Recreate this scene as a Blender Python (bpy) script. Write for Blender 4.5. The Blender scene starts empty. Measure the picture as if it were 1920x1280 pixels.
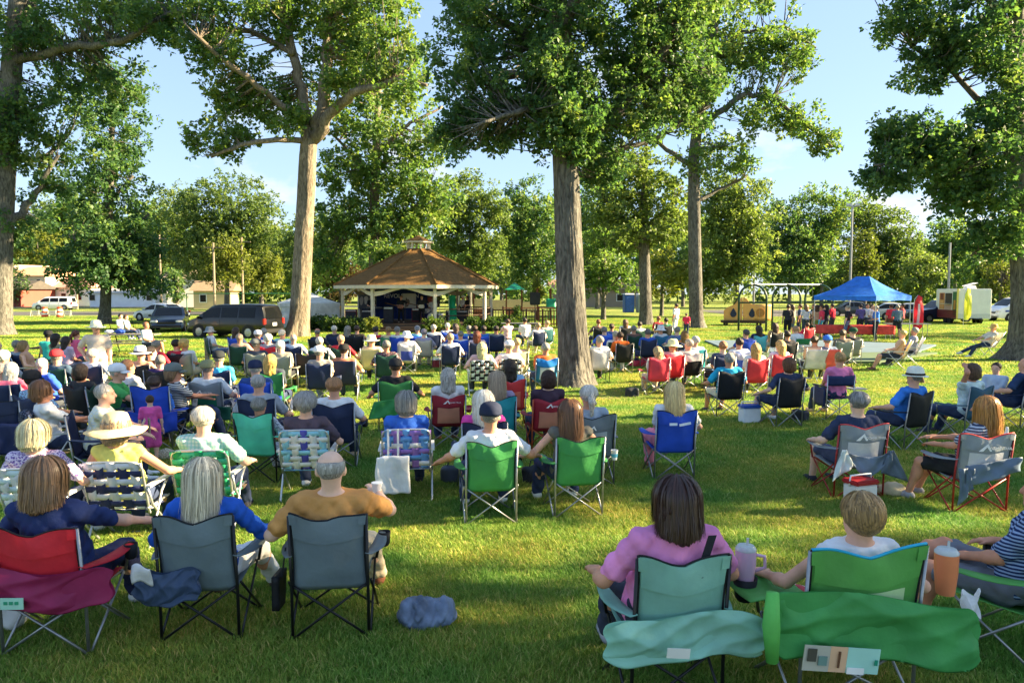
import bpy, math, random
import numpy as np
from mathutils import Vector, Matrix

# ------------------------------------------------------------------ camera, sky, sun, exposure
SC = bpy.context.scene
COL = SC.collection
R = math.radians
CAM_H, FPX, PITCH = 2.42, 1400.0, R(3.8)      # lens height (m), focal length in 1920-wide pixels, downward tilt
cam_d = bpy.data.cameras.new('camera'); cam = bpy.data.objects.new('camera', cam_d); COL.objects.link(cam)
cam.location = (0, 0, CAM_H); cam.rotation_euler = (R(90) - PITCH, 0, 0)
cam_d.sensor_width = 36; cam_d.lens = 36 * FPX / 1920; cam_d.clip_end = 2000; cam_d.clip_start = .05
SC.camera = cam
SUN_AZ, SUN_EL = R(85), R(25)                 # azimuth clockwise from the view direction (+Y)
SUN_V = Vector((math.cos(SUN_EL) * math.sin(SUN_AZ), math.cos(SUN_EL) * math.cos(SUN_AZ), math.sin(SUN_EL)))
sun_d = bpy.data.lights.new('sun', 'SUN'); sun = bpy.data.objects.new('sun', sun_d); COL.objects.link(sun)
sun_d.energy = 3.7; sun_d.angle = R(.53); sun_d.color = (1, .79, .47)
sun.rotation_euler = SUN_V.to_track_quat('Z', 'Y').to_euler(); sun.location = (60, -10, 40)
W = bpy.data.worlds.new('World'); SC.world = W; W.use_nodes = True
SC.view_settings.view_transform = 'Standard'; SC.view_settings.look = 'None'
SC.view_settings.exposure = 2.98; SC.view_settings.gamma = 1.0
SC.cycles.use_denoising = True
SC.cycles.max_bounces = 8; SC.cycles.diffuse_bounces = 5; SC.cycles.glossy_bounces = 2
SC.cycles.transmission_bounces = 4; SC.cycles.transparent_max_bounces = 4
SC.cycles.sample_clamp_indirect = 10
SC.cycles.caustics_reflective = False; SC.cycles.caustics_refractive = False

def build_world():
    nt = W.node_tree; nt.nodes.clear(); N = nt.nodes.new; L = nt.links.new
    out = N('ShaderNodeOutputWorld'); bg = N('ShaderNodeBackground'); bg.inputs[1].default_value = .075
    sky = N('ShaderNodeTexSky'); sky.sky_type = 'NISHITA'; sky.sun_disc = False
    sky.sun_elevation = SUN_EL; sky.sun_rotation = SUN_AZ; sky.altitude = 200
    sky.air_density = 1.0; sky.dust_density = .5; sky.ozone_density = 3.0
    tc = N('ShaderNodeTexCoord')
    sx = N('ShaderNodeSeparateXYZ'); L(tc.outputs['Generated'], sx.inputs[0])
    mp = N('ShaderNodeMapping'); mp.inputs['Scale'].default_value = (1, 1, 2.2); L(tc.outputs['Generated'], mp.inputs[0])
    nz = N('ShaderNodeTexNoise'); nz.inputs['Scale'].default_value = 5.5; nz.inputs['Detail'].default_value = 9
    nz.inputs['Roughness'].default_value = .56; L(mp.outputs[0], nz.inputs[0])
    rp = N('ShaderNodeValToRGB'); rp.color_ramp.elements[0].position = .56; rp.color_ramp.elements[1].position = .70
    L(nz.outputs[0], rp.inputs[0])
    cl = N('ShaderNodeMixRGB'); cl.inputs[2].default_value = (2.0, 1.96, 1.92, 1)
    # more cloud low down than overhead, everywhere round the horizon
    mr = N('ShaderNodeMapRange'); mr.inputs[1].default_value = .55; mr.inputs[2].default_value = .05
    mr.inputs[3].default_value = .15; mr.inputs[4].default_value = .95; L(sx.outputs[2], mr.inputs[0])
    mu = N('ShaderNodeMath'); mu.operation = 'MULTIPLY'; L(rp.outputs[0], mu.inputs[0]); L(mr.outputs[0], mu.inputs[1])
    gm = N('ShaderNodeGamma'); gm.inputs[1].default_value = .45; L(sky.outputs[0], gm.inputs[0])      # softer fall-off from zenith to horizon, all round
    tn = N('ShaderNodeMixRGB'); tn.blend_type = 'MULTIPLY'; tn.inputs[0].default_value = 1; tn.inputs[2].default_value = (.77, .89, 1.06, 1); L(gm.outputs[0], tn.inputs[1])
    L(tn.outputs[0], cl.inputs[1]); L(mu.outputs[0], cl.inputs[0])
    L(cl.outputs[0], bg.inputs[0]); L(bg.outputs[0], out.inputs[0])
build_world()

# ------------------------------------------------------------------ survey helpers (photo pixel -> metres in the park)
def ray(u, v):
    x, y = (u - 960) / FPX, (640 - v) / FPX
    return Vector((x, math.cos(PITCH) + y * math.sin(PITCH), -math.sin(PITCH) + y * math.cos(PITCH)))
def P(u, v, d):                                # the point at distance d down the park seen at that pixel
    r = ray(u, v); return Vector((0, 0, CAM_H)) + r * (d / r.y)
def G(u, v):                                   # the point of the lawn seen at that pixel
    r = ray(u, v); return Vector((0, 0, CAM_H)) + r * (-CAM_H / r.z)
def DH(v, H):                                  # distance of something H metres tall whose top is at row v
    r = ray(960, v); return (H - CAM_H) / r.z * r.y

# ------------------------------------------------------------------ mesh helpers
def npmesh(name, V, F, mat=None, smooth=False):
    V = np.asarray(V, np.float32).reshape(-1, 3); F = np.asarray(F, np.int32); k = F.shape[1]
    me = bpy.data.meshes.new(name)
    me.vertices.add(len(V)); me.vertices.foreach_set('co', V.ravel())
    me.loops.add(F.size); me.loops.foreach_set('vertex_index', F.ravel())
    me.polygons.add(len(F)); me.polygons.foreach_set('loop_start', np.arange(0, F.size, k, dtype=np.int32))
    me.update(calc_edges=True)
    if smooth: me.polygons.foreach_set('use_smooth', np.ones(len(F), bool))
    if mat: me.materials.append(mat)
    return me
def vcol(me, vals, name='tint'):
    a = me.attributes.new(name, 'FLOAT', 'POINT'); a.data.foreach_set('value', np.asarray(vals, np.float32))
def tag(o, label=None, cat=None, group=None, kind=None):
    if label: o['label'] = label
    if cat: o['category'] = cat
    if group: o['group'] = group
    if kind: o['kind'] = kind
    return o
def ob(name, me, parent=None, mat=None, M=None):
    o = bpy.data.objects.new(name, me); COL.objects.link(o)
    if parent: o.parent = parent
    if M is not None: o.matrix_local = M
    if mat is not None:
        if not me.materials: me.materials.append(mat)
        elif me.materials[0] != mat:
            o.material_slots[0].link = 'OBJECT'; o.material_slots[0].material = mat
    return o
def empty(name, loc=(0, 0, 0), rz=0, label=None, cat=None, group=None, s=1):
    o = bpy.data.objects.new(name, None); COL.objects.link(o); o.empty_display_size = .2
    o.location = loc; o.rotation_euler = (0, 0, rz); o.scale = (s, s, s)
    return tag(o, label, cat, group)
def V3(*a): return Vector(a)

class MB:                                      # collects shapes into one mesh
    def __init__(s): s.v = []; s.f = []
    def add(s, vs, fs):
        n = len(s.v); s.v += [tuple(p) for p in vs]; s.f += [tuple(i + n for i in f) for f in fs]; return s
    def box(s, c, d, M=None, taper=1):
        x, y, z = (k / 2 for k in d)
        vs = [Vector((sx * x * (taper if sz > 0 else 1), sy * y * (taper if sz > 0 else 1), sz * z)) for sz in (-1, 1) for sy in (-1, 1) for sx in (-1, 1)]
        if M: vs = [M @ p for p in vs]
        vs = [p + Vector(c) for p in vs]
        return s.add(vs, [(0, 2, 3, 1), (4, 5, 7, 6), (0, 1, 5, 4), (2, 6, 7, 3), (0, 4, 6, 2), (1, 3, 7, 5)])
    def tube(s, pts, r, n=8, cap=True):
        pts = [Vector(p) for p in pts]; rs = r if hasattr(r, '__len__') else [r] * len(pts); vs = []; ref = None
        for i, p in enumerate(pts):
            t = (pts[min(i + 1, len(pts) - 1)] - pts[max(i - 1, 0)]).normalized()
            if ref is None: ref = t.orthogonal().normalized()
            ref = (ref - t * ref.dot(t)); ref = ref.normalized() if ref.length > 1e-6 else t.orthogonal().normalized()
            b = t.cross(ref)
            vs += [p + (ref * math.cos(k * 2 * math.pi / n) + b * math.sin(k * 2 * math.pi / n)) * rs[i] for k in range(n)]
        fs = [(i * n + k, i * n + (k + 1) % n, (i + 1) * n + (k + 1) % n, (i + 1) * n + k) for i in range(len(pts) - 1) for k in range(n)]
        if cap: fs += [tuple(range(n - 1, -1, -1)), tuple((len(pts) - 1) * n + k for k in range(n))]
        return s.add(vs, fs)
    def lathe(s, prof, n=20, c=(0, 0, 0), fn=None):
        vs = []
        for (r, z) in prof:
            for k in range(n):
                a = k * 2 * math.pi / n; p = Vector((r * math.cos(a), r * math.sin(a), z))
                if fn: p = Vector(fn(p, a))
                vs.append(p + Vector(c))
        m = len(prof)
        return s.add(vs, [(i * n + k, i * n + (k + 1) % n, (i + 1) * n + (k + 1) % n, (i + 1) * n + k) for i in range(m - 1) for k in range(n)])
    def sheet(s, fn, nu, nv, th=0):
        vs = [Vector(fn(i / nu, j / nv)) for j in range(nv + 1) for i in range(nu + 1)]; w = nu + 1
        fs = [(j * w + i, j * w + i + 1, (j + 1) * w + i + 1, (j + 1) * w + i) for j in range(nv) for i in range(nu)]
        if th:
            nrm = [Vector((0, 0, 0)) for _ in vs]
            for f in fs:
                nn = (vs[f[1]] - vs[f[0]]).cross(vs[f[3]] - vs[f[0]])
                for k in f: nrm[k] += nn
            m = len(vs); vs = vs + [p + q.normalized() * th for p, q in zip(vs, nrm)]
            fs = [tuple(reversed(f)) for f in fs] + [tuple(k + m for k in f) for f in fs]
            rim = [i for i in range(w)] + [j * w + nu for j in range(1, nv + 1)] + [nv * w + i for i in range(nu - 1, -1, -1)] + [j * w for j in range(nv - 1, 0, -1)]
            fs += [(rim[i], rim[(i + 1) % len(rim)], rim[(i + 1) % len(rim)] + m, rim[i] + m) for i in range(len(rim))]
        return s.add(vs, fs)
    def prism(s, poly, y0, y1):                # polygon in x,z pushed along y
        n = len(poly); vs = [(x, y0, z) for x, z in poly] + [(x, y1, z) for x, z in poly]
        return s.add(vs, [tuple(range(n)), tuple(range(2 * n - 1, n - 1, -1))] + [(i, i + n, (i + 1) % n + n, (i + 1) % n) for i in range(n)])
    def mesh(s, name='mesh', smooth=False, bevel=0):
        me = bpy.data.meshes.new(name); me.from_pydata(s.v, [], s.f); me.update()
        if bevel:
            import bmesh
            b = bmesh.new(); b.from_mesh(me)
            bmesh.ops.bevel(b, geom=[e for e in b.edges if len(e.link_faces) == 2 and e.calc_face_angle(0) > .5], offset=bevel, segments=2, affect='EDGES', clamp_overlap=True)
            b.to_mesh(me); b.free()
        if smooth:
            me.polygons.foreach_set('use_smooth', np.ones(len(me.polygons), bool))
            if smooth == 'edge': me.set_sharp_from_angle(angle=R(40))
        return me
    def obj(s, name, mat, parent=None, smooth=False, bevel=0, M=None):
        return ob(name, s.mesh(name, smooth, bevel), parent, mat, M)

# ------------------------------------------------------------------ materials
def lin(h):                                    # '#rrggbb' or 0-255 tuple -> linear rgba
    if isinstance(h, str): h = tuple(int(h.lstrip('#')[i:i + 2], 16) for i in (0, 2, 4))
    return tuple(((c / 255) / 12.92 if c / 255 <= .04045 else ((c / 255 + .055) / 1.055) ** 2.4) for c in h[:3]) + (1,)
def sc(c, k): return tuple(min(x * k, 1) for x in c[:3]) + (1,)
_mats = {}
def pm(key, col, rough=.6, metal=0, var=.18, vscale=8, bump=0, bscale=30, trans=0, coat=0, spec=.4, stretch=None, coords='Object', wave=None):
    """painted/fabric/metal surface: noise-varied colour, optional relief and translucency"""
    if key in _mats: return _mats[key]
    m = bpy.data.materials.new(key); m.use_nodes = True; nt = m.node_tree; N = nt.nodes.new; L = nt.links.new
    b = nt.nodes['Principled BSDF']; out = nt.nodes['Material Output']
    tc = N('ShaderNodeTexCoord'); src = tc.outputs[coords]
    if stretch:
        mp = N('ShaderNodeMapping'); mp.inputs['Scale'].default_value = stretch; L(src, mp.inputs[0]); src = mp.outputs[0]
    nz = N('ShaderNodeTexNoise'); nz.inputs['Scale'].default_value = vscale; nz.inputs['Detail'].default_value = 5; L(src, nz.inputs[0])
    mx = N('ShaderNodeMixRGB'); mx.inputs[1].default_value = sc(col, 1 - var); mx.inputs[2].default_value = sc(col, 1 + var)
    mr = N('ShaderNodeMapRange'); mr.inputs[1].default_value = .3; mr.inputs[2].default_value = .7
    L(nz.outputs[0], mr.inputs[0]); L(mr.outputs[0], mx.inputs[0]); L(mx.outputs[0], b.inputs['Base Color'])
    b.inputs['Roughness'].default_value = rough; b.inputs['Metallic'].default_value = metal
    b.inputs['Specular IOR Level'].default_value = spec; b.inputs['Coat Weight'].default_value = coat; b.inputs['Coat Roughness'].default_value = .08
    if bump:
        bz = N('ShaderNodeTexNoise'); bz.inputs['Scale'].default_value = bscale; bz.inputs['Detail'].default_value = 4; L(src, bz.inputs[0])
        bp = N('ShaderNodeBump'); bp.inputs['Strength'].default_value = bump; bp.inputs['Distance'].default_value = .02
        L(bz.outputs[0], bp.inputs['Height']); L(bp.outputs[0], b.inputs['Normal'])
    if trans:
        t = N('ShaderNodeBsdfTranslucent'); L(mx.outputs[0], t.inputs[0]); ms = N('ShaderNodeMixShader'); ms.inputs[0].default_value = trans
        L(b.outputs[0], ms.inputs[1]); L(t.outputs[0], ms.inputs[2]); L(ms.outputs[0], out.inputs[0])
    _mats[key] = m; return m
def lift(c, k, m=.8): return tuple(min(m, x * k + .01) for x in c[:3]) + (1,)
def fabric(h): return pm('fabric ' + h, lift(lin(h), 1.35), .85, var=.2, vscale=5, bump=.7, bscale=11, spec=.15)
def nylon(h):
    if 'nylon ' + h in _mats: return _mats['nylon ' + h]
    m = pm('nylon ' + h, lift(lin(h), 1.7), .55, var=.16, vscale=4, bump=.5, bscale=8, trans=.26, spec=.3); nt = m.node_tree; N = nt.nodes.new; L = nt.links.new
    bp = [n for n in nt.nodes if n.type == 'BUMP'][0]; tc = [n for n in nt.nodes if n.type == 'TEX_COORD'][0]
    w = N('ShaderNodeTexNoise'); w.noise_type = 'RIDGED_MULTIFRACTAL'; w.inputs['Scale'].default_value = 3.2; w.inputs['Detail'].default_value = 3; w.inputs['Distortion'].default_value = 1.1; L(tc.outputs['Object'], w.inputs[0])
    ad = N('ShaderNodeMath'); ad.operation = 'MULTIPLY_ADD'; ad.inputs[1].default_value = .35; L(w.outputs[0], ad.inputs[0]); L(bp.inputs['Height'].links[0].from_socket, ad.inputs[2]); L(ad.outputs[0], bp.inputs['Height'])
    return m
def metal(h): return pm('tube ' + h, lin(h), .35, .0 if h in ('#16171a', '#a32a26', '#b5532f', '#e9e7e0') else .75, var=.1, vscale=20)
def paint(h, rough=.5): return pm('paint %s %.2f' % (h, rough), lin(h), rough, var=.1, vscale=3)
def carpaint(h): return pm('car paint ' + h, lin(h), .28, .1, var=.03, coat=.45)
def glass(): return pm('dark glass', (.006, .007, .008, 1), .12, 0, var=.05, spec=.25)
def rubber(): return pm('rubber', (.015, .015, .016, 1), .8)
def wood(h): return pm('wood ' + h, lin(h), .75, var=.3, vscale=5, bump=.3, bscale=12, stretch=(1, 8, 8))
# ------------------------------------------------------------------ lawn, road, court
def ground_mat():
    m = bpy.data.materials.new('lawn soil and grass'); m.use_nodes = True; nt = m.node_tree; N = nt.nodes.new; L = nt.links.new
    b = nt.nodes['Principled BSDF']; tc = N('ShaderNodeTexCoord')
    def nz(s, d=6, st=None):
        n = N('ShaderNodeTexNoise'); n.inputs['Scale'].default_value = s; n.inputs['Detail'].default_value = d
        if st:
            mp = N('ShaderNodeMapping'); mp.inputs['Scale'].default_value = st; L(tc.outputs['Object'], mp.inputs[0]); L(mp.outputs[0], n.inputs[0])
        else: L(tc.outputs['Object'], n.inputs[0])
        return n.outputs[0]
    def ramp(f, els):
        r = N('ShaderNodeValToRGB'); e = r.color_ramp.elements
        e[0].position, e[0].color = els[0]; e[1].position, e[1].color = els[-1]
        for p, c in els[1:-1]:
            k = e.new(p); k.color = c
        L(f, r.inputs[0]); return r.outputs[0]
    base = ramp(nz(14, 8), [(.3, (.08, .15, .03, 1)), (.5, (.16, .24, .05, 1)), (.72, (.32, .33, .09, 1))])
    dry = ramp(nz(.35, 5), [(.45, (0, 0, 0, 1)), (.68, (1, 1, 1, 1))])
    mx = N('ShaderNodeMixRGB'); mx.inputs[2].default_value = (.33, .27, .09, 1); L(base, mx.inputs[1])
    mm = N('ShaderNodeMath'); mm.operation = 'MULTIPLY'; mm.inputs[1].default_value = .6; L(dry, mm.inputs[0]); L(mm.outputs[0], mx.inputs[0])
    L(mx.outputs[0], b.inputs['Base Color']); b.inputs['Roughness'].default_value = .95; b.inputs['Specular IOR Level'].default_value = .1
    bp = N('ShaderNodeBump'); bp.inputs['Strength'].default_value = .9; bp.inputs['Distance'].default_value = .05
    L(nz(45, 4), bp.inputs['Height']); L(bp.outputs[0], b.inputs['Normal'])
    return m
def sheet_obj(name, pts, z, mat, kind='structure'):
    me = bpy.data.meshes.new(name); me.from_pydata([(x, y, z) for x, y in pts], [], [tuple(range(len(pts)))]); me.update()
    return tag(ob(name, me, None, mat), kind=kind)
sheet_obj('lawn', [(-420, -60), (420, -60), (420, 700), (-420, 700)], 0, ground_mat())
asph = pm('asphalt', (.085, .083, .08, 1), .9, var=.25, vscale=3, bump=.3, bscale=40)
sheet_obj('street', [(-160, 70), (-36, 78), (-26, 88), (-26, 93), (-160, 84)], .012, asph)
sheet_obj('street', [(-220, 104), (-20, 118), (-20, 126), (-220, 112)], .008, asph)
sheet_obj('parking_lot', [(22, 62), (90, 52), (120, 95), (24, 100)], .010, asph)
sheet_obj('playground_sand', [(9, 44), (26, 44), (30, 62), (10, 64)], .006, pm('sand', (.32, .24, .14, 1), .95, var=.2, vscale=2, bump=.3, bscale=30))
def slab(name, pts, h, mat):
    m = MB(); n = len(pts); m.add([(x, y, 0) for x, y in pts] + [(x, y, h) for x, y in pts], [tuple(range(n, 2 * n))] + [(i, (i + 1) % n, (i + 1) % n + n, i + n) for i in range(n)])
    return tag(m.obj(name, mat), kind='structure')
slab('court', [(6.5, 24.8), (12.3, 24.9), (16.4, 28.7), (7.5, 28.6)], .10, pm('court green', (.08, .13, .065, 1), .8, var=.12, vscale=1.5))
slab('court', [(8.6, 28.72), (15.6, 28.78), (18.8, 33), (15, 36), (9.3, 36)], .095, pm('court blue', (.10, .16, .21, 1), .8, var=.12, vscale=1.5))
sheet_obj('bare_soil', [(1.6 + 2.9 * math.cos(a / 16 * 6.283) * (1 + .25 * math.sin(a * 2.1)) + .9, 18.6 + 1.5 * math.sin(a / 16 * 6.283) * (1 + .2 * math.cos(a * 1.7)) - .4) for a in range(16)], .02, pm('bare soil', (.26, .19, .11, 1), .95, var=.3, vscale=3, bump=.5, bscale=18))

def grass_mat():
    m = bpy.data.materials.new('grass blade'); m.use_nodes = True; nt = m.node_tree; N = nt.nodes.new; L = nt.links.new
    b = nt.nodes['Principled BSDF']; out = nt.nodes['Material Output']
    a = N('ShaderNodeAttribute'); a.attribute_name = 'tint'
    r = N('ShaderNodeValToRGB'); e = r.color_ramp.elements
    e[0].position = 0; e[0].color = (.09, .20, .035, 1); e[1].position = 1; e[1].color = (.6, .52, .24, 1)
    k = e.new(.45); k.color = (.245, .385, .075, 1); k = e.new(.8); k.color = (.44, .47, .15, 1)
    L(a.outputs['Fac'], r.inputs[0])
    tc = N('ShaderNodeTexCoord')
    geo = N('ShaderNodeNewGeometry'); nz = N('ShaderNodeTexNoise'); nz.inputs['Scale'].default_value = .7; nz.inputs['Detail'].default_value = 6
    L(geo.outputs['Position'], nz.inputs[0])
    mr = N('ShaderNodeMapRange'); mr.inputs[1].default_value = .36; mr.inputs[2].default_value = .66; L(nz.outputs[0], mr.inputs[0])
    mx = N('ShaderNodeMixRGB'); mx.blend_type = 'MULTIPLY'; mx.inputs[0].default_value = 1; L(r.outputs[0], mx.inputs[1])
    mc = N('ShaderNodeMixRGB'); mc.inputs[1].default_value = (.60, .90, .66, 1); mc.inputs[2].default_value = (1.55, 1.16, .85, 1); L(mr.outputs[0], mc.inputs[0])
    L(mc.outputs[0], mx.inputs[2])
    L(mx.outputs[0], b.inputs['Base Color']); b.inputs['Roughness'].default_value = .6; b.inputs['Specular IOR Level'].default_value = .25
    t = N('ShaderNodeBsdfTranslucent'); L(mx.outputs[0], t.inputs[0]); ms = N('ShaderNodeMixShader'); ms.inputs[0].default_value = .4
    L(b.outputs[0], ms.inputs[1]); L(t.outputs[0], ms.inputs[2]); L(ms.outputs[0], out.inputs[0])
    return m
GRASS = grass_mat()
def grass(name, label, y0, y1, step, rad, n, w, h0, h1, seed, mat=None):
    rg = np.random.default_rng(seed)
    rr = rad * rg.random(n) ** .62; th = rg.random(n) * 2 * np.pi
    B = np.stack([rr * np.cos(th), rr * np.sin(th), np.zeros(n)], 1)
    tuft = (np.sin(B[:, 0] * 9 / rad + 1) * np.cos(B[:, 1] * 11 / rad) + 1) / 2
    h = (h0 + (h1 - h0) * rg.random(n) ** 1.5) * (.75 + .5 * tuft); a = rg.random(n) * 2 * np.pi
    side = np.stack([np.cos(a), np.sin(a), 0 * a], 1) * (w * (.6 + .8 * rg.random(n)))[:, None] / 2
    la = a + np.pi / 2 + rg.normal(0, .5, n); lean = (h * (.25 + .75 * rg.random(n)))[:, None] * np.stack([np.cos(la), np.sin(la), 0 * la], 1)
    up = np.stack([0 * h, 0 * h, h], 1)
    mid = B + .35 * lean + .62 * up; tip = B + lean + up * .95
    V = np.stack([B - side, B + side, mid + side * .8, mid - side * .8, tip + side * .12, tip - side * .12], 1)
    k = np.arange(n)[:, None] * 6
    F = np.concatenate([k + [[0, 1, 2, 3]], k + [[3, 2, 4, 5]]])
    me = npmesh(name, V, F, mat or GRASS)
    t = np.clip(rg.normal(.42, .2, n), 0, 1); t[rg.random(n) < .06] = 1
    vcol(me, np.repeat(t, 6))
    o = tag(ob(name, me), label, 'grass', kind='stuff')
    ng = bpy.data.node_groups.new(name + ' scatter', 'GeometryNodeTree')
    ng.interface.new_socket('Geometry', in_out='INPUT', socket_type='NodeSocketGeometry'); ng.interface.new_socket('Geometry', in_out='OUTPUT', socket_type='NodeSocketGeometry')
    N = ng.nodes.new; L = ng.links.new
    gi = N('NodeGroupInput'); go = N('NodeGroupOutput')
    xw = .74 * y1 + 2.5
    gr = N('GeometryNodeMeshGrid'); gr.inputs[0].default_value = 2 * xw; gr.inputs[1].default_value = y1 - y0
    gr.inputs[2].default_value = int(2 * xw / step) + 1; gr.inputs[3].default_value = int((y1 - y0) / step) + 1
    sp = N('GeometryNodeSetPosition'); rv = N('FunctionNodeRandomValue'); rv.data_type = 'FLOAT_VECTOR'
    rv.inputs[0].default_value = (-step * .45, (y0 + y1) / 2 - step * .45, 0); rv.inputs[1].default_value = (step * .45, (y0 + y1) / 2 + step * .45, 0); rv.inputs['Seed'].default_value = seed
    L(gr.outputs[0], sp.inputs[0]); L(rv.outputs[0], sp.inputs['Offset'])
    pos = N('GeometryNodeInputPosition'); sx = N('ShaderNodeSeparateXYZ'); L(pos.outputs[0], sx.inputs[0])
    ab = N('ShaderNodeMath'); ab.operation = 'ABSOLUTE'; L(sx.outputs[0], ab.inputs[0])
    ma = N('ShaderNodeMath'); ma.operation = 'MULTIPLY_ADD'; L(sx.outputs[1], ma.inputs[0]); ma.inputs[1].default_value = .72; ma.inputs[2].default_value = 1.6
    cp = N('ShaderNodeMath'); cp.operation = 'GREATER_THAN'; L(ab.outputs[0], cp.inputs[0]); L(ma.outputs[0], cp.inputs[1])
    de = N('GeometryNodeDeleteGeometry'); L(sp.outputs[0], de.inputs[0]); L(cp.outputs[0], de.inputs[1])
    ip = N('GeometryNodeInstanceOnPoints'); L(de.outputs[0], ip.inputs[0]); L(gi.outputs[0], ip.inputs['Instance'])
    r2 = N('FunctionNodeRandomValue'); r2.data_type = 'FLOAT_VECTOR'; r2.inputs[0].default_value = (0, 0, 0); r2.inputs[1].default_value = (0, 0, 6.283); r2.inputs['Seed'].default_value = seed + 1
    L(r2.outputs[0], ip.inputs['Rotation'])
    r3 = N('FunctionNodeRandomValue'); r3.data_type = 'FLOAT'; r3.inputs[2].default_value = .8; r3.inputs[3].default_value = 1.2; r3.inputs['Seed'].default_value = seed + 2
    L(r3.outputs[1], ip.inputs['Scale'])
    L(ip.outputs[0], go.inputs[0])
    md = o.modifiers.new('scatter', 'NODES'); md.node_group = ng
    return o
grass('grass', 'short mown grass blades on the lawn nearest the camera', 3.4, 10, .42, .62, 3000, .0055, .025, .062, 3)
grass('grass', 'mown grass blades on the lawn among the middle rows', 9.6, 22, .9, 1.25, 4200, .010, .03, .065, 5)
grass('grass', 'mown grass of the farther lawn towards the bandstand', 21, 70, 2.4, 3.2, 4200, .026, .03, .07, 7)

grass('fallen_leaves', 'scattered dry brown leaves lying on the lawn', 4, 20, 1.6, 1.6, 9, .05, .012, .02, 9, pm('dry leaf', (.20, .12, .05, 1), .8, var=.4, vscale=2))
# ------------------------------------------------------------------ trees
def leaf_mat(name, dark, mid, light, tr=.5):
    m = bpy.data.materials.new(name); m.use_nodes = True; nt = m.node_tree; N = nt.nodes.new; L = nt.links.new
    b = nt.nodes['Principled BSDF']; out = nt.nodes['Material Output']
    a = N('ShaderNodeAttribute'); a.attribute_name = 'tint'
    r = N('ShaderNodeValToRGB'); e = r.color_ramp.elements; e[0].color = dark + (1,); e[1].color = light + (1,); k = e.new(.5); k.color = mid + (1,)
    L(a.outputs['Fac'], r.inputs[0]); L(r.outputs[0], b.inputs['Base Color']); b.inputs['Roughness'].default_value = .5; b.inputs['Specular IOR Level'].default_value = .35
    t = N('ShaderNodeBsdfTranslucent'); mx = N('ShaderNodeMixRGB'); mx.blend_type = 'MULTIPLY'; mx.inputs[0].default_value = 1; mx.inputs[2].default_value = (1.35, 1.35, .6, 1)
    L(r.outputs[0], mx.inputs[1]); L(mx.outputs[0], t.inputs[0])
    ms = N('ShaderNodeMixShader'); ms.inputs[0].default_value = tr; L(b.outputs[0], ms.inputs[1]); L(t.outputs[0], ms.inputs[2]); L(ms.outputs[0], out.inputs[0])
    return m
LEAF = {'oak': leaf_mat('oak leaf', (.058, .135, .052), (.125, .225, .066), (.28, .335, .10)),
        'dark': leaf_mat('dark leaf', (.044, .115, .060), (.095, .19, .074), (.23, .30, .095)),
        'light': leaf_mat('pale leaf', (.095, .16, .055), (.17, .245, .075), (.29, .34, .11)),
        'yellow': leaf_mat('yellow-green leaf', (.10, .14, .03), (.19, .23, .05), (.30, .31, .08)),
        'brown': leaf_mat('bronze leaf', (.05, .04, .025), (.085, .06, .035), (.12, .10, .05)),
        'shrub': leaf_mat('shrub leaf', (.03, .07, .02), (.06, .12, .03), (.16, .2, .05))}
def bark_mat(name, c1, c2, s=1):
    m = bpy.data.materials.new(name); m.use_nodes = True; nt = m.node_tree; N = nt.nodes.new; L = nt.links.new
    b = nt.nodes['Principled BSDF']; tc = N('ShaderNodeTexCoord'); mp = N('ShaderNodeMapping'); mp.inputs['Scale'].default_value = (8 * s, 8 * s, 2.0 * s); L(tc.outputs['Object'], mp.inputs[0])
    n1 = N('ShaderNodeTexNoise'); n1.inputs['Scale'].default_value = 1.6; n1.inputs['Detail'].default_value = 8; n1.inputs['Roughness'].default_value = .62; n1.inputs['Distortion'].default_value = .6; L(mp.outputs[0], n1.inputs[0])
    n2 = N('ShaderNodeTexNoise'); n2.inputs['Scale'].default_value = .9; n2.inputs['Detail'].default_value = 4; L(tc.outputs['Object'], n2.inputs[0])
    r = N('ShaderNodeValToRGB'); e = r.color_ramp.elements; e[0].position = .34; e[0].color = c1 + (1,); e[1].position = .66; e[1].color = c2 + (1,); L(n1.outputs[0], r.inputs[0])
    mx = N('ShaderNodeMixRGB'); mx.blend_type = 'MULTIPLY'; mx.inputs[0].default_value = .5; L(r.outputs[0], mx.inputs[1]); L(n2.outputs[1], mx.inputs[2]); mx.inputs[2].default_value = (1, 1, 1, 1)
    hs = N('ShaderNodeMapRange'); hs.inputs[1].default_value = .3; hs.inputs[2].default_value = .7; hs.inputs[3].default_value = .7; hs.inputs[4].default_value = 1.15; L(n2.outputs[0], hs.inputs[0])
    m2 = N('ShaderNodeMixRGB'); m2.blend_type = 'MULTIPLY'; m2.inputs[0].default_value = 1; L(r.outputs[0], m2.inputs[1]); L(hs.outputs[0], m2.inputs[2])
    L(m2.outputs[0], b.inputs['Base Color']); b.inputs['Roughness'].default_value = .9; b.inputs['Specular IOR Level'].default_value = .15
    bp = N('ShaderNodeBump'); bp.inputs['Strength'].default_value = 1; bp.inputs['Distance'].default_value = .06; L(n1.outputs[0], bp.inputs['Height']); L(bp.outputs[0], b.inputs['Normal'])
    return m
BARK = bark_mat('oak bark', (.050, .048, .043), (.215, .205, .18))
BARK2 = bark_mat('pale bark', (.11, .09, .065), (.33, .275, .21))

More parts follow.
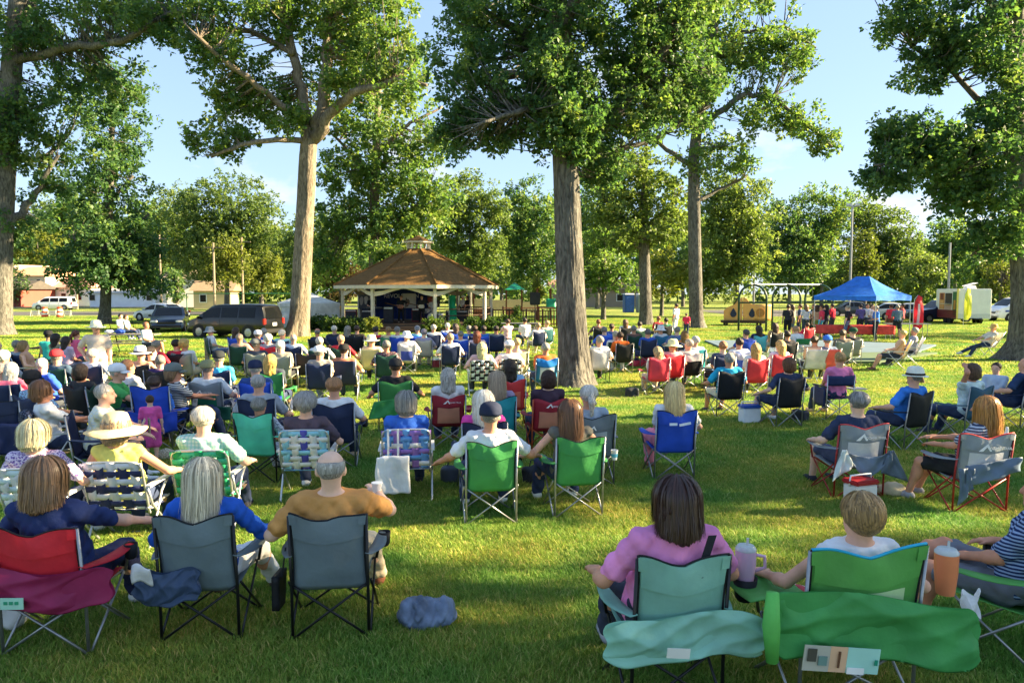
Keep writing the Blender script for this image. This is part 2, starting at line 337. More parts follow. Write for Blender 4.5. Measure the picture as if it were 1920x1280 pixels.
def trunk_mesh(mb, pts, n=24, rough=.06, flare=0, rg=None, furrow=0):
    """pts: (x,y,z,r); a ridged, slightly crooked trunk with root flare"""
    P0 = [Vector(p[:3]) for p in pts]; rs = [p[3] for p in pts]
    Q, Rr = [], []
    seg = 22 if furrow else 5
    for i in range(len(P0) - 1):
        for k in range(seg):
            t = k / seg; Q.append(P0[i].lerp(P0[i + 1], t)); Rr.append(rs[i] + (rs[i + 1] - rs[i]) * t)
    Q.append(P0[-1]); Rr.append(rs[-1])
    ph = [rg.random() * 6.28 for _ in range(8)]; vs = []; z0 = Q[0].z
    for i, (c, r) in enumerate(zip(Q, Rr)):
        t = (Q[min(i + 1, len(Q) - 1)] - Q[max(i - 1, 0)]).normalized(); x = Vector((1, 0, 0)); x = (x - t * x.dot(t)).normalized(); y = t.cross(x)
        for k in range(n):
            a = 2 * math.pi * k / n; h = c.z - z0
            f = 1 + rough * (math.sin(3 * a + ph[0] + h * .3) * .5 + math.sin(5 * a + ph[1] - h * .5) * .4 + math.sin(9 * a + ph[2] + h) * .3)
            if furrow:                         # broken vertical bark plates
                q = 13 * a + .9 * math.sin(1.7 * h + 3 * a + ph[5]) + .6 * math.sin(4.1 * h + 5 * a + ph[6]); e = abs(math.sin(q)) ** .5
                cr = abs(math.sin(2.6 * h + 2.2 * math.sin(7 * a + ph[7]) + 1.3 * math.floor(q / math.pi))) ** .35
                f += furrow * (e * (.45 + .55 * cr) - .6)
            if flare:
                lobe = max(0, math.sin(2.5 * a + ph[3])) ** 2 * .8 + max(0, math.sin(3.5 * a + ph[4])) ** 2 * .5
                f += flare * math.exp(-h / (.55 * r + .18)) * (.35 + lobe)
            vs.append(c + (x * math.cos(a) + y * math.sin(a)) * r * f)
    mb.add(vs, [(i * n + k, i * n + (k + 1) % n, (i + 1) * n + (k + 1) % n, (i + 1) * n + k) for i in range(len(Q) - 1) for k in range(n)])

def leaves(C, rc, nl, size, rg, tintc, flat=.75, droop=.25):
    """C clump centres (m,3); rosettes of leaves on short twigs through each clump -> verts, faces, tint"""
    m = len(C); per = 5; nr = max(1, nl // per)
    d = rg.normal(size=(m, nr, 3)); d /= np.linalg.norm(d, axis=2, keepdims=True) + 1e-9
    rad = (rg.random((m, nr, 1)) ** .45)
    tw = C[:, None, :] + d * rad * np.asarray(rc)[:, None, None] * np.array([1, 1, flat])
    tw = tw.reshape(-1, 3); ax = (d * .8 + rg.normal(size=d.shape) * .5).reshape(-1, 3); ax[:, 2] -= droop * .6
    ax /= np.linalg.norm(ax, axis=1, keepdims=True) + 1e-9
    q = len(tw)
    l = ax[:, None, :] * .45 + rg.normal(size=(q, per, 3)) * .75; l[:, :, 2] -= droop
    l /= np.linalg.norm(l, axis=2, keepdims=True) + 1e-9
    up = rg.normal(size=(q, per, 3)) * .55; up[:, :, 2] += 1
    w = np.cross(l, up); w /= np.linalg.norm(w, axis=2, keepdims=True) + 1e-9
    s = size * (.6 + .8 * rg.random((q, per, 1)))
    b = tw[:, None, :] + l * s * .12
    tip = b + l * s; md = b + l * s * .52; nn = np.cross(w, l); wd = w * s * .33
    md = md + nn * s * .10
    V = np.stack([b + 0 * s, md + wd, tip, md - wd], 2).reshape(-1, 3)
    F = np.arange(q * per * 4).reshape(-1, 4)
    t = np.repeat(np.asarray(tintc), nr * per) + rg.normal(0, .16, q * per)
    return V, F, np.repeat(np.clip(t, 0, 1), 4)

def tree(name, label, base, trunk, limbs, blobs, leaf='oak', size=.16, nl=60, bark=None, seed=1, group='park trees', flare=.5, rcs=(.45, .95), tint=.45, nside=24, twigs=True, rough=.06, furrow=0):
    """trunk/limbs: polylines of (x,y,z,r) in metres from the base; blobs: (x,y,z,rx,ry,rz,n clumps)"""
    size *= .62; rcs = (rcs[0] * .72, rcs[1] * .80); nl = int(nl * 1.30); blobs = [q[:6] + (int(q[6] * 1.5),) for q in blobs]
    rg = np.random.default_rng(seed); pr = random.Random(seed)
    root = empty(name, base, 0, label, 'tree', group)
    mb = MB(); trunk_mesh(mb, trunk, nside, rough, flare, pr, furrow)
    S = [Vector(p[:3]) for p in trunk[1:]]
    samples = []
    def dens(pts):
        for i in range(len(pts) - 1):
            a, b = pts[i], pts[i + 1]
            for k in range(6):
                t = k / 6; samples.append([a[j] + (b[j] - a[j]) * t for j in range(4)])
    dens(trunk[len(trunk) // 2:] if len(trunk) > 2 else trunk)
    for lb in limbs:
        pts = [Vector(p[:3]) for p in lb]; rs = [p[3] for p in lb]; Q, Rr = [], []
        for i in range(len(pts) - 1):
            for k in range(4):
                t = k / 4; j = Vector((pr.gauss(0, 1), pr.gauss(0, 1), pr.gauss(0, 1))) * (.25 * rs[i] if k or i else 0)
                Q.append(pts[i].lerp(pts[i + 1], t) + j); Rr.append(rs[i] + (rs[i + 1] - rs[i]) * t)
        Q.append(pts[-1]); Rr.append(rs[-1]); mb.tube(Q, Rr, 9); dens(lb)
    Sm = np.array(samples)
    Cs = []; tc = []
    for (x, y, z, rx, ry, rz, n) in blobs:
        d = rg.normal(size=(n, 3)); d /= np.linalg.norm(d, axis=1, keepdims=True); rad = rg.random((n, 1)) ** .42
        c = np.array([x, y, z]) + d * rad * np.array([rx, ry, rz]); Cs.append(c); tc.append(np.clip(rg.normal(tint, .13, n), 0, 1))
    Cs = np.concatenate(Cs); tc = np.concatenate(tc); rc = rcs[0] + (rcs[1] - rcs[0]) * rg.random(len(Cs))
    if twigs:
        for c in Cs:
            dd = Sm[:, :3] - c; dist = (dd ** 2).sum(1) + np.maximum(0, dd[:, 2]) ** 2 * 2; s = Sm[dist.argmin()]
            a, b = Vector(s[:3]), Vector(c); mid = a.lerp(b, .5) + Vector((pr.gauss(0, .12), pr.gauss(0, .12), -.06 * (b - a).length + pr.gauss(0, .1)))
            r0 = min(.05, s[3] * .5, .012 + .012 * (b - a).length); mb.tube([a, a.lerp(mid, .55), mid, b], [r0, r0 * .8, r0 * .6, .008], 4, cap=False)
    mb.obj('trunk', bark or BARK, root, smooth=True)
    V, F, t = leaves(Cs, rc, nl, size, rg, tc)
    me = npmesh('crown', V, F, LEAF[leaf]); vcol(me, t); ob('crown', me, root)
    return root

def px(base, pts, d):                          # survey polyline: (u, v, depth offset, radius in px at that depth) -> local metres
    o = []
    for (u, v, dd, r) in pts:
        q = P(u, v, d + dd) - base; o.append((q.x, q.y, q.z, r * (d + dd) / FPX))
    return o
def pb(base, bl, d):                           # survey crowns: (u, v, depth offset, ru, rv, rd metres, n)
    o = []
    for (u, v, dd, ru, rv, rd, n) in bl:
        q = P(u, v, d + dd) - base; k = (d + dd) / FPX; o.append((q.x, q.y, q.z, ru * k, rd, rv * k, n))
    return o
def gbase(u, v):
    b = G(u, v); b.z = 0; return b

def build_trees():
    # the great oak in the middle of the audience
    b = gbase(1078, 722); d = b.y
    tree('oak_tree', 'massive oak with thick grey ridged trunk standing in the middle of the audience', b,
        px(b, [(1080, 728, 0, 32.5), (1078, 690, 0, 29), (1072, 600, 0, 26.5), (1067, 480, 0, 25), (1062, 330, 0, 23.5), (1058, 230, 0, 22), (1050, 100, 0, 20), (1040, -30, 0, 20), (1045, -220, 0, 13), (1050, -420, 0, 7)], d),
        [px(b, p, d) for p in (
            [(1064, 300, 0, 15), (1125, 245, .1, 13), (1200, 150, .2, 11), (1262, 70, .2, 10), (1320, -40, .4, 8), (1400, -200, .5, 5)],
            [(1060, 235, 0, 11), (1010, 205, -.8, 7), (950, 215, -1.6, 4), (905, 230, -2, 3)],
            [(1052, 140, 0, 11), (980, 60, .6, 8), (900, 20, 1.4, 6), (840, 70, 2, 3)],
            [(1048, 60, 0, 12), (1110, -40, -1.5, 9), (1180, -120, -2.6, 6)],
            [(1058, 200, 0, 9), (1010, 150, 1.5, 7), (930, 130, 2.5, 4)],
            [(1060, 270, 0, 9), (1130, 290, 1.6, 6), (1230, 260, 2.8, 4), (1330, 200, 3.2, 3)])],
        pb(b, [(1110, 70, .2, 150, 120, 2.2, 70), (1040, 170, -.6, 75, 95, 1.6, 52), (1075, 240, -.3, 80, 60, 1.5, 50), (930, 215, -.4, 75, 70, 1.3, 38), (880, 130, 0, 70, 70, 1.5, 26),
               (905, 30, .4, 75, 50, 1.5, 24), (990, 40, .2, 70, 70, 1.6, 26), (1230, 90, .5, 90, 85, 1.8, 46), (1190, 210, .8, 95, 60, 1.6, 38), (1130, 310, .8, 45, 35, 1, 14), (1300, 170, 1.2, 70, 70, 1.5, 24), (1290, 20, .8, 90, 70, 1.8, 32),
               (850, 250, -.6, 40, 45, 1, 13), (1100, -150, 0, 330, 140, 4.5, 110), (1060, -380, 0, 260, 130, 4, 60)], d),
        'dark', .165, 100, BARK, 11, flare=1.0, rcs=(.28, .6), nside=120, rough=.05, furrow=.055)
    # lit oak left of the bandstand
    b = gbase(560, 631); d = b.y
    tree('oak_tree', 'tall pale-barked oak rising between the black van and the bandstand', b,
        px(b, [(556, 634, 0, 21), (561, 600, 0, 18.3), (566, 520, 0, 17), (572, 400, 0, 16), (577, 300, 0, 15.5), (580, 262, 0, 14.5)], d),
        [px(b, p, d) for p in (
            [(578, 270, 0, 13), (572, 220, .2, 10), (560, 150, .4, 9), (545, 80, .4, 8), (530, 0, .4, 7), (520, -120, .4, 5)],
            [(580, 270, 0, 14), (592, 250, 0, 12), (606, 160, 0, 11), (613, 80, .3, 8), (620, -60, .5, 6), (630, -200, 1, 4)],
            [(588, 262, 0, 11), (620, 215, -.6, 10), (660, 175, -1.5, 8), (740, 150, -3, 5), (800, 160, -4, 3)],
            [(570, 215, 0, 7), (520, 190, -1, 6), (440, 130, -2.5, 5), (360, 60, -4, 3)],
            [(577, 262, 0, 6), (520, 260, -1, 5), (450, 270, -2, 4), (395, 295, -2.5, 2.5)],
            [(550, 100, 0, 6), (470, 60, 1.5, 5), (390, 60, 3, 3)])],
        pb(b, [(560, 185, 2.2, 70, 60, 1.6, 22), (480, 200, .4, 75, 60, 2.2, 28), (410, 260, -1.2, 60, 42, 2, 20), (440, 130, -1, 70, 55, 2.5, 24), (385, 50, -1, 60, 60, 2.5, 18), (650, 95, 1.2, 80, 75, 2.4, 40), (730, 100, -1.5, 65, 80, 2.5, 34),
               (600, 5, 1.2, 110, 55, 3, 34), (500, 30, 0, 70, 50, 3, 22), (700, 0, -1, 80, 60, 3, 28), (760, 170, -3, 45, 40, 2, 12), (548, 222, -1, 26, 26, 1.0, 7), (632, 165, -1, 30, 26, 1.0, 8), (600, -160, 0, 230, 120, 6, 90), (440, -80, 0, 120, 80, 4, 30)], d),
        'oak', .34, 66, BARK2, 21, nside=72, furrow=.05, flare=.5, rcs=(.5, 1.1), tint=.5)
    # left edge oak
    b = gbase(2, 628); d = b.y
    tree('oak_tree', 'old oak at the left edge with mossy flared base and sweeping bough', b,
        px(b, [(0, 632, 0, 23), (1, 600, 0, 18.5), (3, 500, 0, 17.5), (7, 400, 0, 17), (14, 250, 0, 18), (22, 120, 0, 17), (34, 0, 0, 15), (40, -150, 0, 11), (45, -300, 0, 6)], d),
        [px(b, p, d) for p in (
            [(22, 115, 0, 9), (80, 100, -.5, 8), (150, 88, -1, 7), (230, 76, -2, 6), (330, 20, -3, 4), (400, 40, -4, 3)],
            [(10, 430, 0, 9), (45, 395, .4, 7), (75, 350, .8, 5), (110, 290, 1, 3)],
            [(30, 30, 0, 9), (100, -30, 1, 7), (200, -60, 2, 5)],
            [(8, 300, 0, 7), (70, 300, 1.5, 5), (120, 270, 2.5, 3)],
            [(12, 260, 0, 7), (-60, 200, 0, 6), (-140, 140, 0, 4)])],
        pb(b, [(90, 60, 0, 90, 60, 3, 42), (200, 20, -1, 110, 60, 3, 44), (310, 40, -2.5, 75, 50, 2.5, 26), (20, 250, -.5, 45, 60, 2, 30), (100, 200, 1, 60, 80, 3, 30), (90, 320, 1.5, 45, 70, 2.5, 22), (190, 140, 1, 80, 55, 3, 24),
               (-40, 120, 0, 100, 130, 4, 40), (380, 90, -3, 35, 45, 2, 8), (45, 420, 1, 35, 45, 2, 12), (100, -130, 0, 300, 110, 7, 90), (60, -330, 0, 200, 110, 6, 40)], d),
        'dark', .34, 62, BARK, 31, flare=.6, rcs=(.5, 1.1))
    # dark tree over the picnic table
    b = gbase(196, 607); d = b.y
    tree('maple_tree', 'dense dark tree with short trunk behind the far picnic table at left', b,
        px(b, [(196, 610, 0, 12), (198, 570, 0, 9.5), (200, 500, 0, 9), (203, 400, 0, 8), (208, 280, 0, 6), (212, 180, 0, 3)], d),
        [px(b, p, d) for p in ([(200, 510, 0, 5), (160, 470, -1, 3), (130, 440, -2, 2)], [(201, 480, 0, 5), (250, 430, 1, 3), (280, 400, 1, 2)], [(204, 380, 0, 4), (250, 330, 0, 2)], [(205, 350, 0, 4), (160, 300, 1, 2)])],
        pb(b, [(205, 440, 0, 80, 60, 3.5, 60), (200, 510, -.5, 88, 38, 3.5, 50), (140, 490, 0, 40, 45, 2.5, 20), (260, 480, 0, 50, 60, 3, 28), (210, 340, 0, 72, 70, 3.5, 52), (210, 240, 0, 62, 65, 3, 38), (225, 160, 0, 50, 50, 2.5, 22), (280, 530, 0, 30, 25, 2, 10)], d),
        'dark', .42, 55, BARK, 41, flare=.35, rcs=(.6, 1.25), tint=.38)
    # behind the bandstand
    b = V3(-12.0, 60, 0); d = 60
    tree('oak_tree', 'tall pale-trunked tree growing behind the bandstand roof', b,
        px(b, [(698, 607, 0, 10), (700, 520, 0, 9.5), (702, 400, 0, 9), (705, 300, 0, 8), (708, 200, 0, 6), (712, 90, 0, 4)], d),
        [px(b, p, d) for p in ([(703, 330, 0, 5), (650, 280, 0, 3), (620, 250, 0, 2)], [(705, 290, 0, 5), (770, 230, 0, 3), (830, 200, 1, 2)], [(702, 420, 0, 4), (760, 400, 0, 3), (800, 370, 0, 2)], [(702, 400, 0, 4), (650, 420, 0, 2)])],
        pb(b, [(700, 240, 0, 75, 60, 4, 40), (660, 330, 0, 60, 60, 4, 36), (740, 330, 0, 65, 55, 4, 38), (650, 420, 0, 55, 50, 4, 34), (745, 420, 0, 70, 45, 4, 38), (800, 260, 0, 55, 60, 4, 28), (810, 380, 0, 55, 50, 4, 26), (690, 150, 0, 60, 60, 4, 24), (620, 480, 0, 35, 45, 3, 16), (725, 480, -5, 26, 26, 1.5, 10)], d),
        'oak', .46, 58, BARK2, 51, flare=.3, rcs=(.7, 1.4), tint=.5)
    # pair of trees right of the great oak
    b = gbase(1305, 615); d = b.y
    tree('oak_tree', 'tall oak with bare straight trunk right of centre, its bough reaching over the swings', b,
        px(b, [(1306, 619, 0, 16), (1305, 590, 0, 13), (1303, 480, 0, 12), (1302, 380, 0, 11), (1301, 290, 0, 10), (1310, 215, 0, 9), (1330, 120, 0, 8), (1345, 20, 0, 6), (1355, -100, 0, 4)], d),
        [px(b, p, d) for p in (
            [(1305, 250, 0, 7), (1345, 210, -.5, 6), (1400, 175, -1, 5), (1450, 180, -1.5, 4), (1500, 225, -2, 3), (1560, 275, -2.5, 2)],
            [(1330, 120, 0, 6), (1390, 60, 0, 4), (1470, 50, 0, 3), (1530, 90, 0, 2)],
            [(1304, 320, 0, 5), (1250, 280, 1, 4), (1200, 240, 2, 2)],
            [(1303, 380, 0, 4), (1360, 350, 1, 3), (1400, 330, 1, 2)],
            [(1325, 140, 0, 5), (1270, 80, 0, 3), (1230, 40, 0, 2)])],
        pb(b, [(1400, 110, -.6, 80, 65, 2.6, 40), (1470, 80, -1, 65, 40, 2.2, 22), (1420, 210, -1, 55, 45, 2, 18), (1500, 225, -1.6, 45, 38, 1.8, 16), (1545, 265, -2, 26, 22, 1.2, 9), (1500, 110, -.8, 38, 40, 1.8, 10), (1300, 110, 0, 80, 90, 3, 40), (1240, 200, 1, 60, 70, 3, 24),
               (1350, 290, 0, 75, 55, 3, 30), (1380, 20, 0, 110, 60, 3, 30), (1300, 200, -1, 40, 50, 2, 14), (1350, -120, 0, 180, 90, 5, 50)], d),
        'oak', .36, 62, BARK, 61, flare=.35, rcs=(.5, 1.1), tint=.5)
    b = gbase(1210, 609); d = b.y
    tree('oak_tree', 'smaller straight dark trunk just right of the great oak, pale leafy crown', b,
        px(b, [(1211, 612, 0, 13), (1210, 570, 0, 11), (1208, 480, 0, 10), (1207, 400, 0, 8), (1210, 320, 0, 5), (1212, 260, 0, 3)], d),
        [px(b, p, d) for p in ([(1208, 450, 0, 5), (1160, 400, 0, 3), (1130, 370, 0, 2)], [(1208, 430, 0, 5), (1260, 380, 0, 3), (1280, 350, 0, 2)], [(1208, 470, 0, 4), (1150, 440, -1, 3)])],
        pb(b, [(1200, 330, 0, 80, 55, 3.5, 46), (1150, 400, 0, 60, 55, 3, 34), (1250, 400, 0, 60, 60, 3, 36), (1200, 440, -1, 60, 35, 3, 26), (1140, 300, 0, 50, 50, 3, 20)], d),
        'light', .40, 58, BARK, 71, flare=.3, rcs=(.6, 1.2), tint=.35)
    # right edge tree
    b = gbase(1912, 676); d = b.y
    tree('maple_tree', 'dark leaning tree at the right edge with low spreading boughs and flared foot', b,
        px(b, [(1908, 680, 0, 30), (1915, 640, 0, 22), (1917, 560, 0, 19), (1914, 450, 0, 18), (1908, 330, 0, 17), (1902, 200, 0, 16), (1905, 60, 0, 14), (1912, -100, 0, 10), (1915, -260, 0, 5)], d),
        [px(b, p, d) for p in (
            [(1908, 390, 0, 8), (1850, 370, -.4, 6), (1780, 330, -.8, 5), (1700, 300, -1.2, 3), (1640, 310, -1.5, 2)],
            [(1903, 210, 0, 8), (1850, 200, .3, 6), (1780, 130, .5, 4), (1700, 80, .8, 2.5)],
            [(1905, 90, 0, 9), (1870, 20, -.5, 8), (1800, -60, -1, 5)],
            [(1910, 430, 0, 7), (1860, 440, .4, 4), (1820, 480, .6, 2)],
            [(1908, 340, 0, 7), (1980, 280, 0, 6), (2060, 240, 0, 4)])],
        pb(b, [(1820, 280, -.6, 90, 60, 2, 46), (1720, 285, -1, 75, 48, 1.8, 30), (1660, 320, -1.2, 45, 42, 1.4, 14), (1700, 245, -1, 60, 28, 1.4, 12), (1840, 360, -.4, 80, 45, 1.8, 34), (1760, 100, .2, 85, 60, 2, 28), (1700, 40, .3, 60, 42, 1.8, 16), (1850, 60, -.3, 80, 90, 2.4, 40), (1890, 180, -.8, 50, 60, 1.6, 20),
               (1780, 360, -.6, 40, 30, 1.4, 10), (1880, 440, -.3, 60, 40, 1.6, 20), (2000, 250, 0, 110, 140, 3, 50), (1880, -140, 0, 260, 110, 5, 70), (1910, -330, 0, 200, 90, 4, 30)], d),
        'dark', .25, 78, BARK, 81, flare=.5, rcs=(.38, .8), tint=.4)
    # smaller park trees
    b = gbase(1131, 600); d = b.y
    tree('maple_tree', 'small spreading tree with thin trunk behind the crowd, right of the great oak', b,
        px(b, [(1131, 602, 0, 5), (1132, 560, 0, 4), (1133, 500, 0, 3), (1134, 440, 0, 1.5)], d), [px(b, [(1132, 560, 0, 3), (1110, 520, 0, 2), (1100, 490, 0, 1)], d), px(b, [(1132, 555, 0, 3), (1160, 520, 0, 2), (1175, 490, 0, 1)], d)],
        pb(b, [(1130, 470, 0, 70, 48, 3.5, 44), (1105, 520, 0, 40, 30, 2.5, 16), (1165, 520, 0, 45, 30, 2.5, 16)], d), 'oak', .42, 50, BARK, 91, flare=.2, rcs=(.6, 1.1))
    b = gbase(1876, 594); d = b.y
    tree('maple_tree', 'small young tree with thin trunk in front of the white food trailer', b,
        px(b, [(1876, 596, 0, 4), (1876, 560, 0, 3.2), (1878, 510, 0, 2.2), (1880, 470, 0, 1)], d), [],
        pb(b, [(1880, 500, 0, 42, 38, 2.2, 30), (1868, 545, 0, 28, 22, 1.6, 14), (1905, 540, 0, 30, 24, 1.6, 12)], d), 'yellow', .36, 46, BARK, 92, flare=.2, rcs=(.5, .9), tint=.2)
    b = V3(*P(1240, 600, 75)); b.z = 0
    tree('maple_tree', 'bright yellow-green tree glowing between the two trunks right of centre', b, px(b, [(1240, 596, 0, 4), (1242, 540, 0, 3), (1245, 490, 0, 1.5)], 75), [],
        pb(b, [(1245, 520, 0, 48, 38, 4, 44), (1235, 480, 0, 30, 22, 3, 12)], 75), 'yellow', .5, 46, BARK, 93, flare=.2, rcs=(.7, 1.3), tint=.45)
    b = V3(*P(1006, 600, 66)); b.z = 0
    tree('cypress_tree', 'slim pale golden conifer behind the loudspeaker', b, px(b, [(1006, 598, 0, 3), (1006, 560, 0, 2), (1007, 510, 0, .6)], 66), [],
        pb(b, [(1007, 530, 0, 9, 18, .6, 16), (1006, 552, 0, 13, 14, .8, 18)], 66), 'yellow', .22, 60, BARK, 94, flare=.2, rcs=(.25, .45), tint=.6)
    # far belts of trees: (u centre, base v, distance, crown blobs, leaf, tint, label)
    far = [
        (70, 150, [(60, 470, 55, 42), (110, 500, 40, 30)], 'yellow', .3, 'yellow-green garden tree above the brick house'),
        (150, 165, [(150, 440, 60, 60), (100, 420, 50, 45)], 'light', .4, 'broad pale tree behind the white houses'),
        (330, 120, [(330, 420, 45, 60), (300, 470, 40, 45), (350, 500, 45, 40)], 'light', .4, 'loose pale tree left of the round tree behind the van'),
        (430, 112, [(430, 420, 85, 75), (380, 440, 60, 70), (490, 450, 60, 65), (430, 500, 100, 50)], 'light', .25, 'huge rounded tree behind the black van'),
        (425, 84, [(425, 510, 45, 36), (418, 480, 30, 25)], 'yellow', .45, 'yellow maple right behind the black van'),
        (490, 90, [(490, 530, 34, 30), (500, 500, 25, 25)], 'yellow', .3, 'smaller yellowish tree left of the pale-barked oak'),
        (560, 100, [(600, 470, 50, 60), (560, 500, 45, 50)], 'light', .3, 'pale tree filling the gap behind the pale-barked oak'),
        (640, 66, [(640, 540, 26, 38), (628, 515, 20, 25)], 'brown', .5, 'bronze-leaved small tree left of the bandstand'),
        (330, 70, [(328, 550, 16, 24), (325, 530, 9, 14)], 'dark', .6, 'small blue-green spruce behind the parked cars'),
        (880, 82, [(880, 390, 60, 48), (840, 420, 40, 50), (925, 420, 40, 40), (870, 470, 60, 35), (900, 500, 40, 40)], 'light', .3, 'loose spreading tree right behind the bandstand cupola'),
        (1000, 88, [(990, 400, 45, 50), (1020, 460, 50, 60), (960, 450, 40, 45), (1000, 530, 60, 40)], 'dark', .55, 'dark tall tree left of the great oak trunk'),
        (940, 120, [(950, 500, 45, 45)], 'light', .4, 'hazy green tree far behind the play structure'),
        (1120, 105, [(1120, 400, 55, 60), (1110, 470, 50, 50)], 'dark', .5, 'dark background tree right behind the great oak trunk'),
        (1380, 72, [(1390, 400, 60, 55), (1360, 470, 75, 55), (1400, 490, 55, 50), (1350, 400, 50, 50), (1340, 540, 60, 30)], 'light', .4, 'bulky light green tree behind the swings'),
        (1480, 110, [(1470, 430, 50, 50), (1450, 490, 45, 50), (1500, 500, 50, 45)], 'dark', .55, 'dark broad tree behind the left half of the blue canopy'),
        (1540, 112, [(1545, 400, 50, 42), (1530, 460, 55, 50)], 'oak', .5, 'rounded tree crown left of the floodlight pole'),
        (1630, 115, [(1620, 420, 55, 45), (1660, 450, 50, 55), (1690, 500, 45, 55), (1640, 500, 60, 50), (1600, 540, 60, 30)], 'light', .15, 'big pyramidal tree behind the blue canopy'),
        (1620, 88, [(1622, 480, 26, 35), (1615, 520, 30, 28)], 'yellow', .1, 'light green tree just right of the floodlight pole'),
        (1725, 105, [(1720, 520, 34, 42), (1745, 520, 25, 30)], 'light', .45, 'bushy tree between canopy and food trailer'),
        (1790, 130, [(1790, 460, 55, 42), (1830, 470, 45, 35), (1770, 490, 40, 30)], 'oak', .4, 'thin-crowned distant tree above the food trailer'),
        (1850, 120, [(1850, 520, 55, 40), (1900, 510, 50, 45)], 'dark', .55, 'dark tree mass behind the food trailer'),
        (20, 120, [(-60, 480, 80, 70), (20, 540, 30, 25)], 'dark', .5, 'dark tree at the far left behind the old oak'),
        (1990, 110, [(1990, 470, 90, 80)], 'oak', .5, 'distant tree beyond the right edge'),
        (270, 140, [(270, 500, 40, 50)], 'oak', .5, 'distant tree behind the dark maple'),
        (1280, 120, [(1290, 480, 70, 70)], 'dark', .5, 'dark distant tree between the two straight trunks'),
        (760, 130, [(760, 480, 90, 60)], 'dark', .5, 'dark distant tree directly behind the bandstand'),
    ]
    for i, (u, dist, bl, lf, ti, lab) in enumerate(far):
        b = P(u, 560, dist); b.z = 0; top = min(v - rv * .4 for _, v, _, rv in bl)
        k = dist / FPX
        blobs = pb(b, [(bu, bv - 8, 0, ru * 1.15, rv * 1.2, (ru + rv) / 2 * k * .8, max(8, int(ru * rv / 34))) for bu, bv, ru, rv in bl], dist)
        s = .0092 * dist ** .9 * .9
        kind = 'spruce_tree' if 'spruce' in lab else 'tree'
        tree(kind, lab, b, px(b, [(u, 547 + CAM_H / k, 0, .3 / k), (u + 1, 520, 0, .24 / k), (u + 2, (520 + top) / 2, 0, .16 / k), (u, top, 0, .05 / k)], dist), [], blobs,
             lf, s, 46, BARK, 200 + i, 'trees along the far side of the park', flare=.2, rcs=(.011 * dist ** .95, .019 * dist ** .95), tint=ti, nside=10, twigs=False)
    # trees standing outside the frame on the sunny side; their shade lies over the near rows
    for i, (x, y, blobs, lab) in enumerate([
        (29, 13.4, [(0, 0, 13, 4.4, 3.4, 3.6, 120), (-1, -.5, 9.5, 4.0, 3.6, 1.8, 70), (0, 0, 17, 3.6, 3.4, 2.6, 60)], 'big shade oak well beyond the right edge of the picture'),
        (27, 6.0, [(0, 0, 12, 4.4, 3.4, 3.4, 120), (0, 0, 9, 4, 3.6, 1.6, 60), (0, 0, 16, 3.4, 3.4, 2.5, 50)], 'shade oak beyond the right edge level with the front row'),
        (33, -4.5, [(0, 0, 12, 4.5, 4, 3.6, 90), (0, 0, 16, 4, 4, 3, 50)], 'shade oak behind the photographer on the right'),
        (52, 42, [(0, 0, 9, 5, 6, 5, 80), (0, 0, 15, 4, 5, 3, 36)], 'tall oak beyond the right edge, past the canopy')]):
        tree('oak_tree', lab, (x, y, 0), [(0, 0, 0, .55), (.05, 0, 2, .45), (0, .1, 6, .4), (.1, 0, 12, .28), (0, 0, 17, .1)], [], blobs, 'oak', .32, 70, BARK, 300 + i, 'shade trees outside the picture', flare=.4, rcs=(.6, 1.15), nside=16)
build_trees()
# ------------------------------------------------------------------ bandstand
def shingle_mat():
    m = pm('roof shingle', lin('#7a5c38'), .9, var=.28, vscale=6, bump=.5, bscale=25, spec=.1); nt = m.node_tree; N = nt.nodes.new; L = nt.links.new; b = nt.nodes['Principled BSDF']
    tc = N('ShaderNodeTexCoord'); w = N('ShaderNodeTexWave'); w.bands_direction = 'Z'; w.wave_profile = 'SAW'; w.inputs['Scale'].default_value = 2.6; w.inputs['Distortion'].default_value = .5; L(tc.outputs['Object'], w.inputs[0])
    mx = N('ShaderNodeMixRGB'); mx.blend_type = 'MULTIPLY'; mx.inputs[0].default_value = .2; s = b.inputs['Base Color'].links[0].from_socket; L(s, mx.inputs[1]); L(w.outputs[0], mx.inputs[2]); L(mx.outputs[0], b.inputs['Base Color'])
    return m
def text_part(name, body, size, mat, parent, loc, rot, ext=.004):
    c = bpy.data.curves.new(name, 'FONT'); c.body = body; c.size = size; c.extrude = ext; c.align_x = 'CENTER'; c.align_y = 'CENTER'
    o = bpy.data.objects.new(name, c); me = bpy.data.meshes.new_from_object(o); bpy.data.objects.remove(o)
    t = ob(name, me, parent, mat); t.location = loc; t.rotation_euler = rot; return t
GZ = V3((786 - 960) / FPX * 50, 50, 0)
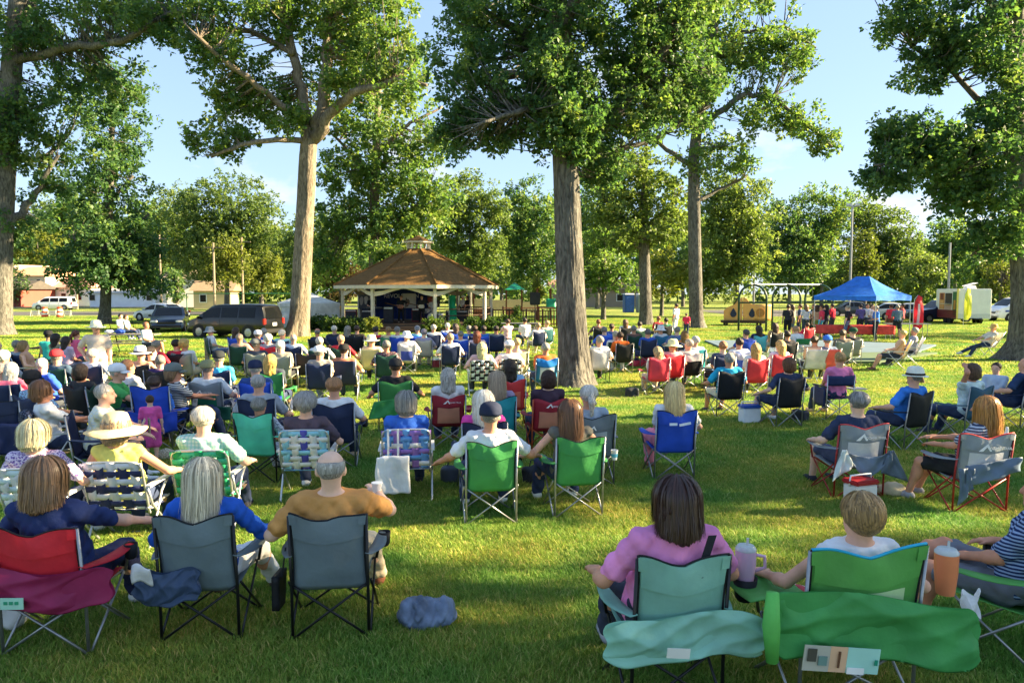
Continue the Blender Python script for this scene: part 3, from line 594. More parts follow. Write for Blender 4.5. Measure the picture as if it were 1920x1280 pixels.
def bandstand():
    t = empty('bandstand', GZ, 0, 'octagonal wooden bandstand with brown shingle roof, cupola and white posts', 'bandstand')
    cream = paint('#d3c8b4'); dk = wood('#4a3a2c'); sh = shingle_mat()
    A0 = [R(-72 + 45 * k) for k in range(8)]           # angle from the side facing the camera
    def q(a, r, z): return Vector((r * math.sin(a), -r * math.cos(a), z))
    RE, RP, ZE, ZT, RT, FL = 5.55, 5.0, 2.72, 5.15, .85, .45
    m = MB(); m.add([q(a, 5.25, 0) for a in A0] + [q(a, 5.25, FL) for a in A0], [tuple(range(8, 16))] + [(k, (k + 1) % 8, (k + 1) % 8 + 8, k + 8) for k in range(8)]); m.obj('deck', wood('#5a4838'), t)
    for k in range(8):
        a, b = A0[k], A0[(k + 1) % 8]
        p = [q(a, RE, ZE + .12), q(b, RE, ZE + .12), q(b, RT, ZT), q(a, RT, ZT)]; m = MB(); dn = Vector((0, 0, -.06)); m.add(p + [x + dn for x in p], [(0, 1, 2, 3), (7, 6, 5, 4), (0, 4, 5, 1), (2, 6, 7, 3), (1, 5, 6, 2), (0, 3, 7, 4)]); rp = m.obj('roof_panel', sh, t)
        m = MB(); m.tube([q(a, RE + .02, ZE + .15), q(a, RT, ZT + .03)], [.07, .06], 6); m.obj('ridge_cap', sh, rp)
        m = MB(); p = [q(a, RE + .02, ZE - .10), q(b, RE + .02, ZE - .10), q(b, RE + .02, ZE + .11), q(a, RE + .02, ZE + .11)]; p2 = [q(a, RE - .05, ZE - .10), q(b, RE - .05, ZE - .10), q(b, RE - .05, ZE + .11), q(a, RE - .05, ZE + .11)]; m.add(p + p2, [(0, 1, 2, 3), (7, 6, 5, 4), (0, 4, 5, 1), (2, 6, 7, 3)]); m.obj('fascia', cream, t)
        c = q(a, RP, 0); m = MB(); m.box((c.x, c.y, (FL + ZE) / 2), (.19, .19, ZE - FL), Matrix.Rotation(a, 4, 'Z')); m.obj('post', cream, t, bevel=.012)
        # braces sweeping from each post to the middle of the eave: two boards per side
        for (s0, s1) in ((a, b), (b, a)):
            e0, e1 = q(s0, RP + .02, 0), q(s1, RP + .02, 0); pts = []
            for tt, zl, zh in ((.0, ZE - .60, ZE - .30), (.16, ZE - .48, ZE - .24), (.30, ZE - .30, ZE - .12), (.46, ZE - .13, ZE - .07)):
                w = e0.lerp(e1, tt); pts.append((w.x, w.y, zl, zh))
            m = MB(); n = len(pts); off = (e0 + e1).normalized() * .05
            vs = [(x, y, zl) for x, y, zl, zh in pts] + [(x, y, zh) for x, y, zl, zh in pts] + [(x - off.x, y - off.y, zl) for x, y, zl, zh in pts] + [(x - off.x, y - off.y, zh) for x, y, zl, zh in pts]
            fs = [(i, i + 1, n + i + 1, n + i) for i in range(n - 1)] + [(2 * n + i, 3 * n + i, 3 * n + i + 1, 2 * n + i + 1) for i in range(n - 1)] + [(i, 2 * n + i, 2 * n + i + 1, i + 1) for i in range(n - 1)] + [(n + i, n + i + 1, 3 * n + i + 1, 3 * n + i) for i in range(n - 1)]
            m.add(vs, fs); m.obj('arch_brace', cream, t)
    # cupola
    cu = MB(); cu.add([q(a, .78, ZT - .1) for a in A0] + [q(a, .78, ZT + .12) for a in A0], [(k, (k + 1) % 8, (k + 1) % 8 + 8, k + 8) for k in range(8)]); cp = cu.obj('cupola', sh, t)
    for a in A0:
        c = q(a, .74, 0); m = MB(); m.box((c.x, c.y, ZT + .3), (.12, .12, .4), Matrix.Rotation(a, 4, 'Z')); m.obj('cupola_post', cream, cp)
    m = MB(); m.add([q(a, 1.0, ZT + .5) for a in A0] + [q(a, 1.0, ZT + .6) for a in A0], [tuple(range(7, -1, -1))] + [(k, (k + 1) % 8, (k + 1) % 8 + 8, k + 8) for k in range(8)]); m.obj('cupola_fascia', cream, cp)
    m = MB(); m.add([q(a, 1.03, ZT + .6) for a in A0] + [(0, 0, ZT + 1.0)], [(k, (k + 1) % 8, 8) for k in range(8)]); m.obj('cupola_roof', sh, cp)
    # steps and back railing
    for i in range(3):
        c = q(R(-5), 5.2 + .32 * i, 0); m = MB(); m.box((c.x, c.y, (.30 - .15 * i) / 2 + .01), (2.6, .33, .30 - .15 * i + .02)); m.obj('step', wood('#5a4838'), t)
    for k in range(2, 7):
        a, b = A0[k], A0[(k + 1) % 8]
        for z in (.55, .95, 1.35):
            m = MB(); m.tube([q(a, RP, z), q(b, RP, z)], .035, 6); m.obj('rail', dk, t)
        if k in (3, 4):
            for i in range(1, 14):
                w = q(a, RP, 0).lerp(q(b, RP, 0), i / 14); m = MB(); m.box((w.x, w.y, .95), (.04, .04, .8)); m.obj('baluster', dk, t)
    return t
bandstand()
bx0 = GZ
# backdrop banners hung at the rear of the stage
bd = empty('stage_banner', (GZ.x - 1.9, GZ.y + 2.6, .5), 0, 'dark blue stage backdrop reading REVOLUTION Pie inside the bandstand', 'banner')
MB().sheet(lambda u, v: ((u - .5) * 5.4, .05 * math.sin(14 * u) * (1 - v * .6), 2.05 * v), 40, 6).obj('cloth', fabric('#12285c'), bd, True)
m = MB(); m.tube([(-2.75, .02, 2.07), (2.75, .02, 2.07)], .025, 6); m.obj('top_bar', metal('#16171a'), bd)
text_part('lettering', 'REVOLUTION', .40, paint('#dfe4ee'), bd, (.35, -.09, 1.62), (R(90), 0, 0)); text_part('lettering', 'Pie', .44, paint('#dfe4ee'), bd, (.75, -.09, 1.22), (R(90), 0, 0))
def board(name, label, loc, w, h, mat, rz=0, blobs=()):
    t = empty(name, loc, rz, label, 'picture board'); m = MB(); m.box((0, 0, h / 2), (w, .04, h)); m.obj('panel', mat, t)
    for i, (x, z, rx, rz_, c) in enumerate(blobs):
        k = MB(); k.lathe([(.0001, 0), (1, 0), (1, .01), (.0001, .012)], 14, fn=lambda p, a: (x + p.x * rx * (1 + .2 * math.sin(3 * a + i)), -.022 - p.z, z + p.y * rz_ * (1 + .15 * math.sin(2 * a + i)))); k.obj('printed_shape', paint(c), t)
    return t
board('picture_board', 'white portrait board leaning behind the guitarist on the bandstand', (GZ.x - .95, GZ.y + 2.1, 1.30), .95, 1.0, paint('#cfccc2'), 0, [(-.15, .35, .18, .28, '#7d6a58')])
board('picture_board', 'grey collage board of four figures at the left of the bandstand', (GZ.x - 3.75, GZ.y + 1.6, 1.25), 1.25, .95, paint('#3f4048'), 0, [(-.42, .55, .13, .3, '#9a8f86'), (-.1, .6, .14, .32, '#b5aca0'), (.2, .45, .12, .3, '#8d857c'), (.45, .6, .13, .3, '#a7a58c')])
board('picture_board', 'red and green poster hung right of the stage lettering', (GZ.x + .75, GZ.y + 2.1, 1.35), .9, .85, paint('#463a30'), 0, [(-.2, .5, .2, .25, '#9c4630'), (.2, .6, .18, .15, '#6d7a3a'), (.1, .2, .15, .1, '#c2a27a')])
# ------------------------------------------------------------------ band gear
def drum_kit(loc):
    t = empty('drum_kit', loc, 0, 'silver drum kit with cymbals on the right of the stage', 'drum kit'); sh = pm('drum shell', lin('#b9bdbf'), .3, .3, var=.5, vscale=14); hd = paint('#e4e2da'); ch = metal('#c8caca')
    def drum(x, y, z, r, h, tilt):
        M = Matrix.Translation((x, y, z)) @ Matrix.Rotation(tilt, 4, 'X'); m = MB(); m.lathe([(r * .98, 0), (r, .02), (r, h - .02), (r * .98, h)], 20); d = m.obj('drum', sh, t, 'edge', M=M)
        m = MB(); m.lathe([(.0001, h + .004), (r * .97, h), (r * .97, h - .004)], 20); m.lathe([(.0001, -.004), (r * .97, 0)], 20); m.obj('drum_head', hd, d)
    drum(0, .1, .32, .30, .4, R(90)); drum(-.28, -.1, .66, .17, .2, R(20)); drum(.05, -.1, .68, .17, .2, R(20)); drum(.5, .15, .18, .22, .38, 0); drum(-.52, .2, .55, .18, .15, 0)
    for x, y, z in ((-.75, -.05, 1.05), (.5, -.15, 1.2), (.8, .3, 1.0)):
        m = MB(); m.lathe([(.0001, .03), (.05, .02), (.22, 0), (.05, .012)], 20, (x, y, z)); m.obj('cymbal', pm('cymbal brass', lin('#c9b57a'), .25, .9), t, True); m = MB(); m.tube([(x, y, 0), (x, y, z)], .012, 6); m.obj('cymbal_stand', ch, t)
drum_kit((GZ.x + 1.0, GZ.y - 1.2, .45))
def mic_stand(loc, lab):
    t = empty('microphone_stand', loc, 0, lab, 'microphone stand'); k = metal('#16171a')
    MB().tube([(0, 0, .02), (0, 0, 1.3), (.1, -.25, 1.5)], .014, 6).obj('pole', k, t); MB().lathe([(.0001, 0), (.14, 0), (.14, .02), (.02, .03)], 14).obj('base', k, t); MB().lathe([(.0001, 0), (.03, .02), (.028, .08), (.015, .16), (.0001, .17)], 8, (.1, -.3, 1.45)).obj('microphone', k, t)
for x, y, l in ((-2.6, -2.4, 'microphone stand left of the bandstand steps'), (-.55, -2.6, 'microphone stand in front of the bandstand guitarist'), (.6, -2.3, 'microphone stand beside the drum kit')): mic_stand((GZ.x + x, GZ.y + y, .45), l)
def amp(loc, lab, w=.6, h=.55, c='#1b1b1d', rz=0):
    t = empty('amplifier', loc, rz, lab, 'amplifier'); m = MB(); m.box((0, 0, h / 2), (w, .32, h)); m.obj('cabinet', paint(c), t, bevel=.02); m = MB(); m.box((0, -.165, h * .44), (w * .88, .012, h * .72)); m.obj('grille', fabric('#2c2c30'), t); m = MB(); m.box((0, -.165, h * .9), (w * .88, .014, h * .1)); m.obj('control_panel', metal('#9a9c9e'), t)
amp((GZ.x - 4.2, GZ.y - 1.6, .45), 'tall red covered equipment crate at the left bandstand post', .75, .85, '#7d2a2c'); amp((GZ.x - 3.2, GZ.y - 1.5, .45), 'black amplifier behind the left bandstand post', .7, .8); amp((GZ.x - .1, GZ.y - .6, .45), 'black amplifier with red cloth behind the guitarist', .6, .9, '#8d2b30'); amp((GZ.x - 1.6, GZ.y - 2.7, .45), 'black lectern-like cabinet beside the bandstand steps', .62, 1.05, '#15181a'); amp((GZ.x + 2.6, GZ.y - .8, .45), 'long black equipment case under the right of the bandstand roof', 1.5, .75, '#211f1e')
def keyboard(loc):
    t = empty('keyboard', loc, 0, 'stage keyboard on black stand at the left of the bandstand', 'keyboard'); m = MB(); m.box((0, 0, .92), (1.1, .32, .09)); m.obj('case', paint('#2a2a2c'), t); m = MB(); m.box((0, -.06, .968), (1.0, .16, .012)); m.obj('keys', paint('#d8d6d0'), t)
    for s in (-1, 1): MB().tube([(s * .45, 0, .02), (-s * .45, 0, .88)], .015, 6).obj('leg', metal('#16171a'), t)
keyboard((GZ.x - 2.7, GZ.y - 1.6, .45))
def guitar(loc, rz, lab, c):
    t = empty('guitar', loc, rz, lab, 'guitar'); m = MB(); m.lathe([(.0001, -.02), (1, -.02), (1, .02), (.0001, .02)], 18, fn=lambda p, a: (p.x * .21, p.z, p.y * (.15 + .03 * math.cos(2 * a)))); m.obj('body', carpaint(c), t); m = MB(); m.box((-.52, 0, .12), (.72, .025, .05), Matrix.Rotation(R(14), 4, 'Y')); m.obj('neck', wood('#6b4a2c'), t); m = MB(); m.box((-.94, 0, .225), (.16, .028, .08), Matrix.Rotation(R(14), 4, 'Y')); m.obj('headstock', wood('#3a281c'), t)
# ------------------------------------------------------------------ speaker on a stand
t = empty('loudspeaker', G(1003, 621), 0, 'black loudspeaker on a tall stand left of the great oak', 'loudspeaker'); k = metal('#16171a')
m = MB(); m.box((0, 0, 2.0), (.62, .5, .78)); m.obj('cabinet', paint('#141416'), t, bevel=.04); m = MB(); m.box((0, -.255, 2.0), (.52, .02, .66)); m.obj('grille', fabric('#202022'), t); MB().tube([(0, 0, .05), (0, 0, 1.62)], .03, 8).obj('pole', k, t)
for i in range(3): MB().tube([(0, 0, .6), (.5 * math.cos(2.1 * i + .5), .5 * math.sin(2.1 * i + .5), .01)], .014, 6).obj('leg', k, t)
# ------------------------------------------------------------------ ramp railing
def railing(p0, p1, n, h, label, c='#4b2f22', name='railing'):
    p0, p1 = Vector(p0), Vector(p1); t = empty(name, p0, 0, label, 'railing'); d = p1 - p0
    for i in range(n + 1):
        w = d * i / n; m = MB(); m.box((w.x, w.y, h / 2), (.09, .09, h)); m.obj('post', wood(c), t)
        if i < n:
            for j in range(1, 6):
                q = d * (i + j / 6) / n; m = MB(); m.box((q.x, q.y, h * .5), (.04, .04, h * .8)); m.obj('baluster', wood(c), t)
    for z in (h * .15, h * .92):
        m = MB(); m.tube([(0, 0, z), d + Vector((0, 0, z))], .04, 4); m.obj('rail', wood(c), t)
railing((GZ.x + 5.0, 47.5, 0), (GZ.x + 9.2, 46.5, 0), 4, 1.35, 'dark brown wooden ramp railing leading right from the bandstand')
railing((GZ.x + 5.6, 50.5, 0), (GZ.x + 10.5, 51.5, 0), 4, 1.45, 'second brown railing behind the ramp, by the play structure', '#6e3d26')
# ------------------------------------------------------------------ shrubs round the bandstand
def shrub(loc, r, h, seed, leaf='shrub', lab='leafy green shrub in the planting bed around the bandstand', grp='shrubs around the bandstand', tint=.4, size=.13):
    rg = np.random.default_rng(seed); t = empty('shrub', loc, 0, lab, 'shrub', grp); n = int(26 * r * r * h / .35) + 14
    d = rg.normal(size=(n, 3)); d /= np.linalg.norm(d, axis=1, keepdims=True); C = d * (rg.random((n, 1)) ** .5) * [r, r, h * .5] + [0, 0, h * .52]; C[:, 2] = np.maximum(C[:, 2], .06)
    V, F, tt = leaves(C, np.full(n, .2), 40, size, rg, np.clip(rg.normal(tint, .15, n), 0, 1)); V = V.reshape(-1, 3); V[:, 2] = np.maximum(V[:, 2], .01); me = npmesh('foliage', V, F, LEAF[leaf]); vcol(me, tt); ob('foliage', me, t)
    mb = MB()
    for c in C[::5]: mb.tube([(0, 0, 0), tuple(c * .5), tuple(c)], [.02, .012, .005], 4, cap=False)
    mb.obj('stem', BARK, t)
rs = random.Random(4)
for i, (a, rr) in enumerate([(-100, 5.9), (-84, 6.1), (-70, 6.3), (-57, 6.3), (-45, 6.2), (-34, 6.2), (-24, 6.0), (14, 6.2), (26, 6.3), (38, 6.2), (50, 6.1), (62, 6.2), (74, 6.4), (88, 6.0), (-62, 7.2), (-40, 7.1), (46, 7.0), (66, 7.2), (56, 7.6)]):
    shrub((GZ.x + rr * math.sin(R(a)), GZ.y - rr * math.cos(R(a)), 0), .55 + .25 * rs.random(), .6 + .45 * rs.random(), 500 + i, tint=.35 + .3 * rs.random(), lab=('leafy green shrub against the bandstand, %s from the left' if i < 14 else 'low green shrub at the outer edge of the bandstand bed, %s from the left') % ('first second third fourth fifth sixth seventh eighth ninth tenth eleventh twelfth thirteenth fourteenth'.split() + 'first second third fifth fourth'.split())[i])
shrub((GZ.x + 6.6, GZ.y - 3.2, 0), .35, 1.5, 530, lab='narrow upright shrub by the right corner of the bandstand', grp=None)
shrub((GZ.x - 1.9, GZ.y - 6.5, 0), .45, 1.0, 531, 'yellow', 'pale flowering shrub just left of the bandstand steps', None)
# ------------------------------------------------------------------ vehicles (front +Y)
def car(loc, yaw, label, col, L=4.6, Wd=1.85, H=1.5, hood=.95, kind='car', cab=None, wheel=.33, group=None):
    """one lofted shell (sills, doors, bonnet, roof) with glass, lamps and wheels set on it"""
    t = empty({'van': 'van', 'car': 'car', 'suv': 'car'}[kind], loc, yaw, label, 'van' if kind == 'van' else 'car', group); cp = carpaint(col); gl = glass()
    prof = {'van': [(0, hood * .62), (.006, hood * .95), (.035, H * .955), (.09, H * .99), (.3, H), (.6, H * .985), (.69, H * .94), (.85, hood * 1.04), (.96, hood * .9), (.99, hood * .72), (1, hood * .5)],
            'suv': [(0, hood * .6), (.01, hood * .97), (.07, H * .93), (.14, H * .985), (.35, H), (.56, H * .975), (.73, hood * 1.03), (.95, hood * .9), (.99, hood * .72), (1, hood * .5)],
            'car': [(0, hood * .55), (.015, hood * .9), (.12, hood * 1.0), (.27, H * .94), (.40, H), (.55, H * .985), (.75, hood * 1.0), (.95, hood * .84), (.99, hood * .68), (1, hood * .5)]}[kind]
    pf, pz = [q[0] for q in prof], [q[1] for q in prof]; ins = {'van': (.10, .80), 'suv': (.12, .68), 'car': (.24, .70)}[kind]
    def zt(f): return float(np.interp(f, pf, pz)) * .5 + .25 * float(np.interp(max(0, f - .012), pf, pz)) + .25 * float(np.interp(min(1, f + .012), pf, pz))
    def sec(f):
        e = abs(2 * f - 1); w = Wd / 2 * (1 - .13 * e ** 7 - .02 * e * e); z = zt(f); zb = min(hood * .96, z * .86); k = .985 - .17 * min(1, max(0, (z - zb - .12) / .5)); b = .24 + .06 * e ** 8
        return [(.93 * w, b), (w, b + .16), (w, zb * .74), (.985 * w, zb), (k * w, z - .13 * (z - zb)), ((k - .12) * w, z - .012), (0, z)]
    n = 48; vs = []
    for i in range(n + 1):
        f = i / n; s = sec(f); y = (f - .5) * L; ring = [(-x, y, z) for x, z in s] + [(x, y, z) for x, z in reversed(s[:-1])]; vs += ring
    m = len(s) * 2 - 1; MB().add(vs, [(i * m + k, i * m + k + 1, (i + 1) * m + k + 1, (i + 1) * m + k) for i in range(n) for k in range(m - 1)] + [tuple(range(m - 1, -1, -1)), tuple(n * m + k for k in range(m))]).obj('body', cp, t, 'edge')
    def side(f, h, sg):
        s = sec(f); (x0, z0), (x1, z1) = s[3], s[4]; return (sg * (x0 + (x1 - x0) * h + .008), (f - .5) * L, z0 + (z1 - z0) * h)
    def top(f, q): s = sec(f); x, z = s[5]; return (q * x, (f - .5) * L, zt(f) - .012 * abs(q) + .010)
    wf = {'van': (.70, .845), 'suv': (.575, .725), 'car': (.565, .745)}[kind]; rf = {'van': (.008, .033), 'suv': (.012, .068), 'car': (.125, .265)}[kind]
    MB().sheet(lambda u, v: top(wf[0] + (wf[1] - wf[0]) * v, 1.9 * (u - .5)), 8, 6).obj('windscreen', gl, t, True); MB().sheet(lambda u, v: (lambda p: (p[0], p[1] - .012, p[2]))(top(rf[0] + (rf[1] - rf[0]) * v, 1.75 * (u - .5))), 8, 4).obj('rear_window', gl, t, True)
    cuts = [(ins[0] + (ins[1] - ins[0]) * a, ins[0] + (ins[1] - ins[0]) * b) for a, b in (((.02, .30), (.33, .62), (.65, .96)) if kind != 'car' else ((.04, .46), (.50, .96)))]
    for sg in (-1, 1):
        for a, b in cuts: MB().sheet(lambda u, v: side(a + (b - a) * u, .12 + .78 * v, sg), 6, 3).obj('side_window', gl, t, True)
        for a, b in cuts[1:]: MB().tube([side(a - .006 * L / 4, -.0, sg), (sg * (Wd / 2 + .002), (a - .006 - .5) * L, .42)], .006, 4).obj('door_seam', paint('#050506'), t)
        for f in (.19, .82):
            y = (f - .5) * L; M = Matrix.Translation((sg * (Wd / 2 - .10), y, wheel)) @ Matrix.Rotation(R(90) * sg, 4, 'Y'); MB().lathe([(.0001, .096), (wheel * 1.17, .098), (wheel * 1.17, .0)], 22).obj('wheel_arch', paint('#08090a'), t, M=M); k = MB(); k.lathe([(wheel * .62, .122), (wheel * .95, .118), (wheel, .07), (wheel, -.1), (wheel * .6, -.1)], 22); wo = k.obj('wheel', rubber(), t, 'edge', M=M)
            k = MB(); k.lathe([(.0001, .112), (wheel * .2, .116), (wheel * .62, .104), (wheel * .63, .122)], 10); k.obj('rim', metal('#9a9c9e'), wo)
        k = MB(); k.box((sg * Wd * .355, L / 2 - .10, hood * .70), (Wd * .20, .18, .13), Matrix.Rotation(-sg * .3, 4, 'Z')); k.obj('headlight', pm('lamp glass', (.6, .62, .65, 1), .1), t, bevel=.03)
        k = MB(); k.box((sg * Wd * .415, -L / 2 + .05, hood * .86), (Wd * .10, .12, .30 if kind != 'car' else .14)); k.obj('tail_light', pm('red lens', (.35, .02, .015, 1), .2), t, bevel=.02)
        k = MB(); k.box((sg * (Wd / 2 + .07), (wf[1] - .535) * L, hood * 1.03), (.20, .10, .14)); k.obj('mirror', cp, t, bevel=.035)
    k = MB(); k.box((0, L / 2 - .02, hood * .60), (Wd * .52, .06, .15)); k.obj('grille', paint('#0d0e10', .4), t, bevel=.02); k = MB(); k.box((0, L / 2 - .03, .37), (Wd * .8, .12, .15)); k.obj('bumper', paint('#17181b', .5), t, bevel=.03); k = MB(); k.box((0, -L / 2 + .02, .42), (Wd * .84, .12, .2)); k.obj('bumper', paint('#17181b', .5), t, bevel=.03); k = MB(); k.box((0, -L / 2 - .012, hood * .72), (.34, .02, .16)); k.obj('number_plate', paint('#c8cbd0'), t)
    return t
vb = G(442, 633); car(vb, math.atan2(.92, .30), 'black minivan parked side-on behind the left part of the audience', '#08090b', 4.85, 1.9, 1.80, 1.05, 'van', wheel=.35)
car(G(320, 621), R(199), 'dark blue car facing the camera left of the black minivan', '#16243f', 4.5, 1.9, 1.52, .98)
car(P(303, 590, 62) * V3(1, 1, 0), R(70), 'white hatchback parked behind the dark blue car', '#e9eaec', 4.5, 1.85, 1.5, .95)
car(P(103, 580, 100) * V3(1, 1, 0), R(98), 'white minivan on the street in front of the houses', '#e4e6ea', 5.0, 1.95, 1.8, 1.05, 'van', cab=(-.47, .22))
car(P(1762, 606, 60) * V3(1, 1, 0), R(95), 'dark navy sport utility vehicle left of the food trailer', '#1c2a45', 4.9, 1.95, 1.8, 1.08, 'suv')
car(P(1700, 606, 63) * V3(1, 1, 0), R(60), 'silver car glimpsed between the canopy and the red flag', '#9aa0a6', 4.6, 1.85, 1.5, .95)
car(P(1660, 606, 66) * V3(1, 1, 0), R(75), 'pale grey car parked behind the blue canopy', '#b9bec2', 4.6, 1.85, 1.5, .95)
wv = car(P(1912, 604, 62) * V3(1, 1, 0), R(95), 'white van with blue stripe behind the tree at the right edge', '#e9ebee', 5.2, 2.0, 2.0, 1.2, 'van', cab=(-.48, .24))
m = MB(); m.box((-1.012, 0, .85), (.012, 4.2, .14)); m.box((1.012, 0, .85), (.012, 4.2, .14)); m.obj('blue_stripe', paint('#24449a'), wv)
car(P(1590, 600, 74) * V3(1, 1, 0), R(88), 'dark grey car far behind the swings', '#3b4048', 4.6, 1.85, 1.5, .95)
# ------------------------------------------------------------------ food trailer
def trailer():
    b = P(1826, 608, 55); b.z = 0; t = empty('food_trailer', b, R(-10), 'white food trailer with painted menu side, red skirt and roof vent', 'trailer')
    w, L, z0, z1 = 2.3, 4.2, .42, 2.65
    m = MB(); m.box((0, L / 2, (z0 + z1) / 2), (w, L, z1 - z0)); m.obj('box_body', pm('trailer white', lin('#efece6'), .45, var=.06, vscale=2), t, bevel=.06)
    x = -w / 2 - .012
    def side(y, z, dy, dz, c, nm, k=0):
        m = MB(); m.box((x - k, y, z), (.02, dy, dz)); return m.obj(nm, paint(c), t)
    side(L / 2, .75, L - .2, .62, '#7a2f2b', 'lower_panel'); side(L * .70, 1.72, 1.0, 1.25, '#c98a4c', 'menu_panel'); side(L * .70, 2.05, .6, .5, '#7c3a22', 'menu_picture', .012)
    for i in range(5): side(L * .70, 1.75 - .14 * i, .75, .05, '#efc07a', 'menu_line', .014)
    side(L * .40, 1.9, 1.25, .85, '#2a211f', 'service_hatch'); side(L * .40, 1.30, 1.25, .45, '#d9b3b0', 'counter_panel'); m = MB(); m.box((x - .18, L * .40, 1.52), (.36, 1.35, .04)); m.obj('counter', metal('#c8caca'), t)
    side(L * .12, 1.55, .75, 1.75, '#2c6b41', 'green_door'); side(L * .12, 1.45, .35, .7, '#c4873c', 'door_picture', .012)
    m = MB(); m.box((-w / 2 - .02, -.015, (z0 + z1) / 2), (.10, .10, z1 - z0)); m.obj('corner_trim', paint('#e9d46a'), t)
    m = MB(); m.box((.1, 1.2, z1 + .12), (.7, .7, .24), taper=.8); m.obj('roof_vent', paint('#f2f0ea'), t); m = MB(); m.box((.1, 1.2, z1 + .32), (.8, .8, .05), Matrix.Rotation(R(-16), 4, 'Y')); m.obj('vent_lid', paint('#f6f4ee'), t)
    for yy in (1.6, 2.4):
        for s in (-1, 1):
            M = Matrix.Translation((s * (w / 2 - .12), yy, .33)) @ Matrix.Rotation(R(90) * s, 4, 'Y'); m = MB(); m.lathe([(.0001, .08), (.2, .09), (.31, .1), (.33, .05), (.33, -.1)], 18); m.obj('wheel', rubber(), t, 'edge', M=M)
    m = MB(); m.box((0, -.012, .62), (w - .1, .02, .34)); m.obj('stone_guard', metal('#c8caca'), t); MB().tube([(-.5, -.02, .45), (0, -1.3, .45), (.5, -.02, .45)], .05, 6).obj('drawbar', metal('#16171a'), t)
trailer()
def feather_flag(loc, label, c, h=2.6, tilt=0, mark='#f3dcd8'):
    t = empty('feather_flag', loc, 0, label, 'flag'); MB().tube([(0, 0, 0), (0, 0, h * .7), (.04, 0, h * .9), (.22, 0, h)], .018, 6).obj('pole', metal('#c8caca'), t)
    f = lambda u, v: (.03 + .50 * u * (1 if v > .12 else .6 + .4 * v / .12) * (1 - .45 * max(0, v - .72) / .28) + .18 * max(0, v - .8) / .2, .05 * math.sin(5 * v + 3 * u), h * (.16 + .84 * v) - .12 * u * (v > .8))
    c1 = MB().sheet(f, 6, 20).obj('cloth', nylon(c), t, True); g = lambda u, v: Vector(f(.35 + .25 * u, .15 + .6 * v)) + Vector((0, -.012, 0)); MB().sheet(g, 2, 16).obj('print', nylon(mark), c1)
feather_flag(P(1712, 604, 40) * V3(1, 1, 0), 'red feather flag standing right of the blue canopy', '#c41f2c', 2.25)
feather_flag(P(1806, 606, 53) * V3(1, 1, 0), 'yellow feather flag in front of the food trailer', '#e8d33e', 2.7, mark='#e8c22e')
# ------------------------------------------------------------------ canopies
def canopy(loc, yaw, label, col, s=3.2, ze=2.02, zp=3.05, walls=None, ridge=.3):
    t = empty('canopy_tent', loc, yaw, label, 'tent'); h = s / 2; nm = nylon(col); fr = metal('#c8caca')
    K = [(-h, -h), (h, -h), (h, h), (-h, h)]; rdg = [(-ridge, 0, zp), (ridge, 0, zp)]
    P3 = lambda i: Vector((K[i % 4][0], K[i % 4][1], ze + .22))
    for i, ap in enumerate(((0, 1), (1, 1), (1, 0), (0, 0))):
        a, b = P3(i), P3(i + 1); ta, tb = Vector(rdg[ap[0]]), Vector(rdg[ap[1]])
        m = MB(); m.sheet(lambda u, v: a.lerp(b, u).lerp(ta.lerp(tb, u), v) + Vector((0, 0, -.10 * math.sin(math.pi * v) * (.6 + .4 * math.cos(6.28 * u)))), 10, 8); m.obj('roof_panel', nm, t, True)
        m = MB(); m.sheet(lambda u, v: a.lerp(b, u) * (1.004) + Vector((0, 0, -.24 * v + .015 * math.sin(12 * u) * v)), 12, 2); m.obj('valance', nm, t, True)
        m = MB(); m.tube([(K[i][0] * .985, K[i][1] * .985, 0), (K[i][0] * .985, K[i][1] * .985, ze + .2)], .022, 6); m.obj('leg', fr, t)
        m = MB(); m.tube([P3(i) * .985, P3(i).lerp(P3(i + 1), .5) * .985 + Vector((0, 0, .03)), P3(i + 1) * .985], .014, 5); m.obj('truss', fr, t)
        if walls and i in walls:
            m = MB(); m.sheet(lambda u, v: (a.lerp(b, u) * .98) * Vector((1, 1, 0)).x * 1.0 if False else Vector(((a.lerp(b, u).x) * .98, (a.lerp(b, u).y) * .98, (ze + .1) * (1 - v))) + Vector((.03 * math.sin(9 * v + 4 * u), .05 * math.sin(7 * v + 6 * u), -.06 * math.sin(math.pi * u) * (1 - v))), 12, 10); m.obj('side_wall', nm, t, True)
    return t
cn = G(1620, 641); canopy((cn.x + 1.35 * .5 + .2, cn.y + 2.2, 0), R(-55), 'blue pop-up canopy over the crowd at the right', '#1f62c4', 3.3, 2.0, 3.2, ridge=.35)
canopy(P(578, 600, 52) * V3(1, 1, 0), R(20), 'white tent with side walls behind the pale-barked oak', '#dfe5ee', 3.9, 1.45, 2.45, walls=(0, 1, 3), ridge=.05)
# ------------------------------------------------------------------ picnic tables, benches
def picnic(loc, yaw, label, top='#5d5a54', L=1.85, group='picnic tables', leg='#4a4b4d'):
    t = empty('picnic_table', loc, yaw, label, 'picnic table', group); wm = wood(top); fm = metal(leg)
    for i in range(5): m = MB(); m.box((0, -.30 + .15 * i, .74), (L, .14, .04)); m.obj('plank', wm, t)
    for s in (-1, 1):
        for j in range(2): m = MB(); m.box((0, s * (.62 + .15 * j), .44), (L, .14, .04)); m.obj('bench_plank', wm, t)
    for s in (-1, 1):
        x = s * L * .36; MB().tube([(x, -.2, .72), (x, -.55, .02), (x, -.66, .02)], .022, 6).obj('leg', fm, t); MB().tube([(x, .2, .72), (x, .55, .02), (x, .66, .02)], .022, 6).obj('leg', fm, t); MB().tube([(x, -.74, .41), (x, .74, .41)], .022, 6).obj('bench_bar', fm, t)
    return t
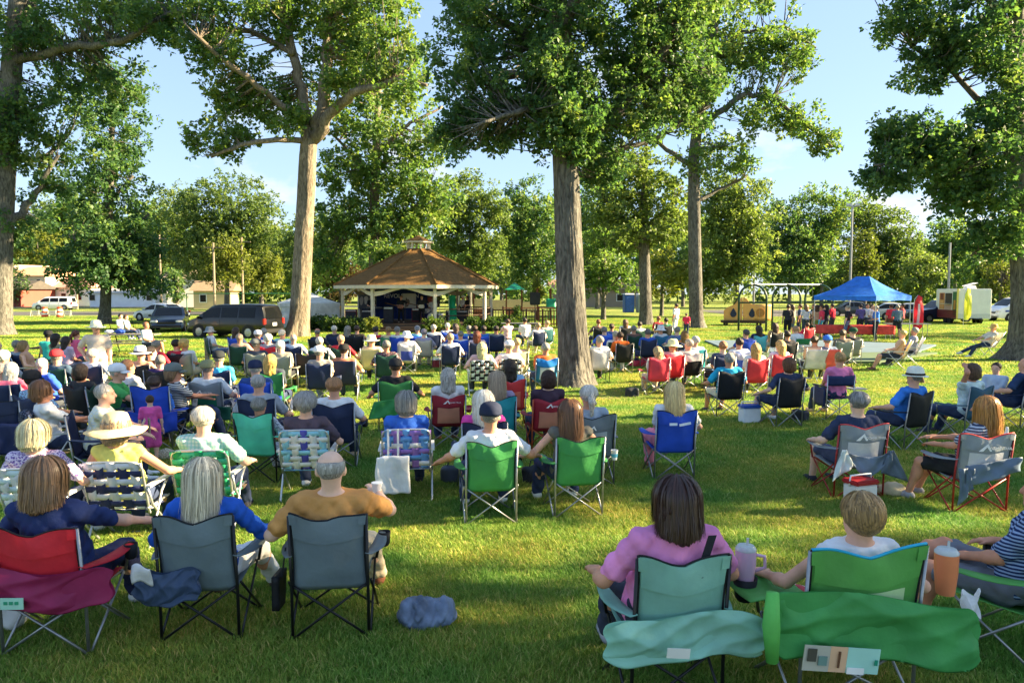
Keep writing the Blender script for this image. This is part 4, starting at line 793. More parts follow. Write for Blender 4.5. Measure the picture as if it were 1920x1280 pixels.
picnic(P(248, 660, 29.5) * V3(1, 1, 0), R(4), 'grey picnic table with bags on it at the left, beside the seated person in white', '#77726a', 2.0)
picnic(P(132, 690, 22.6) * V3(1, 1, 0), R(6), 'brown picnic table among the left audience with four people on it', '#5a3a2b', 2.0)
picnic(P(222, 606, 47) * V3(1, 1, 0), R(3), 'dark picnic table under the dense maple at left', '#4b4438', 2.0)
picnic(P(975, 628, 40) * V3(1, 1, 0), R(5), 'grey picnic table between the bandstand ramp and the great oak', '#6a6a6c', 2.0)
def folding_table(loc, yaw, label, cloth=None, L=1.8, top='#d6d2c8'):
    t = empty('folding_table', loc, yaw, label, 'table'); m = MB(); m.box((0, 0, .73), (L, .75, .04)); m.obj('tabletop', paint(top), t, bevel=.01)
    for sx in (-1, 1):
        for sy in (-1, 1): MB().tube([(sx * L * .42, sy * .28, 0), (sx * L * .42, sy * .28, .72)], .016, 6).obj('leg', metal('#9a9c9e'), t)
    if cloth: MB().sheet(lambda u, v: ((u - .5) * (L + .04), -.385 - .02 * math.sin(10 * u) * v, .757 - .42 * v), 20, 5, .004).obj('table_skirt', fabric(cloth), t, True); m = MB(); m.box((0, 0, .756), (L + .03, .78, .006)); m.obj('tablecloth', fabric(cloth), t)
    return t
folding_table(P(1572, 628, 37.6) * V3(1, 1, 0), R(-6), 'red-clothed folding table left of the canopy, behind the swing legs', '#c6443c', 2.4); folding_table(P(1632, 630, 37.0) * V3(1, 1, 0), R(-4), 'red-clothed folding table under the blue canopy', '#c6443c', 2.0)
folding_table(P(1700, 625, 39.5) * V3(1, 1, 0), R(-4), 'cream folding table right of the canopy', None, 2.2, '#cdbfa2')
# ------------------------------------------------------------------ playground
def swing_set():
    b = G(1410, 621); t = empty('swing_set', b, 0, 'dark green swing frame with three arches and pale top beam', 'swing set'); gm = paint('#1d4034', .4)
    D = Vector((2.38, .85, 0)); a = Vector((.67, -.55, 0))
    for k in range(3):
        c = D * k; h, w = 2.85, 1.0; q = lambda s, z: c + a * s + Vector((0, 0, z)); pts = [q(-1, 0), q(-1, h - .85)] + [q(-math.cos(R(g)), h - .85 + .85 * math.sin(R(g))) for g in range(15, 180, 15)] + [q(1, h - .85), q(1, 0)]
        MB().tube(pts, .068, 8).obj('arch', gm, t, True); MB().tube([q(-1, 1.75), q(1, 1.75)], .05, 6).obj('crossbar', gm, t)
    MB().tube([D * -.05 + V3(0, 0, 2.87), D * 2.05 + V3(0, 0, 2.87)], .055, 8).obj('top_beam', metal('#c8caca'), t)
    for x in (.3, .7, 1.3, 1.7):
        for s in (-.09, .09): MB().tube([D * (x + s) + V3(0, 0, 2.84), D * (x + s) + V3(0, 0, .55)], .008, 4).obj('chain', metal('#9a9c9e'), t)
        MB().sheet(lambda u, v: D * (x + (u - .5) * .18) + a * (v - .5) * .18 + V3(0, 0, .55 - .08 * math.sin(math.pi * u)), 6, 2, .012).obj('seat', rubber(), t)
swing_set()
def play_pod():
    b = P(1392, 606, 53) * V3(1, 1, 0); t = empty('play_house', b, R(-8), 'tan moulded play pod with teardrop windows left of the swings', 'playground equipment'); tan = pm('tan plastic', lin('#d9a860'), .5, var=.08, vscale=3)
    m = MB(); m.box((.1, .4, .30), (2.9, 1.6, .18)); m.obj('deck', wood('#3a2f26'), t)
    for sx in (-1.1, 1.2):
        for sy in (-.2, 1.0): m = MB(); m.box((sx, sy, .12), (.14, .14, .26)); m.obj('deck_post', wood('#3a2f26'), t)
    poly = [(-1.3, .4), (-.02, .4), (-.02, 2.05), (-.22, 1.95), (-.55, 1.55), (-1.1, 1.30), (-1.3, 1.1)]
    for k, (sg, x0) in enumerate(((1, -.02), (-1, -.02))):
        pl = [(x0 + sg * (x - x0) if sg > 0 else 2 * x0 - x + .04, z) for x, z in poly]; m = MB(); m.prism(pl, -.08 - .06 * k, .02); m.obj('panel', tan, t, bevel=.03)
        cx = -.66 if sg > 0 else .62; m = MB(); m.lathe([(.0001, 0), (1, 0)], 18, fn=lambda p, a: (cx + p.x * .22 * (1 - .45 * max(0, p.y)), -.165, .88 + p.y * (.26 + .12 * max(0, p.y)))); m.obj('teardrop_window', paint('#1f2e4a'), t)
    m = MB(); m.sheet(lambda u, v: (1.2 + .9 * math.sin(math.pi * (u - .5)), .55 - .75 * math.cos(math.pi * (u - .5)), .4 + 1.25 * v - .1 * v * v), 14, 6, .04); m.obj('round_wall', tan, t, True)
    m = MB(); m.lathe([(.0001, 0), (.28, 0), (.3, .03)], 18, fn=lambda p, a: (1.15 + p.x, -.27 - p.z, .95 + p.y)); m.obj('porthole', pm('dark tan plastic', lin('#a9793c'), .5), t); m = MB(); m.box((1.2, .75, 1.45), (1.5, 1.0, .08)); m.obj('roof', tan, t, bevel=.03)
play_pod()
def play_structure():
    b = P(965, 606, 62) * V3(1, 1, 0); t = empty('play_structure', b, 0, 'tan and green climbing structure behind the bandstand ramp', 'playground equipment'); post = wood('#6b3a28'); tan = pm('sand plastic', lin('#e0bf8e'), .5, var=.08); gr = pm('green plastic', lin('#1f8c68'), .4, var=.08)
    for x in (-3.4, -2.0, -.7, .6, 1.9, 3.0):
        for y in (0, 1.5): m = MB(); m.box((x, y, 1.35), (.12, .12, 2.7)); m.obj('post', post, t)
    for x0, x1, z, c in ((-3.4, -2, 1.45, tan), (-2, -.7, 1.35, tan), (-.7, .6, 1.4, tan), (.6, 1.9, 1.2, tan), (-3.4, -2, .55, wood('#b06a48')), (-.7, .6, .5, wood('#b06a48'))): m = MB(); m.box(((x0 + x1) / 2, -.05, z), (x1 - x0 - .1, .06, .8)); m.obj('panel', c, t, bevel=.02)
    for x0, x1 in ((-3.4, -2), (-2, -.7), (-.7, .6), (.6, 1.9)): m = MB(); m.box(((x0 + x1) / 2, .75, .95), (x1 - x0, 1.5, .08)); m.obj('platform', wood('#4b3a30'), t)
    for x in (-2.7, .0): m = MB(); m.add([(x - .85, -.15, 2.6), (x + .85, -.15, 2.6), (x + .85, 1.65, 2.6), (x - .85, 1.65, 2.6), (x, .75, 3.2)], [(0, 1, 4), (1, 2, 4), (2, 3, 4), (3, 0, 4), (3, 2, 1, 0)]); m.obj('roof', tan if x < -1 else gr, t)
    MB().sheet(lambda u, v: (-4.4 - 1.6 * v, .1 + .7 * u, 1.25 - 1.15 * v ** .8 + .12 * (2 * u - 1) ** 2), 6, 12, .04).obj('slide', gr, t, True); MB().sheet(lambda u, v: (2.6 + .8 * u, -.1 - .3 * v, 1.85 - .8 * v), 4, 4, .04).obj('slide_hood', gr, t, True)
    for i in range(7): MB().tube([(2.65 + .12 * i, -.15, .2), (2.65 + .12 * i, -.15, 1.15)], .018, 5).obj('bar', gr, t)
play_structure()
def toilet(u, c, lab):
    t = empty('portable_toilet', P(u, 590, 88) * V3(1, 1, 0), R(8), lab, 'portable toilet'); cm = pm('toilet plastic ' + c, lin(c), .5); m = MB(); m.box((0, 0, 1.05), (1.1, 1.1, 2.1)); m.obj('cabin', cm, t, bevel=.05); m = MB(); m.box((0, -.56, 1.0), (.72, .03, 1.75)); m.obj('door', pm('toilet door ' + c, lin(c), .45, var=.25), t, bevel=.01); m = MB(); m.box((0, 0, 2.17), (1.18, 1.18, .12), taper=.8); m.obj('roof', paint('#d8dade'), t); m = MB(); m.box((.28, -.585, 1.05), (.05, .03, .14)); m.obj('handle', metal('#16171a'), t)
toilet(1178, '#2b55a6', 'blue portable toilet far behind the crowd right of the great oak'); toilet(1203, '#8f9ba4', 'grey portable toilet next to the blue one')
# ------------------------------------------------------------------ street side: barrels, boards, poles, houses
for i, (u, lab) in enumerate(((84, 'orange and white construction barrel nearer the old oak'), (112, 'orange and white construction barrel on the right of the pair'))):
    t = empty('construction_barrel', P(u, 594, 71) * V3(1, 1, 0), 0, lab, 'barrel', 'construction barrels by the street'); prof = [(.0001, 0), (.33, 0), (.33, .06), (.28, .07)]
    MB().lathe(prof, 18).obj('rubber_base', rubber(), t)
    for j, c in enumerate(('#e0522a', '#eceae4', '#e0522a', '#eceae4', '#e0522a')): MB().lathe([(.275 - .012 * j, .07 + .18 * j), (.272 - .012 * j, .245 + .18 * j), (.262 - .012 * j, .25 + .18 * j)], 18).obj('band', paint(c), t, 'edge')
    MB().lathe([(.225, .96), (.2, 1.0), (.0001, 1.0)], 18).obj('lid', paint('#e0522a'), t)
for i, (u, lab) in enumerate(((66, 'low white barricade board left of the construction barrels'), (98, 'low white barricade board between the construction barrels'), (126, 'white and orange barricade right of the construction barrels'))):
    t = empty('barricade', P(u, 592, 74) * V3(1, 1, 0), R(5), lab, 'barricade', 'barricades by the street')
    for z in (.25, .5): m = MB(); m.box((0, 0, z), (.8, .04, .13)); m.obj('board', paint('#e9e2d4'), t)
    for s in (-1, 1): MB().tube([(s * .36, -.2, 0), (s * .36, 0, .62), (s * .36, .2, 0)], .02, 5).obj('leg', paint('#d8d2c4'), t)
def pole(u, v0, v1, d, lab, cross=True, lamp=False):
    b = P(u, v1, d); b.z = 0; h = P(u, v0, d).z; t = empty('utility_pole' if cross else 'light_pole', b, 0, lab, 'pole', 'poles'); MB().tube([(0, 0, 0), (0, 0, h)], [.15, .10], 8).obj('shaft', wood('#8d8070') if cross else metal('#9a9c9e'), t)
    if cross: m = MB(); m.box((0, 0, h - .5), (2.0, .1, .12)); m.obj('crossarm', wood('#7a6c5c'), t)
    if lamp: m = MB(); m.box((0, 0, h - .1), (1.1, .12, .1)); m.obj('crossarm', metal('#9a9c9e'), t); [MB().box((s * .45, -.15, h + .06), (.35, .3, .25)).obj('floodlight', paint('#c9ccce'), t) for s in (-1, 1)]
pole(403, 455, 580, 78, 'pale utility pole behind the front of the black minivan'); pole(456, 445, 580, 84, 'utility pole behind the roof of the black minivan'); pole(145, 470, 575, 105, 'utility pole by the white houses', True); pole(303, 440, 580, 96, 'utility pole between dark maple and round tree'); pole(1592, 385, 600, 76, 'tall grey floodlight pole behind the blue canopy', False, True); pole(1776, 455, 600, 72, 'slim pole beside the food trailer', False); pole(1412, 440, 600, 85, 'thin pale pole behind the tan play pod', False)
t = empty('goal_frame', P(350, 560, 72) * V3(1, 1, 0), 0, 'thin green goal-like frame behind the parked cars', 'frame'); gm = paint('#2d6a4c')
for x in (0, 5, 10): MB().tube([(x, .03 * x, 0), (x, .03 * x, 2.25)], .05, 6).obj('post', gm, t)
MB().tube([(0, 0, 2.25), (10, .3, 2.25)], .045, 6).obj('top_bar', gm, t)
def house(loc, yaw, label, w, dp, h, wall, roof, rh, wins=(), garage=None, wing=None, hip=False):
    t = empty('house', loc, yaw, label, 'house'); wm, rm = pm('siding ' + wall, lin(wall), .8, var=.06, vscale=1), pm('roofing ' + roof, lin(roof), .9, var=.15, vscale=2)
    m = MB(); m.box((0, dp / 2, h / 2), (w, dp, h)); m.obj('wall', wm, t)
    e = .5; ins = w * .28 if hip else 0
    m = MB(); a = [(-w / 2 - e, -e, h - .05), (w / 2 + e, -e, h - .05), (w / 2 + e, dp + e, h - .05), (-w / 2 - e, dp + e, h - .05), (-w / 2 - e + ins, dp / 2, h + rh), (w / 2 + e - ins, dp / 2, h + rh)]; m.add(a, [(0, 1, 5, 4), (2, 3, 4, 5), (1, 2, 5), (3, 0, 4), (3, 2, 1, 0)]); m.obj('roof', rm, t)
    for (x, z, ww, hh) in wins:
        m = MB(); m.box((x, -.03, z), (ww + .2, .08, hh + .2)); f = m.obj('window', paint('#f2f0ea'), t); m = MB(); m.box((x, -.075, z), (ww, .03, hh)); m.obj('pane', glass(), f)
    if wing:
        x, ww, hh, c, rc = wing; m = MB(); m.box((x, -1.5, hh / 2), (ww, 3, hh)); wo = m.obj('wing_wall', pm('brick ' + c, lin(c), .9, var=.2, vscale=3), t); m = MB(); m.add([(x - ww / 2 - .3, -3.3, hh), (x + ww / 2 + .3, -3.3, hh), (x, -3.3, hh + 1.5), (x - ww / 2 - .3, 0, hh), (x + ww / 2 + .3, 0, hh), (x, 0, hh + 1.5)], [(0, 1, 2), (1, 4, 5, 2), (3, 0, 2, 5), (0, 3, 4, 1)]); m.obj('wing_gable', paint('#eeeae2'), t)
        m = MB(); m.box((x, -3.05, 1.1), (ww * .6, .1, 2.1)); g = m.obj('garage_door', paint('#f4f2ee'), t)
        for i in range(4): m = MB(); m.box((x, -3.105, .35 + .5 * i), (ww * .58, .03, .44)); m.obj('panel', paint('#e6e4de'), g)
    return t
house(P(45, 575, 128) * V3(1, 1, 0), R(-12), 'cream two-storey house with tan roof and brick garage wing at left', 9, 8, 5.2, '#efe6d2', '#d2a783', 1.6, [(-3, 3.9, .8, 1.2), (0, 3.9, .8, 1.2), (3.2, 3.9, .7, 1.2)], wing=(-1.2, 4.2, 2.6, '#a5584c', '#4a4440'), hip=True)
house(P(18, 575, 122) * V3(1, 1, 0), R(-12), 'red brick house end partly hidden by the old oak', 4.5, 7, 2.9, '#9c4f44', '#55504c', 1.4, [(.5, 1.6, .8, 1.1)])
house(P(100, 575, 135) * V3(1, 1, 0), R(68), 'white gabled house behind the white minivan', 9, 7, 5.0, '#f1f0ee', '#b9a08e', 2.2, [(-2.5, 3.8, .8, 1.1), (1, 3.8, .8, 1.1), (-1, 1.5, 1.2, 1.2)])
house(P(135, 575, 128) * V3(1, 1, 0), R(-10), 'small white house with pinkish roof by the utility pole', 7, 6, 3.2, '#f3f2ef', '#b98a80', 1.8, [(-1.5, 1.6, .9, 1.1), (1.5, 1.6, .9, 1.1)])
house(P(230, 575, 120) * V3(1, 1, 0), R(-4), 'long low white building behind the dense maple', 11, 6, 2.3, '#f4f5f7', '#c7c2ba', .7, [(-5, 1.5, .9, .9), (4.5, 1.5, .9, .9)])
house(P(352, 575, 118) * V3(1, 1, 0), R(12), 'white house half hidden behind the spruce', 6, 6, 4.6, '#f2efe8', '#9a8f84', 1.6, [(-1, 3.4, .8, 1.1)])
house(P(398, 575, 105) * V3(1, 1, 0), R(6), 'tan house behind the yellow maple', 5, 5, 2.6, '#cbb78f', '#8d7a64', 1.4, [(-1.2, 1.5, .8, 1)])
house(P(1130, 575, 120) * V3(1, 1, 0), R(3), 'distant low brown house behind the crowd right of the great oak', 16, 8, 2.8, '#9b8a78', '#8a6d5c', 1.6, [(-4, 1.5, 1.4, 1), (3, 1.5, 1.4, 1)])
# woodland closing the view
def woodland():
    rg = np.random.default_rng(77); n = 2400; x = rg.uniform(-230, 230, n); y = 150 + rg.random(n) * 45 + .0012 * x * x * .3; top = 15 + 5 * np.sin(x * .05) + 3 * np.sin(x * .13 + 1) + 2 * np.sin(x * .31)
    C = np.stack([x, y, .5 + rg.random(n) ** .7 * np.maximum(top, 5)], 1); V, F, t = leaves(C, np.full(n, 2.6), 50, 1.25, rg, np.clip(rg.normal(.45, .18, n), 0, 1)); me = npmesh('woodland', V, F, LEAF['oak']); vcol(me, t); tag(ob('woodland', me), 'hazy line of distant woods closing the park view', 'woods', kind='stuff')
woodland()
# ------------------------------------------------------------------ wooden post in the left crowd
t = empty('wooden_post', G(389, 683), 0, 'short squared wooden post standing in the grass left of the seated rows', 'post'); m = MB(); m.box((0, 0, .42), (.13, .13, .84)); m.obj('shaft', wood('#b39a72'), t, bevel=.01); m = MB(); m.box((0, 0, .86), (.15, .15, .04)); m.obj('cap', wood('#c9b48c'), t, bevel=.008)
# ------------------------------------------------------------------ smooth-blended bodies on a grid
def surface_nets(F, org, h):
    S = F < 0
    c = np.zeros(tuple(n - 1 for n in F.shape), np.int8)
    offs = [(i, j, k) for i in (0, 1) for j in (0, 1) for k in (0, 1)]
    for i, j, k in offs: c += S[i:S.shape[0] - 1 + i, j:S.shape[1] - 1 + j, k:S.shape[2] - 1 + k]
    mask = (c > 0) & (c < 8); ci = np.argwhere(mask)
    idx = np.full(c.shape, -1, np.int64); idx[mask] = np.arange(len(ci))
    acc = np.zeros((len(ci), 3)); cnt = np.zeros((len(ci), 1))
    for a in offs:
        for ax in range(3):
            if a[ax]: continue
            b = list(a); b[ax] = 1
            fa = F[ci[:, 0] + a[0], ci[:, 1] + a[1], ci[:, 2] + a[2]]; fb = F[ci[:, 0] + b[0], ci[:, 1] + b[1], ci[:, 2] + b[2]]
            x = (fa < 0) != (fb < 0); t = np.where(x, fa / np.where(x, fa - fb, 1), 0)
            p = np.repeat(np.array([a], float), len(ci), 0); p[:, ax] += t
            acc += p * x[:, None]; cnt += x[:, None]
    V = (ci + acc / np.maximum(cnt, 1)) * h + org
    faces = []
    for ax in range(3):
        u, v = (ax + 1) % 3, (ax + 2) % 3
        s0 = np.take(S, range(0, S.shape[ax] - 1), ax); s1 = np.take(S, range(1, S.shape[ax]), ax)
        e = np.argwhere(s0 != s1)
        e = e[(e[:, u] > 0) & (e[:, v] > 0) & (e[:, u] < c.shape[u]) & (e[:, v] < c.shape[v])]
        if not len(e): continue
        def cell(du, dv):
            q = e.copy(); q[:, u] -= du; q[:, v] -= dv; return idx[q[:, 0], q[:, 1], q[:, 2]]
        f = np.stack([cell(0, 0), cell(1, 0), cell(1, 1), cell(0, 1)], 1)
        ins = S[e[:, 0], e[:, 1], e[:, 2]]; f[~ins] = f[~ins][:, ::-1]
        faces.append(f)
    Fc = np.concatenate(faces); Fc = Fc[(Fc >= 0).all(1)]
    return V, Fc
def A(p): return np.array(p, float)
class Sdf:
    def __init__(s): s.pr = []; s.cut = []
    def cap(s, a, b, ra, rb=None, k=.03): s.pr.append(('c', A(a), A(b), ra, ra if rb is None else rb, k)); return s
    def ell(s, c, r, k=.03, M=None): s.pr.append(('e', A(c), A(r), None if M is None else np.array(M.to_3x3()), 0, k)); return s
    def box(s, c, r, rd, k=.02, M=None): s.pr.append(('b', A(c), A(r), None if M is None else np.array(M.to_3x3()), rd, k)); return s
    def plane(s, n, c): s.cut.append((A(n) / np.linalg.norm(n), c)); return s     # keep n.p < c
    def mesh(s, name, h, noise=None, grow=0):
        lo, hi = [], []
        for p in s.pr:
            if p[0] == 'c': r = max(p[3], p[4]); lo.append(np.minimum(p[1], p[2]) - r); hi.append(np.maximum(p[1], p[2]) + r)
            else: r = p[2].max() if p[3] is None else np.linalg.norm(p[2]); r = np.full(3, r) if p[3] is not None else p[2]; lo.append(p[1] - r - p[4]); hi.append(p[1] + r + p[4])
        mg = 3 * h + abs(grow) + .012; LO = np.min(lo, 0) - mg; HI = np.max(hi, 0) + mg
        n = np.ceil((HI - LO) / h).astype(int) + 1; F = np.full(n, .5, np.float32)
        ax = [LO[i] + h * np.arange(n[i]) for i in range(3)]
        for p, l, u in zip(s.pr, lo, hi):
            k = p[5]; m = mg + k
            i0 = np.clip(((l - m - LO) / h).astype(int), 0, n); i1 = np.clip(((u + m - LO) / h).astype(int) + 2, 0, n)
            sl = tuple(slice(a, b) for a, b in zip(i0, i1))
            X, Y, Z = np.meshgrid(*[ax[i][sl[i]] for i in range(3)], indexing='ij'); q = np.stack([X, Y, Z], -1)
            if p[0] == 'c':
                ab = p[2] - p[1]; L2 = max((ab ** 2).sum(), 1e-12); t = np.clip(((q - p[1]) @ ab) / L2, 0, 1)
                dd = np.linalg.norm(q - p[1] - t[..., None] * ab, axis=-1) - (p[3] + (p[4] - p[3]) * t)
            elif p[0] == 'e':
                w = q - p[1]
                if p[3] is not None: w = w @ p[3]
                k0 = np.linalg.norm(w / p[2], axis=-1); k1 = np.linalg.norm(w / p[2] ** 2, axis=-1); dd = k0 * (k0 - 1) / np.maximum(k1, 1e-6)
            else:
                w = q - p[1]
                if p[3] is not None: w = w @ p[3]
                w = np.abs(w) - (p[2] - p[4]); dd = np.linalg.norm(np.maximum(w, 0), axis=-1) + np.minimum(w.max(-1), 0) - p[4]
            f = F[sl]; hh = np.clip(.5 + .5 * (f - dd) / k, 0, 1); F[sl] = f * (1 - hh) + dd * hh - k * hh * (1 - hh)
        if grow: F -= grow
        if noise or s.cut:
            X, Y, Z = np.meshgrid(*ax, indexing='ij')
            if noise: F += noise(X, Y, Z).astype(np.float32)
            for nn, c in s.cut: F = np.maximum(F, X * nn[0] + Y * nn[1] + Z * nn[2] - c)
        V, Fc = surface_nets(F, LO, h)
        return npmesh(name, V, Fc, None, True)
def folds(amp, f=1.0, ph=0.0):
    return lambda X, Y, Z: amp * (np.sin(31 * f * X + 17 * f * Z + 9 * np.sin(7 * Y + ph) + ph) * .6 + np.sin(23 * f * Z - 19 * f * Y + 6 * np.sin(9 * X + ph)) * .5 + np.sin(53 * f * X - 41 * f * Z + 3 * ph) * .25)

def rumple(amp, f=1.0, ph=0.0):                 # sharp-crested cloth folds
    r = lambda q: 1 - 2 * np.abs(np.sin(q))
    return lambda X, Y, Z: amp * (.45 * r(13 * f * X + 9 * f * Z + 3 * np.sin(6 * Y + ph) + ph) + .35 * r(11 * f * Z - 15 * f * Y + 2.2 * np.sin(9 * X + ph)) + .25 * r(24 * f * X - 17 * f * Z + 2 * np.sin(8 * Y) + 2 * ph))
def ik(a, t, l1, l2, pole):
    a, t, pole = Vector(a), Vector(t), Vector(pole); d = t - a; L = min(d.length, (l1 + l2) * .995); d = d.normalized() if d.length > 1e-6 else Vector((0, 1, 0)); t = a + d * L
    x = (l1 * l1 - l2 * l2 + L * L) / (2 * L); y = math.sqrt(max(l1 * l1 - x * x, 0)); pn = pole - a; pn = (pn - d * pn.dot(d)); pn = pn.normalized() if pn.length > 1e-6 else Vector((1, 0, 0))
    return a + d * x + pn * y, t

POSE = {  # hands: right(+x), left(-x); feet; lean back in degrees; kn = knee pole offset
    'arm':   dict(h=((.31, .16, .63), (-.31, .16, .63)), f=((.14, .55, .07), (-.14, .52, .07)), lean=14),
    'lap':   dict(h=((.07, .20, .58), (-.07, .22, .57)), f=((.12, .56, .07), (-.12, .50, .07)), lean=12),
    'armlap': dict(h=((.32, .17, .63), (-.06, .24, .60)), f=((.16, .56, .07), (-.10, .56, .07)), lean=13),
    'fwd':   dict(h=((.12, .42, .62), (-.10, .42, .60)), f=((.13, .46, .07), (-.15, .46, .07)), lean=-22),
    'cross': dict(h=((.30, .14, .63), (-.05, .22, .60)), f=((-.06, .72, .40), (-.12, .44, .07)), lean=14),
    'phone': dict(h=((.06, .34, .74), (-.05, .30, .68)), f=((.13, .52, .07), (-.13, .52, .07)), lean=10),
    'wide':  dict(h=((.40, .05, .62), (-.42, .02, .60)), f=((.20, .52, .07), (-.20, .50, .07)), lean=14),
    'head':  dict(h=((.30, .16, .63), (-.10, -.10, 1.22)), f=((.14, .55, .07), (-.14, .52, .07)), lean=8),
    'reach': dict(h=((.30, .50, .66), (-.24, .46, .64)), f=((.13, .46, .07), (-.15, .44, .07)), lean=-12),
    'recl':  dict(h=((.20, .25, .60), (-.20, .25, .60)), f=((.10, .80, .16), (-.12, .62, .07)), lean=30),
    'stand': dict(st=1, h=((.24, .08, .82), (-.24, .06, .80)), f=((.10, .02, .07), (-.10, -.02, .07)), lean=2),
    'standf': dict(st=1, h=((.10, .28, 1.05), (-.10, .28, 1.03)), f=((.10, .0, .07), (-.11, .05, .07)), lean=-4),
    'play':  dict(st=1, h=((.16, .22, 1.0), (-.42, .25, 1.18)), f=((.14, .02, .07), (-.14, .04, .07)), lean=3),
    'hip':   dict(st=1, h=((.22, .02, .98), (-.24, .06, .82)), f=((.12, .05, .07), (-.12, -.02, .07)), lean=0),
}
def skeleton(pose, over=None):
    p = dict(POSE[pose]); p.update(over or {}); st = p.get('st'); ln = R(p['lean']); J = {}
    pel = Vector((0, -.06, .47)) if not st else Vector((0, 0, .93)); up = Vector((0, -math.sin(ln), math.cos(ln)))
    J['pel'] = pel; J['waist'] = pel + up * .18; J['chest'] = pel + up * .34; J['neck'] = pel + up * .50
    hb = R(p.get('hd', 0)); uph = Vector((0, -math.sin(ln * .35 + hb), math.cos(ln * .35 + hb))); J['head'] = J['neck'] + uph * .165 + Vector((0, .015, 0)); J['up'] = up
    for s, n in ((1, 'R'), (-1, 'L')):
        i = 0 if s > 0 else 1
        sh = pel + up * .445 + Vector((s * .175, .0, 0)); J['sh' + n] = sh
        e, w = ik(sh, p['h'][i], .29, .25, p.get('ep', [None, None])[i] or sh + Vector((s * .35, -.35, -.35))); J['el' + n], J['wr' + n] = e, w
        hp = pel + Vector((s * .09, .03, -.02)); J['hp' + n] = hp
        k, f = ik(hp, p['f'][i], .43, .42, hp + (Vector((s * .12, .6, .55)) if not st else Vector((s * .05, 1, .0)))); J['kn' + n], J['an' + n] = k, f
    J['st'] = st
    return J
def hand_prims(S, e, w, s, fine, curl=.5):
    e, w = Vector(e), Vector(w); d = (w - e).normalized(); side = d.cross(Vector((0, 0, 1))); side = side.normalized() if side.length > .1 else Vector((1, 0, 0)); nrm = side.cross(d)
    c = w + d * .045; S.cap(w, w + d * .03, .027, .027, .02); S.box(c, (.042, .05, .016), .014, .015, Matrix([[side.x, d.x, nrm.x], [side.y, d.y, nrm.y], [side.z, d.z, nrm.z]]))
    ts = -s if True else s
    inn = side * (-s)
    if fine:
        for q, ln_ in zip((-.032, -.011, .011, .032), (.062, .074, .078, .068)):
            b = w + d * .088 + side * q * (1 if s > 0 else 1); m = b + (d - nrm * curl * .5).normalized() * ln_ * .55; t = m + (d - nrm * curl * 1.6).normalized() * ln_ * .5
            S.cap(b, m, .0098, .009, .006); S.cap(m, t, .009, .0075, .006)
        b = w + d * .02 + inn * .03; m = b + (d * .6 + inn * .8).normalized() * .042; t = m + (d - nrm * .3).normalized() * .034; S.cap(b, m, .014, .011, .01); S.cap(m, t, .011, .009, .006)
    else:
        S.box(w + d * .115 - nrm * .014 * curl, (.038, .04, .013), .012, .012, Matrix([[side.x, d.x, nrm.x], [side.y, d.y, nrm.y], [side.z, d.z, nrm.z]]))
        b = w + d * .02 + inn * .03; S.cap(b, b + (d * .8 + inn * .5).normalized() * .06, .015, .011, .012)
def head_prims(S, J, fine, M):
    M0 = M; T = lambda x, y, z: A(M0 @ Vector((x, y, z))); M = M.to_3x3().normalized().to_4x4()
    E = lambda c, r, k, m: S.ell(c, tuple(HS * q for q in r), k, m)
    E(T(0, -.012, .03), (.074, .093, .088), .03, M); E(T(0, .028, -.045), (.056, .062, .068), .035, M)
    S.cap(T(0, -.02, -.05), A(J['neck']) + A((0, .012, -.02)), .052, .058, .03)
    E(T(.073, -.008, -.005), (.013, .022, .032), .012, M); E(T(-.073, -.008, -.005), (.013, .022, .032), .012, M)
    S.cap(T(0, .086, .015), T(0, .104, -.022), .011, .015, .014)
    E(T(0, .075, -.088), (.026, .02, .02), .02, M)
    if fine: E(T(0, .083, -.055), (.022, .012, .010), .012, M); S.cap(T(-.04, .072, .03), T(.04, .072, .03), .012, .012, .02)
_body = {}
HS = 1.10                                      # heads read a little large next to the chairs, as in the photograph
def face_tint(me, M, fine):
    """brows, eyes and lips as darker / redder skin"""
    n = len(me.vertices); co = np.zeros(n * 3, np.float32); me.vertices.foreach_get('co', co); co = co.reshape(-1, 3)
    Mi = np.array(M.inverted()); q = co @ Mi[:3, :3].T + Mi[:3, 3]; t = np.zeros(n)
    for x in (-.032, .032):
        t = np.maximum(t, np.clip(1.3 - np.linalg.norm((q - [x, .085, .008]) / [.016, .03, .009], axis=1), 0, 1)); t = np.maximum(t, .6 * np.clip(1.3 - np.linalg.norm((q - [x, .09, .032]) / [.022, .03, .007], axis=1), 0, 1))
    vcol(me, t, 'dark'); lp = np.clip(1.4 - np.linalg.norm((q - [0, .095, -.056]) / [.024, .03, .010], axis=1), 0, 1); vcol(me, lp, 'lip')
